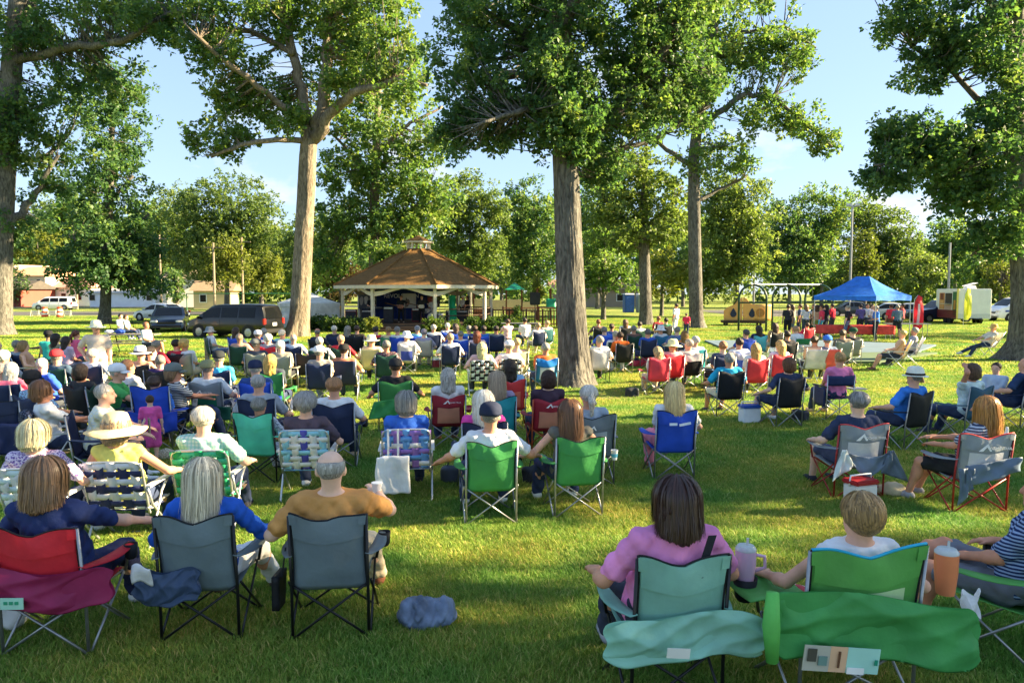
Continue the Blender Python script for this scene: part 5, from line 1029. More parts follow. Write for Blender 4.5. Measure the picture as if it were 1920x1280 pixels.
def bodies(pose, over, build, sleeve, legs, res, fine, wide, hyaw, hpitch, top):
    key = (pose, repr(over), build, sleeve, legs, res, fine, wide, hyaw, hpitch, top)
    if key in _body: return _body[key]
    J = skeleton(pose, over); wk = wide; pel, wa, ch, nk, up = (J[k] for k in ('pel', 'waist', 'chest', 'neck', 'up'))
    HM = Matrix.Translation(J['head']) @ Matrix.Rotation(hyaw, 4, 'Z') @ Matrix.Rotation(hpitch, 4, 'X') @ Matrix.Diagonal((HS, HS, HS, 1))
    tilt = Matrix.Rotation(math.atan2(-up.y, up.z), 4, 'X').inverted() if False else Matrix.Rotation(-math.atan2(up.y, up.z), 4, 'X')
    fem = build == 'f'
    def torso(S, g=0):
        S.ell(pel + up * .02, (.165 * wk + g, .125 * wk + g, .12 + g), .05, tilt); S.ell(wa, ((.138 if fem else .15) * wk + g, .11 * wk + g, .14 + g), .06, tilt)
        S.ell(ch + up * .02, ((.155 if fem else .172) * (.5 + .5 * wk) + g, .112 * (.4 + .6 * wk) + g, .17 + g), .06, tilt)
        S.cap(J['shL'] + up * .01 + Vector((.02, 0, 0)), J['shR'] + up * .01 - Vector((.02, 0, 0)), .062 + g, .062 + g, .05)
        S.cap(ch + up * .05, nk - up * .02, .10 + g, .062 + g, .06)
        if wk > 1.05 and not J['st']: S.ell(wa + Vector((0, .06, -.02)), (.13 * wk + g, .11 * wk + g, .12 + g), .06)
        if fem: S.ell(ch + Vector((.07, .085, -.0)), (.065, .055, .07), .05); S.ell(ch + Vector((-.07, .085, 0)), (.065, .055, .07), .05)
    B = Sdf(); torso(B, -.012)
    ar = (.80 if fem else .95) * (.6 + .4 * wk)
    for s, n in ((1, 'R'), (-1, 'L')):
        B.cap(J['sh' + n], J['el' + n], .056 * ar, .043 * ar, .035); B.cap(J['el' + n], J['wr' + n], .043 * ar, .028 * ar, .02)
        el, wr = J['el' + n], J['wr' + n]; B.ell(el.lerp(wr, .25), (.045 * ar,) * 3, .03)
        hand_prims(B, el, wr, s, fine)
        B.cap(J['hp' + n], J['kn' + n], .083 * wk, .057, .04); B.cap(J['kn' + n], J['an' + n], .054, .036, .03); B.ell(J['kn' + n].lerp(J['an' + n], .3) + Vector((0, -.012, 0)), (.053, .053, .09), .04)
        an = J['an' + n]; B.cap(an + Vector((0, -.03, -.03)), an + Vector((0, .13, -.045)), .032, .024, .03)
    head_prims(B, J, fine, HM)
    me = B.mesh('person', res); face_tint(me, HM, fine)
    o = {'body': me, 'HM': HM}
    if top != 'none':
        S = Sdf(); torso(S, .006)
        fr = {'none': 0, 'short': .72, 'long': 1}[sleeve]
        for s, n in ((1, 'R'), (-1, 'L')):
            sh, el, wr = J['sh' + n], J['el' + n], J['wr' + n]
            if fr: S.cap(sh, sh.lerp(el, fr), .070 * ar, (.066 if fr < 1 else .054) * ar, .03)
            if fr == 1: S.cap(el, el.lerp(wr, .92), .056 * ar, .044 * ar, .02)
        if top == 'dress':
            for n in 'RL': S.cap(J['hp' + n], J['kn' + n], .115, .12, .06)
        if top == 'strap': S.plane(up, up.dot(nk) - .05)
        S.plane(up, up.dot(nk) + .018)
        if top != 'dress': S.plane(-up, -up.dot(pel) + (.07 if J['st'] else .10))
        o['shirt'] = S.mesh('shirt', res * 1.05, rumple(.012 if res < .02 else .006, 1.9, len(_body)))
    if legs != 'none':
        S = Sdf(); fr = {'long': 1.9, 'capri': 1.55, 'shorts': .82, 'skirt': .95}[legs]
        S.ell(pel + up * .015, (.172 * wk, .132 * wk, .115), .05, tilt)
        for n in 'RL':
            hp, kn, an = J['hp' + n], J['kn' + n], J['an' + n]; f1 = min(fr, 1); S.cap(hp, hp.lerp(kn, f1), .095 * wk, .078 if fr < 1 else .069, .035)
            if fr > 1: S.cap(kn, kn.lerp(an, fr - 1), .068, .056, .02)
        if legs == 'skirt': S.cap(J['knR'], J['knL'], .09, .09, .05)
        S.plane(up, up.dot(pel) + .12)
        o['trousers'] = S.mesh('trousers', res * 1.05, rumple(.012 if res < .02 else .006, 1.6, len(_body) * 2))
    o['shoe'] = []
    for n in 'RL':
        S = Sdf(); an = J['an' + n]; S.cap(an + Vector((0, -.035, -.028)), an + Vector((0, .15, -.035)), .043, .035, .03); S.ell(an + Vector((0, 0, -.0)), (.045, .06, .045), .03)
        S.plane((0, 0, -1), .0); o['shoe'].append(S.mesh('shoe', min(res * 1.1, .03)))
    _body[key] = o; return o

def skin_mat(h):
    if 'skin' + h in _mats: return _mats['skin' + h]
    m = pm('skin' + h, lin(h), .62, var=.14, vscale=9, spec=.25); nt = m.node_tree; N = nt.nodes.new; L = nt.links.new; b = nt.nodes['Principled BSDF']
    src = b.inputs['Base Color'].links[0].from_socket
    for att, col in (('lip', (.42, .10, .08, 1)), ('dark', (.05, .03, .02, 1))):
        a = N('ShaderNodeAttribute'); a.attribute_name = att; mx = N('ShaderNodeMixRGB'); mx.inputs[2].default_value = col; k = N('ShaderNodeMath'); k.operation = 'MULTIPLY'; k.inputs[1].default_value = .75
        L(a.outputs['Fac'], k.inputs[0]); L(k.outputs[0], mx.inputs[0]); L(src, mx.inputs[1]); src = mx.outputs[0]
    L(src, b.inputs['Base Color']); b.inputs['Subsurface Weight'].default_value = 0
    return m
def hair_mat(h):
    return pm('hair ' + h, sc(lin(h), .9), .48, var=.6, vscale=1.6, bump=1.0, bscale=2.2, stretch=(75, 75, 5), spec=.45)
def weave_mat(key, cols, scale=(60, 60, 60)):          # plaid / striped / floral cloth
    if key in _mats: return _mats[key]
    kind = key.split()[0]; m = pm(key, lin(cols[0]), .85, var=.1, bump=.3, bscale=9, spec=.2); nt = m.node_tree; N = nt.nodes.new; L = nt.links.new; b = nt.nodes['Principled BSDF']
    tc = N('ShaderNodeTexCoord'); src = b.inputs['Base Color'].links[0].from_socket
    def mix(f, c):
        nonlocal src
        mx = N('ShaderNodeMixRGB'); mx.inputs[2].default_value = lin(c); L(f, mx.inputs[0]); L(src, mx.inputs[1]); src = mx.outputs[0]
    if kind in ('stripe', 'plaid'):
        for i, (axis, c) in enumerate([('Z', cols[1])] + ([('X', cols[2])] if kind == 'plaid' else [])):
            w = N('ShaderNodeTexWave'); w.bands_direction = axis; w.inputs['Scale'].default_value = scale[i]; w.inputs['Distortion'].default_value = .4; L(tc.outputs['Object'], w.inputs[0])
            r = N('ShaderNodeValToRGB'); r.color_ramp.elements[0].position = .5 if kind == 'stripe' else .45; r.color_ramp.elements[1].position = .56 if kind == 'stripe' else .85
            L(w.outputs[1], r.inputs[0])
            if kind == 'plaid':
                k = N('ShaderNodeMath'); k.operation = 'MULTIPLY'; k.inputs[1].default_value = .7; L(r.outputs[0], k.inputs[0]); mix(k.outputs[0], c)
            else: mix(r.outputs[0], c)
    else:
        for i, c in enumerate(cols[1:]):
            v = N('ShaderNodeTexVoronoi'); v.inputs['Scale'].default_value = scale[i]; mp = N('ShaderNodeMapping'); mp.inputs['Location'].default_value = (i * 3.3, i, 0); L(tc.outputs['Object'], mp.inputs[0]); L(mp.outputs[0], v.inputs[0])
            r = N('ShaderNodeValToRGB'); r.color_ramp.elements[0].position = .32; r.color_ramp.elements[0].color = (1, 1, 1, 1); r.color_ramp.elements[1].position = .4; r.color_ramp.elements[1].color = (0, 0, 0, 1); L(v.outputs[0], r.inputs[0]); mix(r.outputs[0], c)
    L(src, b.inputs['Base Color']); return m

_hair = {}
def hair_mesh(style, res):
    k = (style, res)
    if k in _hair: return _hair[k]
    S = Sdf(); nz = folds(.0035, 1.6, len(style))
    grooves = lambda X, Y, Z: .006 * np.sin(23 * np.arctan2(X, -Y) + 5 * np.sin(9 * Z) + 2 * np.sin(23 * X)) * np.clip((.10 - Z) * 6, .1, 1) + .0035 * np.sin(47 * np.arctan2(X, -Y) + 9 * np.sin(13 * Z)) + .012 * np.clip(-Z - .18, 0, 1) * np.sin(90 * X)
    g = .011
    S.ell((0, -.014, .034), (.074 + g, .093 + g, .088 + g), .02)
    if style == 'short': S.plane((0, .85, -.53), .018); S.plane((0, .15, -1), .062); nz2 = nz
    elif style == 'crop': S = Sdf(); S.ell((0, -.014, .032), (.079, .099, .095), .02); S.plane((0, .85, -.53), .016); S.plane((0, .15, -1), .055); nz2 = folds(.0015, 2)
    elif style == 'bald': S = Sdf(); S.ell((0, -.014, .030), (.0765, .0965, .0915), .02); S.plane((0, .9, .0), .0); S.plane((0, .1, -1), .058); S.plane((0, .4, 1), .032); nz2 = folds(.0015, 2)
    elif style == 'curly': S.ell((0, -.02, .03), (.098, .112, .112), .03); S.plane((0, .85, -.53), .02); S.plane((0, .15, -1), .085); nz2 = folds(.010, 2.6)
    elif style == 'bob':
        S.ell((0, -.03, .0), (.098, .102, .125), .03); S.ell((0, -.045, -.06), (.094, .075, .075), .03); S.plane((0, .85, -.45), .030); S.plane((0, 0, -1), .125); nz2 = grooves
    elif style in ('long', 'vlong', 'mid'):
        zz = {'mid': -.13, 'long': -.19, 'vlong': -.25}[style]
        S.ell((0, -.03, .0), (.090, .094, .115), .03); S.cap((.050, -.055, -.02), (.062, -.080, zz), .046, .030, .04); S.cap((-.050, -.055, -.02), (-.062, -.080, zz), .046, .030, .04); S.cap((0, -.07, -.02), (0, -.105, zz - .02), .058, .034, .05)
        S.plane((0, .85, -.40), .036); nz2 = grooves
    elif style == 'sleek': S.ell((0, -.024, .012), (.094, .106, .112), .03); S.plane((0, .85, -.50), .020); S.plane((0, .25, -1), .095); nz2 = lambda X, Y, Z: .0022 * np.sin(30 * np.arctan2(X, -Y) + 30 * X + 4 * Z)
    elif style == 'pony': S.plane((0, .85, -.53), .018); S.plane((0, .15, -1), .072); nz2 = grooves
    elif style == 'wisp': S = Sdf(); S.ell((0, -.014, .034), (.083, .103, .098), .02); S.plane((0, .85, -.53), .012); S.plane((0, .15, -1), .07); nz2 = folds(.004, 2.2)
    me = S.mesh('hair', res, nz2)
    if style == 'pony':
        T = Sdf(); T.cap((0, -.11, .03), (0, -.15, -.05), .032, .035, .03); T.cap((0, -.15, -.05), (0, -.13, -.20), .035, .015, .03); me2 = T.mesh('tail', res, nz2)
        _hair[k] = (me, me2); return _hair[k]
    _hair[k] = (me,); return _hair[k]
_strand = {}
def strand_mat(h):
    k = 'strands ' + h
    if k in _mats: return _mats[k]
    m = bpy.data.materials.new(k); m.use_nodes = True; nt = m.node_tree; N = nt.nodes.new; L = nt.links.new; b = nt.nodes['Principled BSDF']; a = N('ShaderNodeAttribute'); a.attribute_name = 'tint'
    r = N('ShaderNodeValToRGB'); e = r.color_ramp.elements; c = lin(h); e[0].color = sc(c, .45); e[1].color = sc(c, 1.5); q = e.new(.5); q.color = sc(c, .95)
    L(a.outputs['Fac'], r.inputs[0]); L(r.outputs[0], b.inputs['Base Color']); b.inputs['Roughness'].default_value = .38; b.inputs['Specular IOR Level'].default_value = .5; _mats[k] = m; return m
def strands(style, n=3400):
    """fine locks lying over the hair shape: each a narrow ribbon from the scalp down"""
    if style in _strand: return _strand[style]
    drop, t1, out, jit = {'vlong': (.30, 92, .030, .010), 'long': (.24, 92, .030, .010), 'mid': (.16, 92, .028, .009), 'bob': (.085, 95, .026, .006), 'sleek': (.0, 118, .018, .003), 'short': (.0, 104, .017, .007), 'crop': (.0, 100, .007, .003), 'curly': (.0, 115, .030, .018), 'bald': (.0, 112, .004, .002), 'pony': (0, 100, .018, .004), 'wisp': (0, 100, .01, .006)}[style]
    rg = np.random.default_rng(len(style) * 7 + 3); S = 9
    ph = rg.uniform(-np.pi, np.pi, n * 2); ph = ph[np.abs(ph) < 2.25][:n]; n = len(ph)                       # 0 = back of the head, face left open
    t0 = np.radians(rg.uniform(8, 80, n)); shortl = drop == 0
    if style == 'bald': t0 = np.radians(rg.uniform(70, 95, n)); ph = np.clip(ph, -1.9, 1.9)
    te = np.radians(t1) * np.ones(n); te = np.where(np.abs(ph) > 1.7, np.minimum(te, np.radians(86 if shortl else 92)), te)
    if shortl: te = np.minimum(te, t0 + np.radians(rg.uniform(28, 50, n)))
    lay = rg.random(n); o = out * (.55 + .5 * lay) * np.where(rg.random(n) < .07, 1.35, 1); P_ = []; lock = np.sin(9 * ph + 1.3 * np.sin(4 * ph)) * .5 + np.sin(23 * ph) * .35; o = o * (1 + .16 * lock)
    arc = np.maximum(te - t0, .05) * .1; tot = arc + drop * (.72 + .45 * rg.random(n) ** .7) * np.where(np.abs(ph) > 1.5, .8, 1)
    w1, w2, kx, ky = rg.uniform(0, 6.28, n), rg.uniform(0, 6.28, n), rg.normal(0, 1, n), rg.normal(0, 1, n)
    for i in range(S):
        s = i / (S - 1) * tot; th = np.minimum(t0 + s / .1, te); dz = np.maximum(s - arc, 0)
        rx, ry, rz = .074 + o, .093 + o, .088 + o * .8
        x = rx * np.sin(th) * np.sin(ph); y = -.014 - ry * np.sin(th) * np.cos(ph); z = .034 + rz * np.cos(th) - dz
        f = i / (S - 1); wob = jit * f * (1 + dz * 4)
        x = x * (1 - .15 * np.clip(dz * 3, 0, 1)) + wob * (np.sin(w1 + 14 * s) * .5 + kx * .55); y = y + wob * (np.sin(w2 + 11 * s) * .5 + ky * .5) - .10 * np.clip(dz, 0, .12) * (np.abs(ph) < 1.6)
        P_.append(np.stack([x, y, z], 1))
    P_ = np.stack(P_, 1); tg = np.gradient(P_, axis=1); rad = P_ - np.array([0, -.014, np.nan]); rad[..., 2] = 0
    sd = np.cross(tg, rad); sd /= np.linalg.norm(sd, axis=2, keepdims=True) + 1e-9
    wd = (.0016 + .0016 * rg.random(n))[:, None, None] * (1 - .75 * np.linspace(0, 1, S) ** 2)[None, :, None] * (1.6 if style in ('crop', 'bald') else 1.25)
    V = np.stack([P_ - sd * wd, P_ + sd * wd], 2).reshape(-1, 3); b0 = (np.arange(n)[:, None] * S + np.arange(S - 1)[None, :]).reshape(-1, 1) * 2
    me = npmesh('locks', V, b0 + np.array([[0, 1, 3, 2]]), None, True); vcol(me, np.repeat(np.clip(rg.normal(.5, .22, n) + .14 * lock, 0, 1), S * 2)); _strand[style] = me; return me
_hat = {}
def hat_mesh(style):
    if style in _hat: return _hat[style]
    m = MB(); sq = lambda p, a: (p.x * .92, p.y * 1.12 - .012, p.z)
    dome = [(.0001, .142), (.035, .139), (.062, .128), (.082, .108), (.092, .08), (.095, .05), (.095, .028), (.090, .028)]
    if style in ('cap', 'backcap'):
        m.lathe(list(reversed(dome)), 22, fn=sq); sg = 1 if style == 'cap' else -1
        m.sheet(lambda u, v: ((u - .5) * .158 * (1 - .25 * v * v), sg * (.088 + v * .075 * (1 - (2 * u - 1) ** 2 * .45) - .05 * (2 * u - 1) ** 2), .036 - .022 * v - .018 * (2 * u - 1) ** 2), 10, 4, .004)
        m.lathe([(.006, .144), (.007, .147), (.0001, .149)], 8, (0, -.012, 0))
    else:
        br, cr, dr = {'sun': (.205, .125, .035), 'straw': (.165, .13, .012), 'bucket': (.145, .115, .045), 'fedora': (.135, .125, .004), 'visor': (.175, .12, .03)}[style]
        prof = [(.0001, cr + .022), (.05, cr + .020), (.075, cr + .006), (.088, .09), (.096, .045), (.098, .03), (br * .75, .026 - dr * .45), (br, .03 - dr), (br, .024 - dr), (br * .75, .02 - dr * .45), (.095, .024)]
        wv = (lambda p, a: (p.x * .94, p.y * 1.08 - .012, p.z + (.012 * math.sin(2 * a + .6) + .006 * math.sin(5 * a)) * max(0, (math.hypot(p.x, p.y) - .1) * 9)))
        m.lathe(list(reversed(prof)), 32, fn=wv)
    _hat[style] = m.mesh('hat', True); return _hat[style]
def hatband_mesh():
    if 'band' not in _hat:
        m = MB(); m.lathe([(.099, .032), (.1005, .034), (.0985, .06), (.0965, .061)], 32, fn=lambda p, a: (p.x * .94, p.y * 1.08 - .012, p.z)); _hat['band'] = m.mesh('hat_band', True)
    return _hat['band']
SKIN = ['#e3b196', '#d9a285', '#e8bda3', '#cf9678', '#dba78c', '#c98d70']
_pcount = [0]
def person(loc, yaw, label, pose='lap', shirt='#ffffff', legs='long', legcol='#2a3550', hair='short', hcol='#8a8378', hat=None, hatcol='#222831', band=None, build='m', sleeve='short', top='tee', wide=1.0, res=.03, fine=False, skin=None, scale=1.0, hyaw=0, hpitch=0, over=None, shoe=None, group='audience', tilt=0, locks=None):
    locks = res < .018 if locks is None else locks
    i = _pcount[0]; _pcount[0] += 1; shoe = shoe or ('#dedbd6', '#34353a', '#6a4a38', '#86878c', '#23252c', '#b59a80')[i * 5 % 6]; skin = skin or SKIN[i * 7 % len(SKIN)]
    b = bodies(pose, over, build, sleeve, legs, res, fine, wide, R(hyaw), R(hpitch), top)
    o = ob('person', b['body'], None, skin_mat(skin)); o.location = loc; o.rotation_euler = (0, tilt, yaw); o.scale = (scale * 1.10, scale * 1.06, scale)
    tag(o, label, 'person', group)
    cm = lambda c: c if not isinstance(c, str) else fabric(c)
    if 'shirt' in b: ob('shirt' if top != 'dress' else 'dress', b['shirt'], o, cm(shirt))
    if 'trousers' in b: ob({'long': 'trousers', 'capri': 'trousers', 'shorts': 'shorts', 'skirt': 'skirt'}[legs], b['trousers'], o, cm(legcol))
    for sm in b['shoe']: ob('shoe', sm, o, fabric(shoe))
    if hair:
        hm = hair_mesh(hair, max(min(res, .02), .009)); h = ob('hair', hm[0], o, hair_mat(hcol), b['HM'])
        if locks: ob('locks', strands(hair), h, strand_mat(hcol))
        if len(hm) > 1: ob('ponytail', hm[1], h, hair_mat(hcol))
    if hat:
        h = ob('hat', hat_mesh(hat), o, cm(hatcol), b['HM'] @ Matrix.Diagonal((1.14, 1.12, 1.08, 1)))
        if band: ob('hat_band', hatband_mesh(), h, fabric(band))
    return o
# ------------------------------------------------------------------ folding chairs (facing +Y, origin on the grass under the seat)
_cm = {}
def cmesh(key, fn, smooth=True):
    if key not in _cm: _cm[key] = fn().mesh(key.split('|')[0], smooth)
    return _cm[key]
def rod(key, *pts, r=.011, n=8): return cmesh(key, lambda: MB().tube(pts, r, n))
def back_fn(w, z0, z1, y0, y1, dip, belly, seed=0):
    def f(u, v):
        c = 1 - (2 * u - 1) ** 2; e = v ** 3
        x = (u - .5) * w * (1 - .05 * math.sin(math.pi * v)); z = z0 + (z1 - z0) * v - dip * (1 - abs(2 * u - 1)) * e + .012 * math.sin(9 * u + seed) * e
        y = y0 + (y1 - y0) * v - belly * c * math.sin(math.pi * min(1, v * .85 + .1)) + .006 * math.sin(14 * u + 5 * v + seed) * v
        return (x, y, z)
    return f
def camp_chair(loc, yaw, label, col='#2f6f45', frame='#9a9c9e', lod=0, group='folding chairs in the audience', hi=.92, seed=0, arms=True, trim=None, panel=None, band=None, scale=1.0, wide=.52, cup=True, name='camp_chair', seat_col=None):
    t = empty(name, loc, yaw, label, 'chair', group, scale); fm, nm = metal(frame), nylon(col); w2 = wide / 2
    k = '%d%d' % (int(hi * 100), int(wide * 100)); sd = seed % 3
    nu, nv = ((14, 16), (8, 8), (6, 6))[lod]
    th = .006
    bk = ob('backrest', cmesh('backrest|%s%d%d' % (k, sd, lod), lambda: MB().sheet(back_fn(wide - .01, .36, hi, -.235, -.335, .05, .055, sd), nu, nv, -th)), t, nm)
    if lod == 0:
        bf = back_fn(wide - .01, .36, hi, -.235, -.335, .05, .055, sd); dk = nylon('#15171b')
        for uu in (0, 1): ob('edge_binding', cmesh('bind|%s%d%d' % (k, sd, uu), lambda: MB().tube([bf(uu, i / 12) for i in range(13)], .008, 6)), bk, dk)
        if not trim: ob('edge_binding', cmesh('bindt|%s%d' % (k, sd), lambda: MB().tube([bf(i / 14, 1) for i in range(15)], .006, 6)), bk, dk)
        if not band: ob('head_panel', cmesh('bandp|%s%d' % (k, sd), lambda: MB().sheet(lambda u, v: (lambda p: (p[0], p[1] - .011 - .004 * math.sin(11 * u + 3 * v), p[2]))(bf(.02 + .96 * u, .70 + .29 * v - .05 * math.sin(math.pi * u) * (1 - v))), 16, 8)), bk, nm)
        for uu in (.04, .96): ob('corner_patch', cmesh('patch|%s%d%d' % (k, sd, uu > .5), lambda: MB().sheet(lambda u, v: (lambda p: (p[0], p[1] - .017, p[2]))(bf(uu + (u - .5) * .10, .86 + .13 * v)), 3, 4)), bk, nm)
    if trim: ob('trim', cmesh('trim|%s%d' % (k, sd), lambda: MB().tube([back_fn(wide - .01, .36, hi, -.235, -.335, .05, .055, sd)(i / 14, 1) for i in range(15)], .009, 6)), bk, nylon(trim))
    if panel:
        pf = back_fn(wide - .01, .36, hi, -.235, -.335, .05, .055, sd)
        ob('mesh_panel', cmesh('panel|%s%d' % (k, sd), lambda: MB().sheet(lambda u, v: (lambda p: (p[0], p[1] - .012, p[2]))(pf(.16 + .68 * u, .12 + .5 * v)), 10, 8)), bk, nylon(panel))
    if band:
        pf = back_fn(wide - .01, .36, hi, -.235, -.335, .05, .055, sd)
        ob('head_panel', cmesh('bandp|%s%d' % (k, sd), lambda: MB().sheet(lambda u, v: (lambda p: (p[0], p[1] - .012, p[2]))(pf(.02 + .96 * u, .66 + .33 * v)), 12, 6)), bk, nylon(band))
    ob('seat', cmesh('seat|%s%d' % (k, lod), lambda: MB().sheet(lambda u, v: ((u - .5) * (wide - .02), -.24 + .49 * v, .365 + .05 * v - .06 * (1 - (2 * u - 1) ** 2) * math.sin(math.pi * v)), nu - 2, nu - 2, th)), t, nylon(seat_col) if seat_col else nm)
    n = (8, 6, 5)[lod]
    for s in (-1, 1):
        ob('back_post', rod('back_post|%s%d%d' % (k, s, n), (s * w2, -.25, 0), (s * w2, -.265, .40), (s * w2, -.335, hi - .01), n=n), t, fm)
        ob('brace', rod('brace_b|%s%d%d' % (k, s, n), (s * w2, -.262, .02), (-s * w2, -.258, .40), r=.009, n=n), t, fm)
        if lod < 2:
            ob('brace', rod('brace_f|%s%d%d' % (k, s, n), (s * (w2 + .01), .26, .02), (-s * w2, .235, .40), r=.009, n=n), t, fm)
            ob('brace', rod('brace_s|%s%d%d' % (k, s, n), (s * (w2 + .012), -.245, .02), (s * (w2 + .01), .235, .40), r=.009, n=n), t, fm)
            ob('brace', rod('brace_t|%s%d%d' % (k, s, n), (s * (w2 + .028), .26, .02), (s * (w2 + .02), -.25, .42), r=.009, n=n), t, fm)
        if lod == 2: ob('leg', rod('leg|%s%d%d' % (k, s, n), (s * (w2 + .02), .26, 0), (s * (w2 + .02), .22, .60), n=n), t, fm)
        if arms:
            if lod < 2: ob('arm_post', rod('arm_post|%s%d%d' % (k, s, n), (s * (w2 + .02), .235, .40), (s * (w2 + .06), .215, .60), n=n), t, fm)
            a = ob('armrest', cmesh('armrest|%s%d%d' % (k, s, lod), lambda: MB().sheet(lambda u, v: (s * (w2 - .015 + (.045 + .05 * math.sin(math.pi * v)) * u + .055 * v), -.31 + .56 * v, .625 - .02 * v - .018 * math.sin(math.pi * v) - .01 * u), 3, 8, .006)), t, nm)
            if cup and s > 0 and lod < 2: ob('cup_holder', cmesh('cup|%s' % k, lambda: MB().lathe([(.028, -.11), (.04, -.09), (.047, 0), (.044, 0), (.036, -.085)], 14, (s * (w2 + .085), .19, .615))), a, nylon('#1d1f23' if lod == 0 else col))
        if lod == 0:
            for yy in (-.25, .26): ob('foot', cmesh('foot|%s%d%d' % (k, s, yy > 0), lambda: MB().lathe([(.0001, 0), (.018, 0), (.020, .02), (.013, .035)], 10, (s * (w2 + (.02 if yy > 0 else 0)), yy, 0))), t, rubber())
    return t

def web_chair(loc, yaw, label, cols, frame='#c9cbcc', group='woven webbing lawn chairs', nv=5, nh=6, scale=1.0, hi=.86, name='lawn_chair', vpat=None, hpat=None):
    """aluminium tube chair; each webbing strap is a strip woven over and under"""
    t = empty(name, loc, yaw, label, 'chair', group, scale); fm = metal(frame); w = .27
    z0, z1, y0, y1 = .40, hi, -.20, -.34
    def pt(u, v, off=0):
        return Vector(((u - .5) * 2 * w, y0 + (y1 - y0) * v - .03 * (1 - (2 * u - 1) ** 2) * math.sin(math.pi * v) - off, z0 + (z1 - z0) * v))
    arc = [(-w, y0 + .02, z0 - .06)] + [pt(0, v) for v in (0, .5, .86)] + [pt(.03, .95), pt(.10, 1), pt(.5, 1.01), pt(.9, 1), pt(.97, .95)] + [pt(1, v) for v in (.86, .5, 0)] + [(w, y0 + .02, z0 - .06)]
    ob('back_frame', cmesh('back_frame|%d' % int(hi * 100), lambda: MB().tube(arc, .0125, 8)), t, fm)
    bw, bh = .078, .060
    vpat = vpat or [0] * nv; hpat = hpat or [1 % len(cols)] * nh
    for i in range(nv):
        u = .12 + .76 * i / (nv - 1)
        ob('strap', cmesh('vstrap|%d %d %d %d' % (nv, nh, i, int(hi * 100)), lambda: MB().sheet(lambda a, v: pt(u + (a - .5) * bw / (2 * w), -.02 + 1.03 * v, .006 * math.cos(math.pi * (v * nh + i)) + .004), 2, nh * 4, .0025)), t, fabric(cols[vpat[i % len(vpat)]]))
    for j in range(nh):
        v0 = .10 + .82 * j / (nh - 1)
        ob('strap', cmesh('hstrap|%d %d %d %d' % (nv, nh, j, int(hi * 100)), lambda: MB().sheet(lambda a, b: pt(-.02 + 1.04 * a, v0 + (b - .5) * bh / (z1 - z0), -.006 * math.cos(math.pi * (v0 * nh + a * nv)) + .004), nv * 4, 2, .0025)), t, fabric(cols[hpat[j % len(hpat)]]))
    for i in range(5):
        x = (-.4 + .2 * i) * w * 2
        ob('seat_strap', cmesh('seat_strap|%d' % i, lambda: MB().sheet(lambda a, v: (x + (a - .5) * bw, -.20 + .46 * v, .385 + .02 * v - .04 * math.sin(math.pi * v)), 2, 8, .0025)), t, fabric(cols[0]))
    for j in range(5):
        ob('seat_strap', cmesh('seat_cross|%d' % j, lambda: MB().sheet(lambda a, v: ((a - .5) * 2 * w, -.15 + .09 * j + (v - .5) * bw, .381 + .004 * j - .04 * math.sin(math.pi * (.1 + .2 * j))), 8, 2, .0025)), t, fabric(cols[-1]))
    for s in (-1, 1):
        x = s * (w + .02)
        ob('leg', rod('wleg_r|%d' % s, (x, .22, .60), (x, .05, .50), (x, -.24, .04), (x * .96, -.26, .012), (x * .8, -.262, .010), r=.0125), t, fm)
        ob('leg', rod('wleg_f|%d' % s, (x, -.26, .60), (x, -.16, .42), (x, .27, .04), (x * .96, .29, .012), (x * .8, .292, .010), r=.0125), t, fm)
        ob('armrest', cmesh('warm|%d' % s, lambda: MB().box((x + s * .006, -.02, .615), (.05, .50, .022)), False), t, paint('#e4e2da'))
        ob('seat_rail', rod('wrail|%d' % s, (s * w, -.22, .40), (s * w, .27, .40), r=.011), t, fm)
    ob('foot_bar', rod('wbar_r', (-w, -.262, .011), (w, -.262, .011), r=.011), t, fm); ob('foot_bar', rod('wbar_f', (-w, .292, .011), (w, .292, .011), r=.011), t, fm)
    return t

def director_chair(loc, yaw, label, col='#1d2c52', frame='#c4c6c8', lod=0, group='folding chairs in the audience', table=True, pouch=True, scale=1.0, back_col=None):
    t = empty('director_chair', loc, yaw, label, 'chair', group, scale); fm, nm = metal(frame), nylon(col); w = .27
    ob('backrest', cmesh('dback', lambda: MB().sheet(lambda u, v: ((u - .5) * 2 * w, -.24 - .03 * (1 - (2 * u - 1) ** 2) - .02 * v, .66 + .19 * v), 10, 4, .006)), t, nylon(back_col) if back_col else nm)
    ob('seat', cmesh('dseat', lambda: MB().sheet(lambda u, v: ((u - .5) * 2 * w, -.22 + .45 * v, .43 - .03 * (1 - (2 * u - 1) ** 2)), 8, 6, .006)), t, nm)
    for s in (-1, 1):
        x = s * w
        ob('back_post', rod('dpost|%d' % s, (x, -.22, .0), (x, -.235, .5), (x, -.255, .87)), t, fm); ob('leg', rod('dleg|%d' % s, (x, .23, 0), (x, .23, .62)), t, fm)
        ob('brace', rod('dbr|%d' % s, (x, -.22, .04), (-x, -.22, .40), r=.009), t, fm); ob('brace', rod('dbf|%d' % s, (x, .23, .04), (-x, .23, .40), r=.009), t, fm)
        ob('armrest', cmesh('darm|%d' % s, lambda: MB().box((x, -.0, .635), (.05, .5, .025)), False), t, paint('#26282c'))
        ob('foot_bar', rod('dft|%d' % s, (x, -.22, .012), (x, .23, .012)), t, fm)
    if table: ob('side_table', cmesh('dtab', lambda: MB().box((w + .22, .06, .56), (.32, .30, .018)), False), t, paint('#8f9296'))
    if pouch: ob('side_pouch', cmesh('dpou', lambda: MB().sheet(lambda u, v: (-w - .03, -.20 + .36 * u, .62 - .36 * v + .01 * math.sin(9 * u)), 8, 6, -.02)), t, nm)
    return t
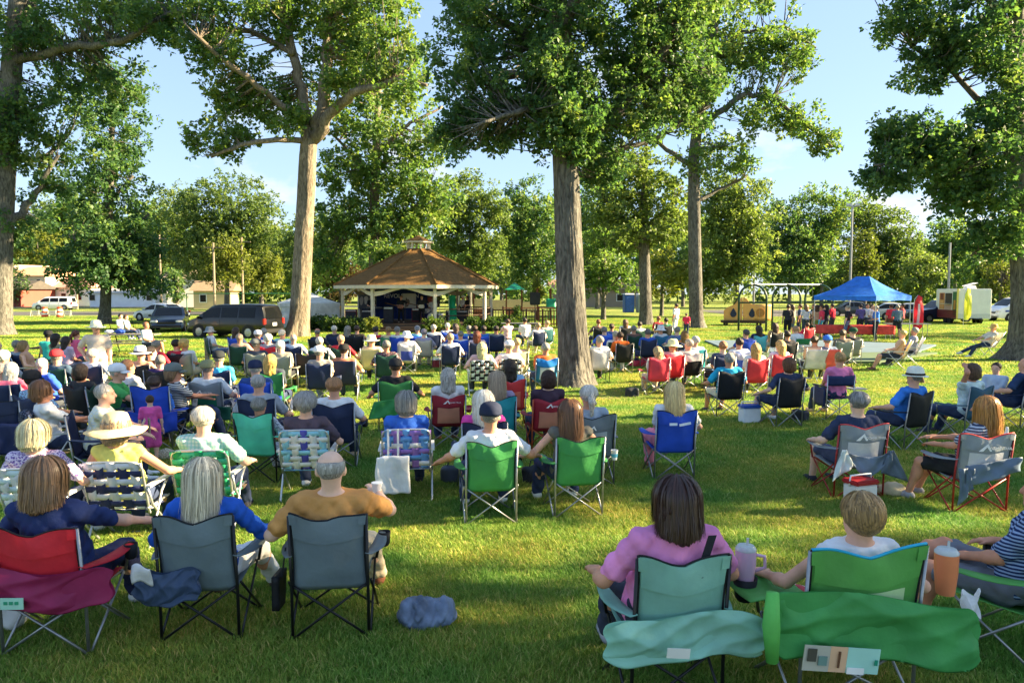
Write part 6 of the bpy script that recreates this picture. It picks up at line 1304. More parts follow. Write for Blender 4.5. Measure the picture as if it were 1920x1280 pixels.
def sling_chair(loc, yaw, label, col='#cdb184', frame='#c4c6c8', lod=0, group='folding chairs in the audience', scale=1.0, lean=.25, hi=.95, low=0.0):
    t = empty('sling_chair', loc, yaw, label, 'chair', group, scale); fm, nm = metal(frame), nylon(col); w = .26; zs = .40 - low
    k = '%d%d%d' % (int(lean * 100), int(hi * 100), int(low * 100))
    ob('backrest', cmesh('sback|' + k, lambda: MB().sheet(lambda u, v: ((u - .5) * 2 * w, -.20 - lean * v - .03 * (1 - (2 * u - 1) ** 2) * math.sin(math.pi * v), zs - .03 + (hi - zs) * v), 8, 10, .006)), t, nm)
    ob('seat', cmesh('sseat|' + k, lambda: MB().sheet(lambda u, v: ((u - .5) * 2 * w, -.20 + .46 * v, zs - .02 + .03 * v - .02 * math.sin(math.pi * v)), 6, 6, .006)), t, nm)
    for s in (-1, 1):
        x = s * (w + .01)
        ob('back_post', rod('sp|%d' % s + k, (x, -.20, zs - .04), (x, -.20 - lean, hi)), t, fm); ob('seat_rail', rod('sr|%d' % s + k, (x, -.22, zs), (x, .28, zs)), t, fm)
        ob('leg', rod('sl1|%d' % s + k, (x, .24, zs + .20), (x, -.30, .0)), t, fm); ob('leg', rod('sl2|%d' % s + k, (x, -.28, zs + .20), (x, .30, .0)), t, fm)
        ob('armrest', cmesh('sarm|%d' % s + k, lambda: MB().box((x + s * .01, -.02, zs + .215), (.045, .52, .022)), False), t, paint('#d8d6d0'))
    ob('foot_bar', rod('sb1' + k, (-w, -.30, .011), (w, -.30, .011)), t, fm); ob('foot_bar', rod('sb2' + k, (-w, .30, .011), (w, .30, .011)), t, fm)
    return t
# ------------------------------------------------------------------ audience
STAGE = Vector((GZ.x + .3, GZ.y, 0))
def face(loc, off=0):
    a = math.atan2(-(STAGE.x - loc[0]), STAGE.y - loc[1]); return (a * .4 if loc[0] > 1.5 else a) + R(off)      # the right-hand rows sit squarer to the lawn
NAV, BLK, GRN, DGR, RED, MAR, BLU, GRY, TEAL, TAN, WHT = '#1b2745', '#17191d', '#2f7a43', '#173c30', '#b3252e', '#6f1a2a', '#1f46a8', '#6d7478', '#1f7f86', '#cdb184', '#e2e2de'
CN = {NAV: 'navy', BLK: 'black', GRN: 'green', DGR: 'dark green', RED: 'red', MAR: 'maroon', BLU: 'royal blue', GRY: 'grey', TEAL: 'teal', TAN: 'tan', WHT: 'white', '#4fb79a': 'mint', '#2f8f45': 'bright green', '#7a7f74': 'olive grey', '#d9574f': 'coral', '#5fb0e0': 'sky blue', '#2a6a8a': 'teal blue', '#5d6b70': 'grey', '#b5232f': 'red', '#6f9a8c': 'sage', '#c8c4ba': 'off-white', '#f0b8c0': 'pink', '#274a5e': 'slate blue'}
def chlab(c, t, lab):
    for f in ('%s %s holding the person %s', '%s %s of person %s'):
        w = (f % (c, t, lab)).split()
        if len(w) <= 16: return ' '.join(w)
    w = ('%s %s of person %s' % (c, t.split()[-1], lab)).split(); return ' '.join(w[:16])
def seat(u, v, ch, cc, shirt, hair, hcol, lab, H=1.22, off=0, at=None, cl=None, ck=None, dyaw=0, s=1.0, **kw):
    """one person in one chair; (u, v) is the top of the head in the photograph's survey"""
    d = DH(v, H * s); q = P(u, v, d); loc = Vector((q.x, q.y + .1, 0)) if at is None else Vector(at)
    yaw = face(loc, off); lod = 0 if v > 700 else (1 if v > 650 else 2); res = (.0125, .019, .032)[lod]; kw.setdefault('fine', lod == 0); ck = dict(ck or {})
    if ch:
        C = {'q': camp_chair, 'd': director_chair, 's': sling_chair, 'w': web_chair}[ch]; tn = {'q': 'camp chair', 'd': 'director chair', 's': 'sling chair', 'w': 'woven lawn chair'}[ch]
        if ch == 'w': o = C(loc, yaw, cl or 'lawn chair', cc, **ck)
        else: o = C(loc, yaw, cl or chlab(CN.get(cc, 'pale'), tn, lab), cc, lod=lod, **ck)
        kz = {'s': .0, 'd': .03, 'w': .015}.get(ch, 0)
    else: kz = kw.pop('z', 0)
    kw.setdefault('res', res)
    return person((loc.x, loc.y, kz * s), yaw + R(dyaw), 'person ' + lab, shirt=shirt, hair=hair, hcol=hcol, scale=s, **kw)
GH, WH, BH, LB, BL, DB, RD = '#8b8780', '#d9d3c4', '#4a3424', '#9a7a52', '#d3b67c', '#2b1e18', '#7a4026'
# ---- front row
sil = '#9a9c9e'
def logo(ch_obj, x0=0, s=1.0, c='#eceae6', y=-.405, z=.765, text=True):
    bk = [k for k in ch_obj.children if k.name.startswith('backrest')][0]
    m = MB(); m.prism([(x0 - .075 * s, z - .035 * s), (x0 + .012 * s, z + .035 * s), (x0 + .05 * s, z - .035 * s), (x0 + .03 * s, z - .035 * s), (x0 + .004 * s, z + .006 * s), (x0 - .035 * s, z - .035 * s)], y, y + .004); m.obj('logo', paint(c), bk)
    if text: text_part('lettering', 'OZARK TRAIL', .034 * s, paint(c), bk, (x0 + .135 * s, y, z - .012), (R(90), 0, 0), .002)
p = G(85, 1230); c1 = Vector((p.x, p.y + .25, 0))
camp_chair(c1, face(c1, -2), 'red camp chair with maroon carry bag draped behind, front row at far left', '#b5232f', sil, seed=1, wide=.56, hi=.90)
person(c1 + V3(0, .04, 0), face(c1, -4), 'person in navy top with straight brown hair in the red front-row chair', 'arm', '#1c2a55', 'long', '#1a2142', 'mid', '#8a6a4c', build='f', wide=1.12, res=.0105, fine=True, sleeve='short', scale=1.05, over=dict(h=((.36, .36, .67), (-.32, .18, .63))))
p = G(371, 1203); c2 = Vector((p.x, p.y + .25, 0))
camp_chair(c2, face(c2), 'grey camp chair with black frame holding the person with long pale hair', '#5d6b70', '#16171a', seed=0, cup=False)
person(c2 + V3(.01, .04, 0), face(c2), 'person in royal blue blouse with long pale hair, front row second from left', 'armlap', '#1d52ad', 'long', '#e4e4ea', 'vlong', '#cdc3ab', build='f', wide=1.05, res=.0105, fine=True, sleeve='long', over=dict(h=((.33, .20, .63), (-.30, .16, .63)), f=((.26, .62, .07), (-.12, .55, .07))), shoe='#4a3a34')
p = G(614, 1198); c3 = Vector((p.x, p.y + .25, 0))
camp_chair(c3, face(c3), 'grey camp chair with black frame holding the balding person in mustard tee', '#5f6c72', '#16171a', seed=2)
person(c3 + V3(0, .04, 0), face(c3), 'balding person in mustard tee and khaki trousers, front row, raising a cup', 'arm', '#b07f47', 'long', '#b5a78d', 'bald', '#a8a49e', wide=1.12, scale=1.05, res=.0105, fine=True, over=dict(h=((.24, .26, .84), (-.35, .10, .66)), f=((.22, .60, .07), (-.10, .60, .07)), ep=[(.55, -.05, .60), None]), shoe='#5f3823', hyaw=4)
c4 = Vector(((1250 - 960) / FPX * 4.42, 4.40, 0))
camp_chair(c4, face(c4, -1), 'sage camp chair with black frame and sage carry bag, front row right of centre', '#6f9a8c', '#16171a', seed=1, wide=.54, hi=.96)
person(c4 + V3(0, .05, 0), face(c4), 'person in pink tee with dark shoulder-length hair and black strap, front row', 'arm', '#f07aa6', 'long', '#2c3140', 'mid', '#3a2119', build='f', wide=1.40, res=.0105, fine=True, sleeve='short', scale=1.08)
c5 = Vector(((1590 - 960) / FPX * 4.35, 4.42, 0))
camp_chair(c5, face(c5, 3), 'wide green camp chair with blue trim and green carry bag, front row', '#4c8a42', sil, seed=0, wide=.70, hi=1.0, trim='#1f93b8', panel='#9fc48a', cup=False)
person(c5 + V3(.04, .02, 0), face(c5, 4), 'person with pulled-back light brown hair in the wide green front-row chair', 'armlap', '#d8d4dc', 'capri', weave_mat('stripe skirt', ['#e6ded4', '#b5474e'], (9,)), 'sleek', '#a08052', build='f', wide=1.1, res=.0105, fine=True, sleeve='none', hyaw=10, hpitch=-6, scale=1.0, over=dict(h=((.38, .06, .64), (-.36, .20, .66))))
c6 = Vector((3.34, 4.92, 0))
camp_chair(c6, face(c6, 40), 'green camp chair cut by the right edge with orange tumbler on its arm', '#4c8a42', sil, seed=2, wide=.6, hi=.92, trim='#1f93b8')
person(c6 + V3(.0, .02, 0), face(c6, 40), 'person in navy striped polo with crossed leg at the right edge, front row', 'cross', weave_mat('stripe navy polo', ['#1c2f58', '#8fa4c8'], (13,)), 'shorts', '#5c6068', 'short', '#5a4a3a', wide=1.15, res=.0105, fine=True)
# ---- props of the front row
hq = P(1397, 1095, 4.5); t = [o for o in bpy.data.objects if o.get('label', '').startswith('wide green camp')][0]; hl = t.matrix_basis.inverted() @ hq
MB().lathe([(.045, -.10), (.060, -.08), (.075, .045), (.072, .045), (.055, -.075)], 16, hl).obj('cup_holder', nylon('#1d1f23'), t, True); MB().sheet(lambda u, v: (hl.x + .30 - .40 * u, hl.y - .30 + .42 * v + .04 * math.sin(3 * u), hl.z + .02 - .02 * math.sin(math.pi * v)), 6, 6, .006).obj('arm_table', nylon('#4c8a42'), t, True)
def sdf_obj(name, S, mat, label, cat, loc=(0, 0, 0), rz=0, h=.012, noise=None, group=None, parts=()):
    t = empty(name, loc, rz, label, cat, group); ob('cloth' if 'bag' in name else 'shell', S.mesh(name, h, noise), t, mat); return t
def crease(u, v, k, a=.02):
    r = lambda x: 1 - 2 * abs(math.sin(x))
    return a * (.5 * r(3.1 * u + 2.3 * v + k + .8 * math.sin(4 * v + k)) + .32 * r(7.3 * u - 4.1 * v + 2 * k + .7 * math.sin(6 * u)) + .2 * r(13 * u + 9 * v + k) + .3 * math.sin(5 * u + k))
def drape(name, label, loc, rz, col, x0, x1, z0, z1, y=-.36, tilt=0, puff=.05, k=0, edge=.10, sag=.04):
    """a slack nylon bag hung across the chair back: front and back skins closed into a flat, creased sack"""
    t = empty(name, loc, rz, label, 'bag'); n, m2 = 64, 26
    def f(u, v):                               # v runs once round the sack, from the top edge down the back and up inside
        w = v * 2 if v < .5 else 2 - v * 2; side = 1 if v < .5 else -1
        en = min(u, 1 - u) / edge; cl = math.sin(min(1, en) * math.pi / 2) ** .7
        h = (z1 - z0) * (.72 + .28 * cl); zc = (z0 + z1) / 2 - sag * math.sin(math.pi * u) + tilt * (u - .5) + .02 * math.sin(7 * u + k)
        th = puff * cl * math.sin(math.pi * min(1, .12 + w * .95)) ** .6
        c = crease(.75 * u, .8 * w, k, .036) + crease(2.1 * u, .5 * w, k + 1, .010)
        return (x0 + (x1 - x0) * u + .012 * math.sin(9 * w + k), y - side * (th + .004) - (c if side > 0 else 0), zc + h * (.5 - w) + .010 * math.sin(15 * u + k) * w)
    MB().sheet(f, n, m2 * 2).obj('cloth', nylon(col), t, True); return t
b1 = drape('carry_bag', 'maroon nylon carry bag hanging across the back of the red chair', c1, face(c1, -2), '#7f1d46', -.46, .50, .40, .66, -.37, -.05, .012, 1)
for i, (x, w, c) in enumerate(((-.22, .10, '#d8b48c'), (-.10, .15, '#a9dcc4'))): m = MB(); m.box((x, -.424, .435), (w, .006, .075)); m.obj('printed_tag', paint(c), b1)
for i in range(3): m = MB(); m.box((-.135 + .035 * i, -.429, .44), (.022, .004, .02)); m.obj('tag_print', paint('#2f9a72'), b1)
b4 = drape('carry_bag', 'sage nylon carry bag puffed behind the sage chair', c4, face(c4, -1), '#7aa696', -.46, .46, .37, .63, -.38, -.01, .024, 3, .16, .0)
m = MB(); m.box((-.07, -.455, .46), (.13, .006, .055), Matrix.Rotation(R(6), 4, 'Y')); m.obj('printed_tag', paint('#e2e0d4'), b4)
Mr = Matrix.Rotation(R(7), 4, 'Y')
b5 = drape('carry_bag', 'bright green carry bag with printed card hanging behind the wide green chair', c5, face(c5, 3), '#3b8345', -.58, .64, .36, .73, -.40, -.16, .008, 5, .05, .0)
MB().tube([(-.60, -.41, .80), (-.615, -.43, .62), (-.60, -.42, .42)], [.035, .05, .035], 8).obj('gathered_hem', nylon('#5aa850'), b5, True)
for x, w, c in ((-.37, .15, '#b9b5a4'), (-.245, .10, '#e0b48e'), (-.10, .19, '#a9dccb')): m = MB(); m.box((x, -.462, .425 - .12 * (x + .2)), (w, .006, .14), Mr); m.obj('printed_card', paint(c), b5)
for x, z, w, h_, c in ((-.40, .45, .05, .07, '#4c4a40'), (-.34, .42, .05, .05, '#6f8f86'), (-.245, .43, .012, .09, '#6a4630'), (-.15, .37, .10, .035, '#f2f0ec'), (-.03, .42, .018, .03, '#1f8f70')): m = MB(); m.box((x, -.474, z - .10 * (x + .2)), (w, .004, h_), Mr); m.obj('card_print', paint(c), b5)
drape('carry_bag', 'green carry bag behind the chair at the right edge', c6, face(c6, 40), '#3b8345', -.30, .42, .34, .64, -.38, -.05, .035, 7)
sdf_obj('crumpled_bag', Sdf().ell((0, 0, .07), (.19, .13, .09), .06).ell((-.06, .0, .13), (.12, .08, .08), .05).ell((.13, -.01, .10), (.08, .10, .10), .04), pm('ripstop grey', lin('#64738a'), .45, var=.6, vscale=6, bump=.6, bscale=7), 'crumpled blue-grey nylon bag lying on the grass in the foreground', 'bag', G(797, 1172), R(8), .008, lambda X, Y, Z: rumple(.018, 1.5, 4)(X, Y, Z) + rumple(.008, 3.1, 1)(X, Y, Z))
hb = drape('draped_bag', 'navy nylon bag slung on the left side of the grey chair', c2 + V3(-.16, .02, 0), 0, '#33435c', -.22, .22, .32, .56, -.37, -.02, .03, 2, .2, .02)
m = MB(); m.sheet(lambda u, v: (-.20 + .13 * u, -.425 - .02 * math.sin(3 * v + 2 * u), .60 - .13 * v + .02 * math.sin(5 * u)), 8, 8, .004); m.obj('white_cloth', fabric('#e6e4e2'), hb, True)
t = empty('chair_pocket', c3 + V3(-.30, -.10, 0), 0, 'black mesh pouch hanging between the two grey front-row chairs', 'pouch'); MB().sheet(lambda u, v: (-.05 + .0 * u, -.10 + .2 * u * (1 - .25 * v), .42 - .24 * v), 6, 6, .05).obj('pouch', nylon('#131418'), t, True); MB().tube([(-.03, -.08, .42), (-.01, -.05, .62)], .006, 5).obj('strap', nylon('#131418'), t)
def tumbler(loc, label, c, h=.24, r=.048, handle=False):
    t = empty('tumbler', loc, 0, label, 'cup'); cm = pm('powder coat ' + c, lin(c), .4, var=.05); MB().lathe([(.0001, 0), (r * .78, 0), (r * .82, .02), (r, h * .55), (r * 1.02, h), (r * .96, h)], 20).obj('cup', cm, t, 'edge'); MB().lathe([(r * 1.03, h), (r * 1.03, h + .012), (r * .8, h + .03), (.0001, h + .032)], 20).obj('lid', pm('clear plastic', (.55, .58, .58, 1), .15), t, 'edge'); MB().tube([(.01, 0, h + .03), (.012, .0, h + .075)], .008, 6).obj('straw', pm('clear plastic', (.55, .58, .58, 1), .15), t)
    if handle: MB().tube([(r * .95, 0, h * .85), (r * 1.9, 0, h * .8), (r * 1.95, 0, h * .45), (r * .95, 0, h * .35)], .011, 7).obj('handle', cm, t, True)
tumbler(P(1397, 1090, 4.5), 'lilac insulated tumbler with handle between the pink tee and green chair', '#d9b3cf', .20, .062, True); tumbler(P(1772, 1112, 4.42), 'orange insulated tumbler on the arm of the chair at the right edge', '#e8895c', .25, .066)
m = empty('cup', c3 + V3(.25, .34, .86), 0, 'white paper cup held by the balding person in mustard tee', 'cup'); MB().lathe([(.0001, 0), (.03, 0), (.04, .09), (.037, .09)], 14).obj('cup', paint('#ece8e4'), m, 'edge'); MB().lathe([(.043, .09), (.043, .1), (.0001, .104)], 14).obj('lid', paint('#f6f4f0'), m, 'edge')
t = empty('shoulder_strap', c4, face(c4), 'black bag strap across the back of the pink tee', 'strap'); MB().sheet(lambda u, v: (.15 - .10 * v + .048 * u, -.295 - .055 * v, 1.05 - .22 * v), 2, 6, -.006).obj('webbing', fabric('#17181c'), t)
t = empty('paper_tissue', c6 + V3(-.42, -.30, .36), R(20), 'crumpled white napkin hanging under the arm of the right-edge chair', 'napkin'); MB().sheet(lambda u, v: ((u - .5) * .16 * (1 - .4 * v), .03 * math.sin(7 * u + 4 * v), .16 - .18 * v + .02 * math.sin(9 * u)), 8, 8, .003).obj('sheet', fabric('#ecebe9'), t)
# ---- second row
seat(75, 795, 'w', ['#e9e7e2', '#b9d9d4'], weave_mat('floral purple', ['#d8c8e0', '#8a6ab0', '#5c4a90'], (40, 55)), 'bob', '#e0d3a8', 'with white-blond bob and purple floral top in second row', build='f', wide=1.1, cl='white woven webbing lawn chair behind the red front-row chair', ck=dict(vpat=[0, 0, 1, 0, 0]), pose='arm', res=.013)
seat(226, 776, 'w', ['#e6e6ea', '#2a3050'], '#e8cf6a', 'bob', '#a08c70', 'in yellow sleeveless top and wide straw sunhat', H=1.27, build='f', wide=1.12, hat='sun', hatcol='#d2b183', band='#b08a5c', sleeve='none', cl='navy and white woven lawn chair holding the person in the straw sunhat', ck=dict(hpat=[1, 0, 1, 0, 1, 0], vpat=[0, 1, 0, 1, 0]), pose='arm', res=.013, over=dict(h=((.42, .16, .66), (-.31, .16, .63))))
seat(385, 770, 'w', ['#1d8a5c', '#3fae82'], weave_mat('plaid mint', ['#b9e0cf', '#e8f0e6', '#8fd0c8'], (9, 9)), 'short', '#d6cfbd', 'with white hair and mint plaid shirt, third from left in second row', wide=1.12, cl='emerald woven lawn chair behind the pale-haired front-row person', pose='armlap', res=.013)
for uu, vv, lab, cl, kw in ((915, 985, 'in white tee and navy cap, arms spread, green chair', 'bright green camp chair holding the person in the navy cap, middle of lawn', dict(pose='wide', shirt='#eceaf0', hair='crop', hcol=GH, hat='cap', hatcol='#1a2238', wide=1.1, over=dict(h=((.48, .10, .64), (-.46, .12, .60))))), (1078, 972, 'with long half-tied brown hair in the right of two green chairs', 'bright green camp chair holding the person with half-tied brown hair', dict(pose='wide', shirt='#5b5a52', hair='long', hcol='#6b4a30', build='f', sleeve='none', over=dict(h=((.42, .18, .62), (-.44, .04, .62)))))):
    g = G(uu, vv); L = Vector((g.x, g.y + .25, 0)); camp_chair(L, face(L), cl, '#3f8a4a', '#a9abad', seed=uu, hi=.90); hw = person(L + V3(-.08 if uu > 1000 else 0, .03, 0), face(L), 'person ' + lab, res=.013, shoe='#d8c8bc', **kw)
# ---- left block, third row and beyond
seat(97, 722, 'w', ['#c2ad7c', '#6d5c40'], '#e8e6e4', 'bob', '#8a6040', 'with brown bob seen in profile on the tan plaid chair', build='f', off=-50, cl='tan and brown plaid woven lawn chair with dark jacket over it', ck=dict(hpat=[1, 0, 1, 0, 1, 0], vpat=[0, 1, 0, 1, 0]), pose='phone', res=.014)
seat(176, 728, 'q', NAV, weave_mat('plaid pale', ['#e9e6da', '#c9d8e0', '#e6dfae'], (8, 8)), 'crop', '#b9b4ac', 'in pale plaid shirt leaning forward beside the toddler', off=-70, pose='reach', cl='low navy camp chair under the plaid-shirted person leaning forward', res=.014, legcol='#1d2336', fine=True)
seat(205, 692, 'q', DGR, '#3f8f4c', 'crop', '#cfcac0', 'in white cap and green shirt leaning towards the toddler', off=-75, pose='reach', hat='cap', hatcol='#e9ebef', res=.016, H=1.2)
seat(232, 760, None, None, '#ff4f92', 'short', BH, 'toddler in bright pink dress standing in the left crowd', at=(*(G(285, 868).xy), 0), off=20, pose='stand', top='dress', legs='none', s=.56, build='f', sleeve='short', res=.025)
seat(252, 678, 'q', DGR, '#e6e6e2', 'short', '#5a3a26', 'with brown hair and white tee turned right, dark green chair', off=-30, ck=dict(hi=.86))
seat(293, 708, 'q', BLU, '#3b6fc0', 'short', BH, 'slumped low in the high-backed royal blue chair', s=.9, ck=dict(hi=1.0, wide=.58), cl='high-backed royal blue camp chair left of the striped shirt')
seat(340, 688, 'q', NAV, weave_mat('stripe bw', ['#1d1f28', '#dcdcd8'], (11,)), 'bob', '#8f6f4c', 'in black and white striped top and grey cap facing right', off=-60, pose='phone', hat='cap', hatcol='#5c6360', build='f')
lg = seat(393, 680, 'q', '#6d7478', '#e6e8ea', 'crop', GH, 'in camouflage cap and white shirt behind the grey-green chair', hat='cap', hatcol='#7a7a58', pose='wide', cl='grey and green camp chair with white paper tag', ck=dict(hi=.92, panel='#1f6b52', wide=.56, seed=3))
seat(413, 663, 'q', NAV, '#3aa0dc', 'crop', GH, 'in black cap and bright blue shirt near the wooden post', hat='cap', hatcol='#1d2226')
seat(477, 681, 'q', BLU, '#24407a', 'crop', '#c8c4ba', 'in navy cap and blue jacket, royal blue chair', hat='cap', hatcol='#1a2440', off=10)
seat(509, 667, 'q', GRN, '#38404c', 'long', '#d8b05c', 'with long golden hair in green chair', build='f')
seat(487, 705, 'q', NAV, '#8d9298', 'crop', '#a8a49c', 'balding in grey tee in front of the blue jacket', pose='arm', wide=1.1)
seat(492, 752, 'q', '#4fb79a', weave_mat('floral grey', ['#c9ccd2', '#5c6478', '#8a90a0'], (45, 60)), 'short', '#8a8880', 'in grey floral clothes on the mint chair', s=.86, off=-12, build='f', legcol=weave_mat('floral grey', ['#c9ccd2', '#5c6478', '#8a90a0'], (45, 60)), ck=dict(hi=.92, frame='#16171a'), H=1.2, pose='armlap')
seat(574, 742, 'w', ['#d9dde6', '#4a4aa0', '#7fb4d8'], '#4a3f4a', 'curly', '#a5a19c', 'with curly grey hair and plum top on striped lawn chair', build='f', cl='blue, white and purple woven lawn chair left of the tote bag', ck=dict(vpat=[2, 0, 1, 0, 2], hpat=[0, 0, 2, 0, 0, 2]), pose='cross')
seat(627, 711, 'q', NAV, '#eceef2', 'short', '#b07f52', 'with strawberry blond crop and white tee in navy chair', pose='arm', ck=dict(wide=.56))
seat(760, 741, 'w', ['#5c8fc8', '#8a6ab0', '#dfe4ea'], '#2f5fb8', 'bob', '#8f8b84', 'with grey bob and blue top beside the white tote', build='f', cl='blue and purple woven lawn chair with white tote bag hung on it', ck=dict(vpat=[0, 1, 0, 1, 0], hpat=[2, 0, 1, 2, 0, 1]), pose='lap')
g27 = seat(741, 677, 'q', '#3a7a3c', '#1a1c1e', 'crop', BH, 'in black cap and black tee on the lone green chair', hat='cap', hatcol='#1c1e22', pose='wide', ck=dict(wide=.58, hi=.9), cl='green camp chair with green flap on the sunlit strip of grass')
seat(838, 693, 'q', '#7f1f2c', '#d8cfc8', 'long', '#bdb7ac', 'with long grey hair on the maroon chair left of the white-haired one', build='f', ck=dict(band='#8f2430', panel='#b57a60', hi=.86), cl='maroon camp chair with white logo left of the teal chair')
seat(903, 738, 'q', NAV, '#d63f92', 'long', '#e9e2d2', 'with white hair and magenta scarf behind the navy cap', build='f', cl='navy camp chair with magenta towel holding the white-haired person')
seat(929, 701, 'q', TEAL, '#8a7f9a', 'long', '#a9947a', 'with grey-blond hair on the teal chair', build='f')
seat(953, 676, 'q', '#a82c2a', '#7fa8c8', 'long', DB, 'with long dark hair on the tall red chair by the great oak', build='f', ck=dict(hi=.92, panel='#c0604a'), cl='tall red camp chair left of the great oak')
seat(1024, 698, 'q', '#8a1f2c', '#3a2a38', 'bob', '#3a2018', 'with dark auburn bob on the maroon chair at the foot of the great oak', build='f', ck=dict(frame='#b5532f', panel='#b57a60', hi=.86), cl='maroon camp chair with orange frame at the foot of the great oak')
seat(1098, 727, 'q', '#5c666c', '#8d9aa8', 'pony', '#d3cec4', 'with white ponytail on the wide grey chair right of the great oak', build='f', ck=dict(wide=.62, panel='#8d979c'), cl='wide grey camp chair just right of the great oak')
seat(1259, 721, 'q', BLU, '#eceaf0', 'long', '#e0c48a', 'with blond hair and crossed pink trousers on the royal blue chair', build='f', pose='cross', legcol='#d9788c', ck=dict(hi=.92, trim='#15171c'), cl='royal blue camp chair standing alone right of centre')
# ---- right block
seat(1363, 664, 'q', BLK, '#1c8fb0', 'short', '#9c9a96', 'in turquoise tee with grey hair beside the cooler', pose='arm', legs='shorts', legcol='#cfc8b8', wide=1.1)
seat(1470, 673, 'q', BLK, '#26304a', 'bob', '#6b4428', 'with brown bob and navy top right of the cooler', build='f', pose='wide', legs='shorts', off=8)
seat(1569, 666, 'd', '#1d2c52', '#e0719c', 'short', '#b8925c', 'with short blond hair and pink top on the director chair', build='f', pose='armlap', wide=1.12, cl='navy director chair with side pouch and small table')
seat(1600, 738, 'q', '#7d858a', '#26304a', 'short', '#8b8987', 'with grey hair on the left of the two red-framed grey chairs', pose='arm', legs='shorts', legcol='#3d4660', ck=dict(frame='#a32a26', panel='#dfe2e4', trim='#c03a3c', wide=.6, hi=.9), cl='grey and white camp chair with red frame, left of the pair')
seat(1752, 730, 'q', '#7d858a', weave_mat('stripe grey', ['#39435c', '#b9c0cc'], (10,)), 'vlong', '#b5803f', 'with long red-blond hair and striped top using a phone', at=(*(G(1808, 950).xy), 0), off=-4, dyaw=40, build='f', pose='phone', wide=1.1, legs='shorts', legcol='#1c1e22', ck=dict(frame='#a32a26', panel='#dfe2e4', trim='#c03a3c', wide=.6, hi=.9), cl='grey and white camp chair with red frame, right of the pair', res=.014, fine=True)
seat(1700, 694, 'q', BLK, '#2f6fc0', 'crop', GH, 'in straw fedora and blue shirt', hat='fedora', hatcol='#e2d6bc', band='#2a2620', off=18, pose='arm', wide=1.1)
seat(1815, 686, 'q', '#274a5e', '#b9cbe6', 'bob', '#5a4230', 'in pale blue shirt with one hand on the head', build='f', sleeve='long', pose='head', off=12, cl='slate blue camp chair holding the person with hand on head')
seat(1869, 693, None, None, '#9aa8b8', 'short', DB, 'child in grey tee between the pale blue shirt and the bald head', off=120, s=.82, z=.1, res=.02)
seat(1908, 673, 'q', NAV, '#1d3050', None, GH, 'bald in navy shirt at the right edge', off=25, pose='arm', wide=1.15)
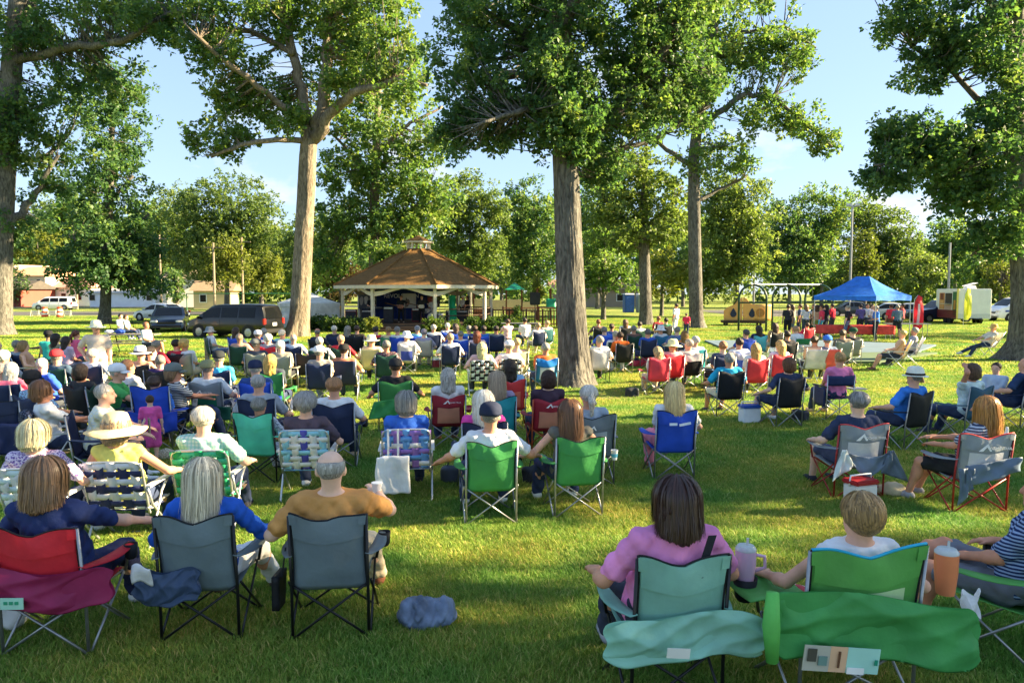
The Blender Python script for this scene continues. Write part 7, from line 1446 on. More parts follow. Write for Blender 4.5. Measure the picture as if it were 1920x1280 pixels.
# ---- farther rows: (u, v, chair, colour, shirt, hair, hair colour, label, options)
FAR = [
 (3, 640, 'q', BLU, '#4fb0b0', 'short', GH, 'in teal shirt at the very left edge', dict(off=-30)),
 (14, 660, 'q', NAV, '#8a8f98', 'curly', WH, 'with curly white hair near the left edge', dict(build='f')),
 (8, 683, 'q', NAV, '#d0607a', 'short', '#b0aaa4', 'with grey hair and rose top at the left edge', dict(build='f')),
 (28, 682, 'q', NAV, '#d86a84', 'long', '#e4ddcf', 'with long white hair, pink top, left edge', dict(build='f')),
 (57, 641, 's', BLK, '#b58a70', 'bob', LB, 'on the tall black lounger turned towards the camera', dict(off=-60, build='f', sleeve='none')),
 (38, 640, 'q', NAV, '#7d8894', 'short', GH, 'in grey-blue shirt left of the black lounger', dict()),
 (92, 674, 'q', NAV, '#2a55c0', 'crop', '#d2cdc4', 'with white crop and royal blue tee near left', dict(off=-25)),
 (76, 700, 'q', NAV, weave_mat('floral blue', ['#a9d4ea', '#3a3a6a', '#7a3a6a'], (40, 50)), 'crop', DB, 'in black cap and blue floral shirt near left', dict(hat='cap', hatcol='#17181c', off=-20)),
 (113, 660, 'q', DGR, '#33475c', 'crop', GH, 'in red cap on dark green chair', dict(hat='cap', hatcol='#b8242c')),
 (165, 685, 'q', BLK, '#2a2c30', 'bob', DB, 'with black bob on black chair', dict(build='f', off=-20)),
 (181, 656, 'q', NAV, '#e6d4d0', 'short', '#b7b0a8', 'in pale tee with arm over navy chair', dict(pose='wide')),
 (268, 654, 'q', BLK, '#e0b09a', 'crop', GH, 'in white hat with dark band and bare shoulders', dict(hat='straw', hatcol='#ece8de', band='#2a2c38', build='f', sleeve='none', top='strap')),
 (293, 652, 'q', BLK, '#3a2f2c', 'short', DB, 'in dark shirt left of the red shirts', dict(off=-20)),
 (304, 640, 'q', NAV, '#b8283a', 'short', '#9a8f84', 'in red shirt under the seated person in white', dict(off=-30)),
 (335, 638, 'q', BLK, '#b8283a', 'short', DB, 'in red top left of the blond one', dict(build='f')),
 (349, 638, 'q', '#7a7f74', '#e8e4dc', 'curly', '#d8b468', 'with curly blond hair, white shirt, grey chair', dict(build='f')),
 (304, 668, 'q', BLK, '#3d2a56', 'short', GH, 'in purple patterned top behind the royal blue chair', dict(build='f', s=.95)),
 (403, 615, 'q', DGR, '#e9eaec', 'crop', GH, 'in grey bucket hat and white shirt near the van', dict(hat='bucket', hatcol='#6d747c', pose='wide', off=-45)),
 (449, 615, 'q', BLU, '#e8e8e8', 'long', BH, 'with long brown hair and white shirt by the van', dict(build='f', off=-20)),
 (452, 627, 'q', DGR, '#b58a78', 'crop', '#b59c84', 'with shaved head on dark green chair', dict()),
 (486, 622, 'q', '#8a2430', '#eceaf0', 'crop', GH, 'in white cap behind the red chairs', dict(hat='cap', hatcol='#f0eef0')),
 (497, 617, 'q', NAV, '#2f55b0', 'short', '#b8b0a8', 'in blue shirt close to the van', dict()),
 (505, 628, 'q', RED, '#8a8f94', 'curly', '#ded8cc', 'with white curls on red and grey chair', dict(build='f')),
 (483, 638, 'q', '#7a7f74', '#38404c', 'crop', GH, 'in grey cap on olive grey chair', dict(hat='cap', hatcol='#54585a')),
 (528, 641, 'q', '#7a7f74', '#8a8478', 'short', '#e0dacd', 'with white hair on olive grey chair', dict()),
 (531, 620, 'q', NAV, '#7fb0b8', 'short', '#dcd6ca', 'with white hair left of the pale-barked oak', dict()),
 (552, 628, 'q', NAV, '#a8b4c4', 'bald', '#b8b0a8', 'balding at the foot of the pale-barked oak', dict()),
 (599, 617, 'q', BLK, '#2c3040', 'bald', GH, 'balding in dark jacket right of the pale-barked oak', dict(off=-15)),
 (600, 634, 'q', DGR, '#dfe4ee', 'short', '#dcd2c0', 'with white hair and pale shirt behind the tan chair rows', dict()),
 (600, 653, 'q', NAV, '#8f8880', 'crop', GH, 'in white cap on navy chair left of the red shirt', dict(hat='cap', hatcol='#ece6dc')),
 (646, 649, 's', NAV, '#a06a50', 'crop', DB, 'in black cap on navy sling chair', dict(hat='cap', hatcol='#17181a')),
 (640, 630, 'q', DGR, '#c22a34', 'short', '#b59a80', 'in bright red tee with fair hair', dict(pose='wide')),
 (628, 612, 'q', NAV, '#30343c', 'short', '#d8d2c6', 'with white hair nearest the bandstand shrubs', dict()),
 (653, 612, 'q', BLK, '#2c2c30', 'long', '#9a9488', 'with grey hair and black jacket near the shrubs', dict(build='f')),
 (670, 612, 'q', BLK, '#4a4238', 'short', BH, 'in brown shirt in front of the flowering shrub', dict()),
 (697, 632, 's', TAN, '#c8b090', 'crop', GH, 'in beige hat hidden by the tan sling chair', dict(hat='straw', hatcol='#d8c6a4')),
 (705, 614, 'q', DGR, '#c22438', 'short', DB, 'in red tee with dark hair', dict()),
 (728, 614, 'q', '#3f7f54', '#d8b88c', 'short', LB, 'in tan top on green chair near the steps', dict()),
 (745, 614, 'q', BLU, '#c8ccd0', 'short', GH, 'in light grey top on blue chair near the steps', dict()),
 (724, 640, 'q', DGR, weave_mat('floral bw', ['#2a2c30', '#b0a8a8', '#8a4a5a'], (45, 50)), 'short', GH, 'in dark floral top right of the tan sling chair', dict(build='f')),
 (762, 624, 'q', '#c8c4ba', '#f0eee8', 'crop', GH, 'in white bucket hat on white chair', dict(hat='bucket', hatcol='#f4f1ea', wide=1.1, ck=dict(panel='#3a4a9a'))),
 (782, 612, 'q', BLU, '#6ab0c8', 'short', '#8a8f98', 'in aqua towel and grey hair on blue chair', dict()),
 (794, 618, 'q', '#9a9a90', '#8d8aa0', 'short', '#8f8b98', 'with grey hair on pale grey chair', dict()),
 (812, 610, 'q', NAV, '#eceaf2', 'short', '#c8c0b4', 'in white and navy shirt in front of the drums', dict()),
 (838, 607, 'q', BLU, '#e8e2d6', 'short', '#e6dcc6', 'with pale hair and cream shirt in front of the drums', dict()),
 (852, 608, 'q', BLU, '#4a3f44', 'long', '#4a3a34', 'with dark hair right of the cream shirt', dict(build='f')),
 (843, 627, 'q', NAV, '#eceef4', 'short', '#c2a07a', 'in white shirt on navy and white chair', dict(wide=1.12)),
 (862, 622, 'q', BLU, '#d8dce4', 'short', GH, 'in pale shirt right of the navy and white chair', dict(s=.95)),
 (889, 612, 'q', NAV, '#3a4a80', 'short', BH, 'in blue shirt behind the auburn hair', dict()),
 (893, 622, 'q', NAV, '#e6b8c0', 'long', '#7a3a20', 'with auburn hair and pale pink shirt', dict(build='f')),
 (878, 612, 'q', BLU, '#4a90c8', 'short', GH, 'in sky blue shirt left of the ramp shrubs', dict()),
 (905, 612, 'q', BLU, '#2f6fb8', 'short', DB, 'in blue tee by the ramp shrubs', dict()),
 (901, 645, 'w', ['#e6e0cc', '#1c1c1c'], '#c8a0a0', 'long', '#e0cc94', 'with pale blond hair on the left black and white chair', dict(build='f', cl='black and cream woven lawn chair, left of the pair', ck=dict(vpat=[0, 0, 0, 0, 0], hpat=[1, 1, 1, 1, 1, 1]))),
 (952, 643, 'w', ['#e6e0cc', '#1c1c1c'], '#e4dcc8', 'crop', GH, 'in white cap on the right black and white chair', dict(hat='cap', hatcol='#f2f2f6', cl='black and cream woven lawn chair, right of the pair', ck=dict(hpat=[1, 1, 1, 1, 1, 1]))),
 (967, 636, 'q', TAN, '#e0c8a8', 'short', '#d8bc84', 'with blond hair and bare back left of the oak', dict(build='f', top='strap', sleeve='none')),
 (928, 612, 'q', NAV, '#5c6470', 'short', DB, 'in grey top left of the pink plaid shirt', dict()),
 (1022, 602, 'q', '#2a5a60', '#c8b8a4', 'short', '#c2a478', 'with fair hair on the dark teal chair by the oak', dict()),
 (1020, 645, 'q', '#2a6a8a', '#d8602c', 'short', '#a8a49c', 'in orange shirt with grey hair left of the oak trunk', dict(ck=dict(band='#1f6fc0', panel='#d8e4ea'))),
 (1006, 606, 'q', NAV, '#e8dcd4', 'short', '#b89a78', 'in cream shirt beside the dark teal chair', dict()),
 (1120, 600, 'q', BLK, '#5a4a44', 'short', '#8a4a34', 'with reddish hair right behind the oak', dict()),
 (1131, 614, 'q', BLU, '#3a66c0', 'short', GH, 'in blue shirt right of the oak', dict()),
 (1145, 608, 'q', BLU, '#2f4a80', 'short', BH, 'in navy tee on blue chair right of the oak', dict()),
 (1122, 632, 'q', '#c8ccd6', '#c2d0e0', 'short', '#a8a49c', 'in pale blue shirt on white chair right of the oak', dict(ck=dict(frame='#16171a'))),
 (1170, 600, 'q', BLK, '#e4c4bc', 'long', '#6a4a34', 'with brown hair and pale pink shirt in the far rows', dict(build='f')),
 (1152, 622, 'q', DGR, '#cfdccc', 'short', '#b8b4aa', 'with grey hair and pale green shirt', dict()),
 (1167, 630, 'q', BLK, '#dd5f22', 'short', BH, 'in orange tee and white trousers bending forward', dict(pose='fwd', legcol='#e8e2cc', H=1.12)),
 (1197, 604, 'q', DGR, '#e0d0c4', 'short', DB, 'with dark hair and cream shirt before the dark trunk', dict()),
 (1186, 612, 'q', DGR, '#6a5048', 'short', GH, 'in brown shirt left of the dark trunk', dict()),
 (1212, 618, 'q', NAV, '#2a50a8', 'short', '#6a6a70', 'in royal blue shirt on navy chair by the dark trunk', dict()),
 (1232, 594, 'q', BLK, '#c23438', 'short', '#8a5a40', 'in red shirt right of the dark trunk', dict()),
 (1246, 597, 'q', BLK, '#1f5a44', 'short', DB, 'in dark green shirt beside the red shirt', dict()),
 (1236, 612, 'q', '#2a6a8a', '#e2dccc', 'crop', GH, 'in cream shirt and pale hat on teal striped chair', dict(hat='bucket', hatcol='#d8d4c8')),
 (1267, 614, 'q', '#2a6a8a', '#5a6a90', 'short', '#8a8a80', 'with grey hair in front of the standing white shirt', dict()),
 (1258, 640, 'q', RED, '#d88a90', 'crop', LB, 'in straw visor on the red chair', dict(hat='visor', hatcol='#ddc79a', build='f')),
 (1288, 638, 'q', BLK, '#c9c2b4', 'short', '#b3ab9c', 'with grey hair on the broad black chair', dict(ck=dict(wide=.62, band='#dadce0'), wide=1.15)),
 (1230, 652, 'q', '#c8384a', '#d8d0dc', 'long', '#c8a878', 'with fair hair left of the straw visor', dict(build='f', s=.92)),
 (1281, 622, 'q', NAV, '#b8784a', 'long', '#8a6a34', 'with honey hair near the red-shirted child', dict(build='f')),
 (1300, 632, 'q', TEAL, '#e8ece4', 'short', '#d8d4c8', 'with white hair by the green court', dict()),
 (1352, 642, 'q', NAV, '#3a4058', 'short', '#b07a50', 'with ginger hair left of the blue and white chair', dict()),
 (1383, 636, 'q', '#4a66b8', '#e8e0d8', 'short', DB, 'with dark hair on the blue and white chair', dict(ck=dict(band='#e6e4e0'))),
 (1395, 619, 'q', BLU, '#2a3f90', 'short', '#4a4a50', 'in royal blue shirt near the swings', dict()),
 (1419, 612, 'q', '#5fb0e0', '#1f2a4a', 'long', '#3a2a24', 'with dark hair and navy top on sky blue chair', dict(build='f')),
 (1413, 646, 'q', '#c8303c', '#f0d8d8', 'long', '#c89a58', 'with golden hair on red chair, left of two', dict(build='f')),
 (1450, 607, 'q', BLK, '#b08a5c', 'long', '#4a2f22', 'with brown hair and tan wrap near the swings', dict(build='f')),
 (1458, 640, 'q', '#c8303c', '#eeb8c4', 'long', '#d8b06c', 'with blond hair and pink jacket on red chair', dict(build='f')),
 (1473, 622, 'q', BLK, '#26262c', 'short', DB, 'in black clothes behind the green director chair', dict()),
 (1500, 617, 'd', '#c9cbc4', '#efe8d6', 'short', '#b8926e', 'in cream shirt hunched over on green director chair', dict(pose='fwd', H=1.16, cl='green-backed director chair of the hunched person', ck=dict(back_col='#1f6b42', table=False, pouch=False))),
 (1527, 632, 's', '#f0b8c0', '#d8a080', 'short', BH, 'on the pink and white sling chair', dict(off=-15)),
 (1549, 632, 's', '#d9574f', '#5c6a80', 'crop', GH, 'in royal blue cap on coral sling chair', dict(hat='cap', hatcol='#2f66c0', off=-10)),
 (1579, 620, 'q', '#7a7f74', '#6a6258', 'short', '#5a4a38', 'with brown hair on olive chair left of the green cap', dict(off=-15)),
 (1597, 617, 'q', '#7a7f74', '#262a30', 'crop', GH, 'in dark green cap on olive chair', dict(hat='cap', hatcol='#1f4a34', off=-15)),
 (1510, 606, 'q', RED, '#c02a48', 'short', BH, 'in crimson top under the far end of the swings', dict(s=.9)),
 (1683, 621, 's', TAN, '#c8a080', 'short', '#d8b870', 'with blond hair on tan sling chair by the court', dict(off=55, build='f', legs='shorts', legcol='#2a3038', sleeve='none')),
 (1707, 616, 's', '#e2e2de', weave_mat('stripe lilac', ['#c8c4d0', '#8a8698'], (10,)), 'short', '#a8a49a', 'with grey hair and striped shirt on white chair by the court', dict(off=55, legcol='#2a2c34')),
 (1850, 612, 's', '#b9b4a6', '#cfc2b8', 'crop', GH, 'in straw hat reclining in jeans near the right edge', dict(off=75, hat='straw', hatcol='#c9a468', legcol='#26344e', pose='recl', H=1.14, ck=dict(lean=.42))),
]
for (u, v, ch, cc, sh, hr, hc, lab, kw) in FAR:
    kw = dict(kw); kw.setdefault('hyaw', (0, -24, 16, 0, 30, -12)[(u * 3 + v * 5) % 6])
    if 'pose' not in kw: kw['pose'] = ('arm', 'lap', 'armlap', 'arm')[(u * 7 + v) % 4]
    kw.setdefault('legcol', ('#2a3550', '#3a3f46', '#b8ab92', '#5a6a88', '#23262c')[(u + v) % 5]); kw.setdefault('wide', (1.0, 1.08, 1.0, 1.14)[(u + 3 * v) % 4])
    if ch and ch != 'w' and 'cl' not in kw: kw['cl'] = chlab(CN.get(cc, 'pale'), {'q': 'camp chair', 's': 'sling chair', 'd': 'director chair'}[ch], lab)
    if ch == 'q': kw.setdefault('ck', {}); kw['ck'].setdefault('seed', u)
    seat(u, v, ch, cc, sh, hr, hc, lab, **kw)
# ---- people sitting on picnic tables and benches, and standing
def bench(u, v, shirt, hair, hcol, lab, off=0, z=.04, H=1.30, **kw):
    d = DH(v, H); q = P(u, v, d); kw.setdefault('res', .028); kw.setdefault('pose', 'lap'); kw.setdefault('over', dict(lean=2))
    return person((q.x, q.y, z), face(q, off), 'person ' + lab, shirt=shirt, hair=hair, hcol=hcol, **kw)
bench(92, 621, '#35a99a', 'crop', DB, 'in teal tank top and black cap on the brown picnic table', 30, hat='cap', hatcol='#1c1d20', build='f', sleeve='none')
bench(110, 632, '#8d8468', 'long', DB, 'in olive top with dark hair on the brown picnic table', -10, build='f', H=1.2)
bench(129, 633, '#b9a2b4', 'long', '#3a2a26', 'in lilac top with dark hair on the brown picnic table', -15, build='f', H=1.2, scale=.95)
bench(147, 619, '#e0567c', 'pony', '#5a2f22', 'in coral pink tee at the right end of the brown picnic table', -12, build='f', wide=1.1, pose='lap')
bench(277, 602, '#eceaf0', 'short', '#8a5f44', 'in white shirt sitting sideways on the end of the grey picnic table', -80, H=1.34, legcol='#2c3038', legs='shorts', wide=1.1)
bench(228, 588, '#e8e6e2', 'short', DB, 'in white on the far picnic table under the maple', -60, H=1.32, res=.034); bench(239, 590, '#8d9098', 'short', BH, 'in grey on the far picnic table under the maple', -40, H=1.3, res=.034)
bench(950, 600, weave_mat('plaid pink', ['#e8b8bc', '#f2dede', '#c88a94'], (8, 8)), 'short', BH, 'in pink plaid shirt hunched at the table beside the ramp', 15, H=1.26, pose='fwd'); bench(983, 598, '#eeecee', 'short', DB, 'in white tee with dark hair at the table beside the ramp', 0, H=1.26)
def stand(u, v, shirt, hair, hcol, lab, off=0, H=1.74, z=0, **kw):
    s = H / 1.72; d = kw.pop('d', None) or DH(v, H + z); q = P(u, v, d); kw.setdefault('res', .03); kw.setdefault('pose', 'stand')
    return person((q.x, q.y, z), face(q, off), 'person ' + lab, shirt=shirt, hair=hair, hcol=hcol, scale=s, **kw)
stand(180, 604, '#b8ada0', 'crop', GH, 'standing in straw hat and beige shirt among the left rows', -150, hat='straw', hatcol='#e6d4b0', legcol='#a8a090', pose='hip', wide=1.12, res=.022)
stand(1268, 572, '#f0eef2', 'short', BH, 'standing in white shirt between the two straight trunks', 20, d=42, H=1.75, legcol='#e2ded8'); stand(1287, 590, '#c8284a', 'short', BH, 'child standing in red shirt right of the white shirt', -40, d=41, H=1.25)
for i, (u, v, d, sh, hr, hc, lc, lab, off, pose, lg) in enumerate([
 (1645, 572, 36.5, '#3f78c8', 'short', '#8a8a88', '#1f2430', 'standing in blue shirt and dark trousers before the canopy', 60, 'standf', 'long'),
 (1590, 571, 37.2, '#1c1f26', 'short', '#a89c8c', '#5c7090', 'standing in black tee and shorts left of the canopy corner', 30, 'hip', 'shorts'),
 (1671, 568, 41, '#d0303c', 'short', BH, '#6a4a3a', 'standing in red tee behind the cream table', -20, 'stand', 'shorts'), (1684, 572, 38.5, '#5c7480', 'short', '#b8a890', '#2a3038', 'standing in slate shirt and dark shorts at the cream table', -30, 'standf', 'shorts'),
 (1541, 572, 38.5, '#d03a50', 'short', BH, '#3fb0c8', 'standing in red top and turquoise shorts behind the swing leg', 40, 'stand', 'shorts'), (1551, 566, 40, '#202228', 'long', DB, '#2a3038', 'standing in black top behind the swing arch', 20, 'standf', 'long'),
 (1478, 573, 39.5, '#26262c', 'short', DB, '#1c1e24', 'standing in black clothes left in the group by the swings', -30, 'stand', 'long'), (1487, 571, 40.2, '#8a8478', 'long', BH, '#7a8a98', 'standing in grey top with hand raised by the swings', 10, 'standf', 'shorts'),
 (1500, 573, 41, '#2a3a54', 'short', BH, '#2a3444', 'standing in navy shirt in the middle of the swing group', 40, 'stand', 'shorts'), (1512, 566, 40, '#e8eaec', 'long', '#8a6a48', '#3a4a58', 'standing in white tee by the swings', -20, 'hip', 'long'),
 (1526, 562, 41.5, '#1f3a34', 'short', DB, '#1c2a28', 'tall person standing in dark green by the swings', 70, 'stand', 'long'), (1533, 574, 39.2, '#b08a70', 'long', BH, '#7a8a4a', 'standing in tan top and olive skirt by the swings', -60, 'hip', 'shorts'),
 (1562, 578, 42, '#c8283c', 'short', DB, '#3a3f46', 'standing in crimson tee behind the red tables', 10, 'standf', 'long'), (1615, 574, 41, '#5a4a78', 'short', DB, '#2a2a34', 'standing in violet tee in the shade of the canopy', -20, 'standf', 'long'),
 (1627, 570, 42, '#d8d4d8', 'short', DB, '#3a3f46', 'standing in white patterned shirt under the canopy', 150, 'stand', 'long'), (1634, 580, 41, '#e0b8b8', 'short', BH, '#3a3f46', 'standing in pale pink top under the canopy', 170, 'standf', 'long'), (1692, 575, 42, '#b84a50', 'short', BH, '#4a4f56', 'standing in brick red shirt right of the slate shirt', 30, 'stand', 'long')]):
    stand(u, v, sh, hr, hc, lab, off, d=d, H=1.74, legs=lg, legcol=lc, pose=pose, build='f' if hr == 'long' else 'm')
# ---- the band
for i, (dx, dy, sh, lab, pose, off, hr, hc) in enumerate([(-2.95, -1.2, '#1c1d22', 'band member in black at the keyboard on the bandstand', 'standf', 180, 'short', '#6a5040'), (-.9, -2.0, '#16171a', 'guitarist in black standing at the bandstand steps', 'play', 180, 'short', '#7a5a44'),
    (.35, -1.4, '#2a2c30', 'second guitarist in dark shirt left of the drums', 'play', 170, 'short', '#4a3a30'), (1.0, -.65, '#d8d6d8', 'drummer in patterned shirt behind the drum kit', 'standf', 180, 'short', '#5a4a40'), (3.3, -.5, '#17181a', 'band member in black leaning on the right railing', 'standf', 120, 'bob', '#1c1816'), (2.9, .2, '#e4e0da', 'helper in white cap and shirt at the right side of the stage', 'stand', 150, 'crop', GH)]):
    L = V3(GZ.x + dx, GZ.y + dy, .45 if i != 3 else .30); person(L, R(180) + R(off - 180), 'person, ' + lab, pose, sh, 'long', '#15161a', hr, hc, res=.032, group='band on the stage', **(dict(hat='cap', hatcol='#ecebe6') if i == 5 else {}))
guitar(V3(GZ.x - .9, GZ.y - 2.27, 1.48), 0, 'brown sunburst guitar held by the guitarist at the steps', '#7a3a1c'); guitar(V3(GZ.x + .35, GZ.y - 1.67, 1.48), 0, 'pale guitar held by the second guitarist', '#c8c2b4')
t = empty('green_flag', V3(GZ.x + 2.2, GZ.y - 2.4, .45), 0, 'green cloth hanging by the right side of the stage', 'flag'); MB().sheet(lambda u, v: (.45 * u + .05 * math.sin(6 * v), .06 * math.sin(9 * u), 1.75 * v), 8, 10).obj('cloth', fabric('#12825a'), t, True); MB().tube([(0, 0, 0), (0, 0, 1.8)], .018, 6).obj('pole', metal('#c8caca'), t)
# ------------------------------------------------------------------ loose things among the audience
def find(s): return [o for o in bpy.data.objects if o.get('label', '').startswith(s)][0]
for s in ('grey and green camp chair', 'maroon camp chair with white logo', 'maroon camp chair with orange', 'grey and white camp chair with red frame, left', 'grey and white camp chair with red frame, right'): logo(find(s), -.06 if 'maroon' not in s else -.02, 1.15 if 'white camp' in s else .85, y=-.425)
logo(find('wide grey camp chair'), 0, .8, y=-.42, text=False)
bc = find('royal blue camp chair standing'); bk = [k for k in bc.children if k.name.startswith('backrest')][0]
for x, w, rr in ((-.07, .10, 0), (.08, .15, -10)): m = MB(); m.box((x, -.42, .76), (w, .004, .032), Matrix.Rotation(R(rr), 4, 'Y')); m.obj('logo_bar', paint('#dfe8f2'), bk)
bw = find('person in turquoise tee'); 
# tote bag on the lawn chair
ch = find('blue and purple woven lawn chair'); L = ch.location; yz = ch.rotation_euler.z
t = empty('tote_bag', L, yz, 'white cotton tote bag hanging from the blue and purple lawn chair', 'bag')
ob('cloth', Sdf().box((-.15, -.40, .36), (.19, .024, .215), .02, .03).mesh('tote', .012, folds(.008, .6, 2)), t, fabric('#e9e4da'))
for y in (-.385, -.41): MB().sheet(lambda u, v: (-.21 + .022 * u + .10 * v * (1 - v) * 0 + (.09 * v if v > .5 else 0) * 0, y, .58 + .30 * v), 1, 8, .003).obj('handle', fabric('#e9e4da'), t); MB().sheet(lambda u, v: (-.10 + .022 * u, y, .58 + .30 * v), 1, 8, .003).obj('handle', fabric('#e9e4da'), t)
# flaps draped behind the two red-framed chairs and the lone green chair
def flap(lab_chair, label, cols, shape):
    ch = find(lab_chair); t = empty('draped_flap', ch.location, ch.rotation_euler.z, label, 'flap')
    for i, (c, fn) in enumerate(zip(cols, shape)): MB().sheet(fn, 14, 12, .004).obj('cloth_panel', nylon(c), t, True)
wob = lambda u, v, k: .014 * math.sin(9 * u + 5 * v + k) + .008 * math.sin(17 * u - 7 * v + k)
flap('grey and white camp chair with red frame, left', 'grey and white cloth flap hanging loose behind the left red-framed chair', ['#5d6b7c', '#aeb9c4', '#4f5c6a'],
     [lambda u, v: (-.22 + .50 * u, -.40 - wob(u, v, 1), .58 - .05 * math.sin(math.pi * u) - (.20 * math.sin(math.pi * u) + .04) * v), lambda u, v: (-.30 - .12 * v + (.06 + .20 * v) * u, -.41 - wob(u, v, 2), .62 - .36 * v + .16 * u * v), lambda u, v: (.26 + .06 * u - .10 * v + .30 * u * v, -.41 - wob(u, v, 3), .60 - .25 * v - .12 * u * v)])
flap('grey and white camp chair with red frame, right', 'blue-grey cloth flap hanging loose behind the right red-framed chair', ['#57677a', '#4c5a6a'],
     [lambda u, v: (-.26 + .60 * u, -.40 - wob(u, v, 4), .56 + .10 * u - (.24 - .08 * u) * v), lambda u, v: (-.34 + .16 * u, -.41 - wob(u, v, 5), .54 - (.42 - .20 * u) * v)])
flap('green camp chair with green flap', 'green cloth flap spread behind the lone green chair', ['#2f7a3c'], [lambda u, v: (-.36 + .62 * u - .10 * v, -.40 - .05 * v - wob(u, v, 6), .56 + .08 * u - .30 * v)])
flap('grey and green camp chair', 'dark green cloth flap hanging behind the grey-green chair', ['#144c3c', '#5c6a74'], [lambda u, v: (-.30 + .74 * u, -.40 - wob(u, v, 7), .56 - .05 * u - .22 * v), lambda u, v: (-.40 + .14 * u, -.41 - wob(u, v, 8), .60 - .34 * v)])
flap('high-backed royal blue', 'royal blue cloth flap hanging behind the high-backed chair', ['#1b3c9a'], [lambda u, v: (-.40 + .84 * u, -.41 - wob(u, v, 9), .60 + .03 * math.cos(6 * u) - .30 * v)])
m = MB(); ch = find('grey and green camp chair'); t = empty('paper_tag', ch.location, ch.rotation_euler.z, 'white paper tag hanging on the grey-green chair back', 'tag'); m.box((-.13, -.44, .60), (.075, .003, .13), Matrix.Rotation(R(10), 4, 'Y')); m.obj('paper', paint('#eeece8'), t); m = MB(); m.box((-.13, -.443, .62), (.05, .002, .05), Matrix.Rotation(R(10), 4, 'Y')); m.obj('print', paint('#c8c6c0'), t)
# cooler, bags, dishes
def cooler(loc, rz, lab, body, lid, s=1):
    t = empty('cooler', loc, rz, lab, 'cooler', None, s); m = MB(); m.box((0, 0, .15), (.34, .24, .29)); m.obj('tub', pm('cooler ' + body, lin(body), .45, var=.05), t, bevel=.02); m = MB(); m.box((0, 0, .32), (.37, .27, .06)); m.obj('lid', pm('cooler ' + lid, lin(lid), .45, var=.05), t, bevel=.018); MB().tube([(-.18, 0, .27), (-.16, 0, .40), (.16, 0, .40), (.18, 0, .27)], .012, 6).obj('handle', paint('#e8e8ea'), t, True)
cooler(G(1405, 793), R(10), 'white cooler with blue lid between the two black chairs', '#e6eaec', '#2456b0')
cooler(G(1612, 948), R(20), 'white and red cooler under the left red-framed chair', '#e6e2de', '#a3262c', .9)
def pbag(loc, lab, c='#eceae8', s=1, mk=None):
    t = empty('plastic_bag', loc, 0, lab, 'bag', None, s); ob('film', Sdf().ell((0, 0, .11), (.12, .09, .12), .04).cap((-.04, 0, .2), (-.06, 0, .32), .03, .015, .04).cap((.05, 0, .2), (.07, 0, .30), .03, .012, .04).mesh('bag', .014, folds(.012, .9, 3)), t, nylon(c))
    if mk: m = MB(); m.lathe([(.0001, 0), (.04, 0), (.04, .004)], 12, fn=lambda p, a: (.02 + p.x, -.095 - p.z, .11 + p.y)); m.obj('printed_mark', paint(mk), t)
pbag(G(987, 712), 'white plastic bag with red mark by the black and white chairs', mk='#c8283c', s=1.1); pbag(G(1872, 905) + V3(0, 0, .34), 'white plastic bag hanging right of the right red-framed chair', s=1.2); pbag(G(10, 1180), 'white bag on the grass under the red chair', s=1.4)
sdf_obj('tan_bag', Sdf().ell((0, 0, .08), (.17, .12, .09), .04), fabric('#b5a888'), 'crumpled beige cloth bag on the grass under the striped top', 'bag', G(1672, 930), 0, .014, folds(.014, .8, 2)); sdf_obj('tan_bag', Sdf().ell((0, 0, .07), (.15, .12, .09), .04), weave_mat('floral tan', ['#b0a488', '#6a6450', '#d8d2bc'], (40, 60)), 'speckled cloth bag on the grass beside the toddler', 'bag', G(312, 862), 0, .014, folds(.012, .8, 4))
t = empty('paper_cup', V3(*P(1152, 848, 8.2).xy, .56), 0, 'white and blue cup on the chair arm between the green and blue chairs', 'cup'); MB().lathe([(.0001, 0), (.03, 0), (.042, .11), (.039, .11)], 14).obj('cup', paint('#e4e8ec'), t, 'edge'); MB().lathe([(.0335, .03), (.0385, .07)], 14).obj('blue_band', paint('#5fb4d8'), t)
t = empty('songbook', V3(*(find('person in pale plaid shirt').location + V3(.62, .0, .60))), R(-60), 'grey folded paper held out by the person in the white cap', 'paper'); MB().sheet(lambda u, v: ((u - .5) * .22, .02 * math.sin(3 * u), .22 * v), 4, 4, .003).obj('sheet', paint('#9a9184'), t); MB().sheet(lambda u, v: ((u - .5) * .22, -.04 - .10 * (1 - v), .22 * v), 4, 4, .003).obj('sheet', paint('#a59c8e'), t)
# bags on the picnic table
tb = find('grey picnic table with bags'); q = tb.location
sdf_obj('beach_bag', Sdf().ell((0, 0, .09), (.20, .14, .10), .04), nylon('#1f3f8a'), 'blue bag on the grey picnic table', 'bag', q + V3(-.45, 0, .765), 0, .02, folds(.012, .7, 1)); sdf_obj('beach_bag', Sdf().ell((0, 0, .08), (.20, .12, .08), .04), fabric('#e6e8ec'), 'white bag on the grey picnic table beside the blue one', 'bag', q + V3(-.85, -.05, .765), 0, .02, folds(.012, .7, 2))
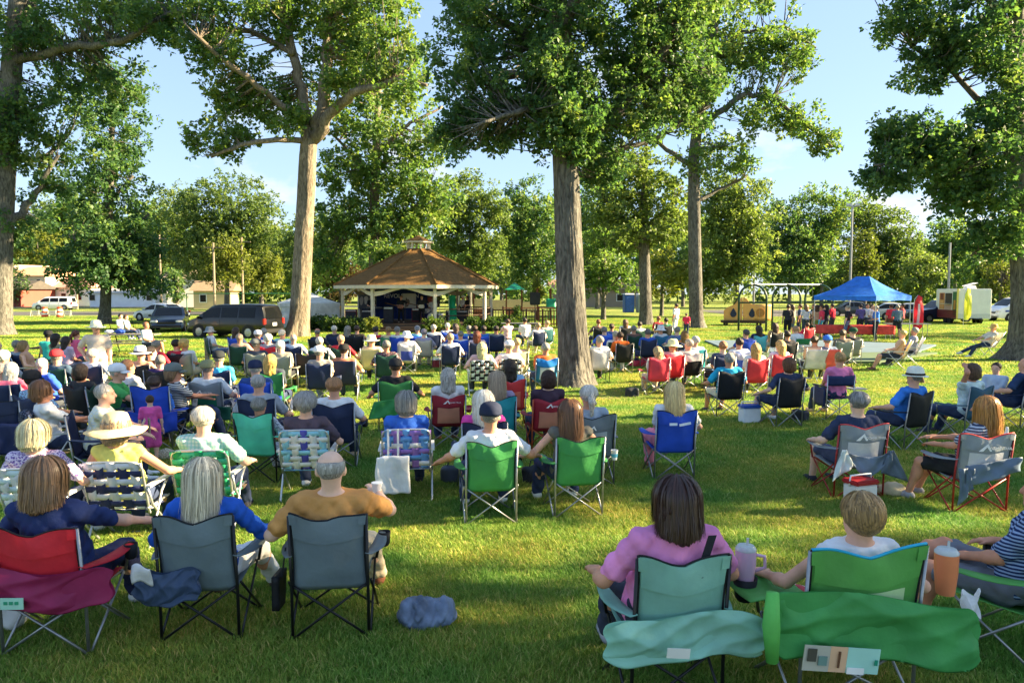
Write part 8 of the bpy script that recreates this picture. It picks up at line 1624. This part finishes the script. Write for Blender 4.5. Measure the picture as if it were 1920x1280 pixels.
# red chair folded flat on the grass, empty open black chair, dark jacket
sdf_obj('folded_chair', Sdf().box((0, 0, .10), (.40, .22, .09), .05, .05).ell((.2, .1, .25), (.16, .12, .2), .06), nylon('#c62f44'), 'crumpled red folded chair lying on the grass right of the great oak', 'chair', P(1205, 700, 24.2) * V3(1, 1, 0), R(20), .022, folds(.02, .6, 2))
e1 = P(584, 745, 18.6) * V3(1, 1, 0); camp_chair(e1, face(e1), 'empty open-backed black camp chair left of the navy sling chair', BLK, '#9a9c9e', lod=1, seed=1, wide=.58)
e2 = P(16, 830, 10.4) * V3(1, 1, 0); camp_chair(e2, face(e2, 10), 'large navy camp chair with draped cover at the left edge', NAV, '#9a9c9e', lod=0, seed=2, wide=.62, hi=.95)
sdf_obj('navy_cover', Sdf().box((0, -.40, .42), (.36, .05, .22), .05, .06), nylon('#16234a'), 'navy nylon cover hanging behind the large left-edge chair', 'cover', e2, face(e2, 10), .016, folds(.012, .5, 3))
ch = find('tan and brown plaid'); sdf_obj('jacket', Sdf().box((0, -.36, .76), (.20, .05, .13), .045, .05).ell((0, -.33, .87), (.18, .06, .05), .04), weave_mat('floral navy', ['#1d2334', '#6a7288', '#39405a'], (40, 60)), 'dark speckled jacket hung over the tan plaid lawn chair', 'jacket', ch.location, ch.rotation_euler.z, .014, folds(.010, .7, 5))
t = empty('phone', V3(*P(1652, 793, 8.75)), R(20), 'white phone in the hands of the red-blond person', 'phone'); m = MB(); m.box((0, 0, 0), (.075, .15, .009), Matrix.Rotation(R(35), 4, 'X')); m.obj('case', paint('#e8e8ea'), t, bevel=.004); m = MB(); m.box((0, -.004, .008), (.066, .135, .003), Matrix.Rotation(R(35), 4, 'X')); m.obj('screen', glass(), t)

# small bags and cool boxes standing between the rows
for i, (u, v, c, k, lab) in enumerate([(1185, 745, '#22252c', 'bag', 'small black bag on the sunlit grass right of the great oak'), (690, 700, '#2c3a5c', 'bag', 'navy shoulder bag on the grass behind the tan sling chair'), (560, 772, '#23262c', 'bag', 'black backpack on the grass behind the empty black chair'),
    (820, 690, '#8a2a30', 'cool', 'small red cool box left of the black and white lawn chairs'), (1330, 706, '#3a5a8a', 'cool', 'small blue cool box beside the broad black chair'), (1500, 790, '#30343a', 'bag', 'dark bag between the brown bob and the director chair'), (455, 800, '#2a3f34', 'bag', 'dark green bag left of the mint chair'),
    (1720, 720, '#5a4a3c', 'bag', 'brown bag on the grass behind the court-side chairs'), (850, 905, '#39414e', 'bag', 'grey-blue bag on the grass right of the white tote'), (1000, 905, '#1f2228', 'bag', 'black bag between the two bright green chairs')]):
    if k == 'cool': cooler(G(u, v), R(15 * i), lab, c, '#e4e4e2', .9)
    else: sdf_obj('cloth_bag', Sdf().box((0, 0, .11), (.15, .08, .11), .05, .04).cap((-.06, 0, .2), (.06, 0, .2), .02, .02, .03), nylon(c), lab, 'bag', G(u, v), R(25 * i), .018, rumple(.014, .8, i)); MB().tube([(-.08, 0, .2), (-.06, .01, .30), (.06, .01, .30), (.08, 0, .2)], .008, 5).obj('handle', nylon(c), bpy.data.objects[[o.name for o in bpy.data.objects if o.get('label') == lab][0]], True)
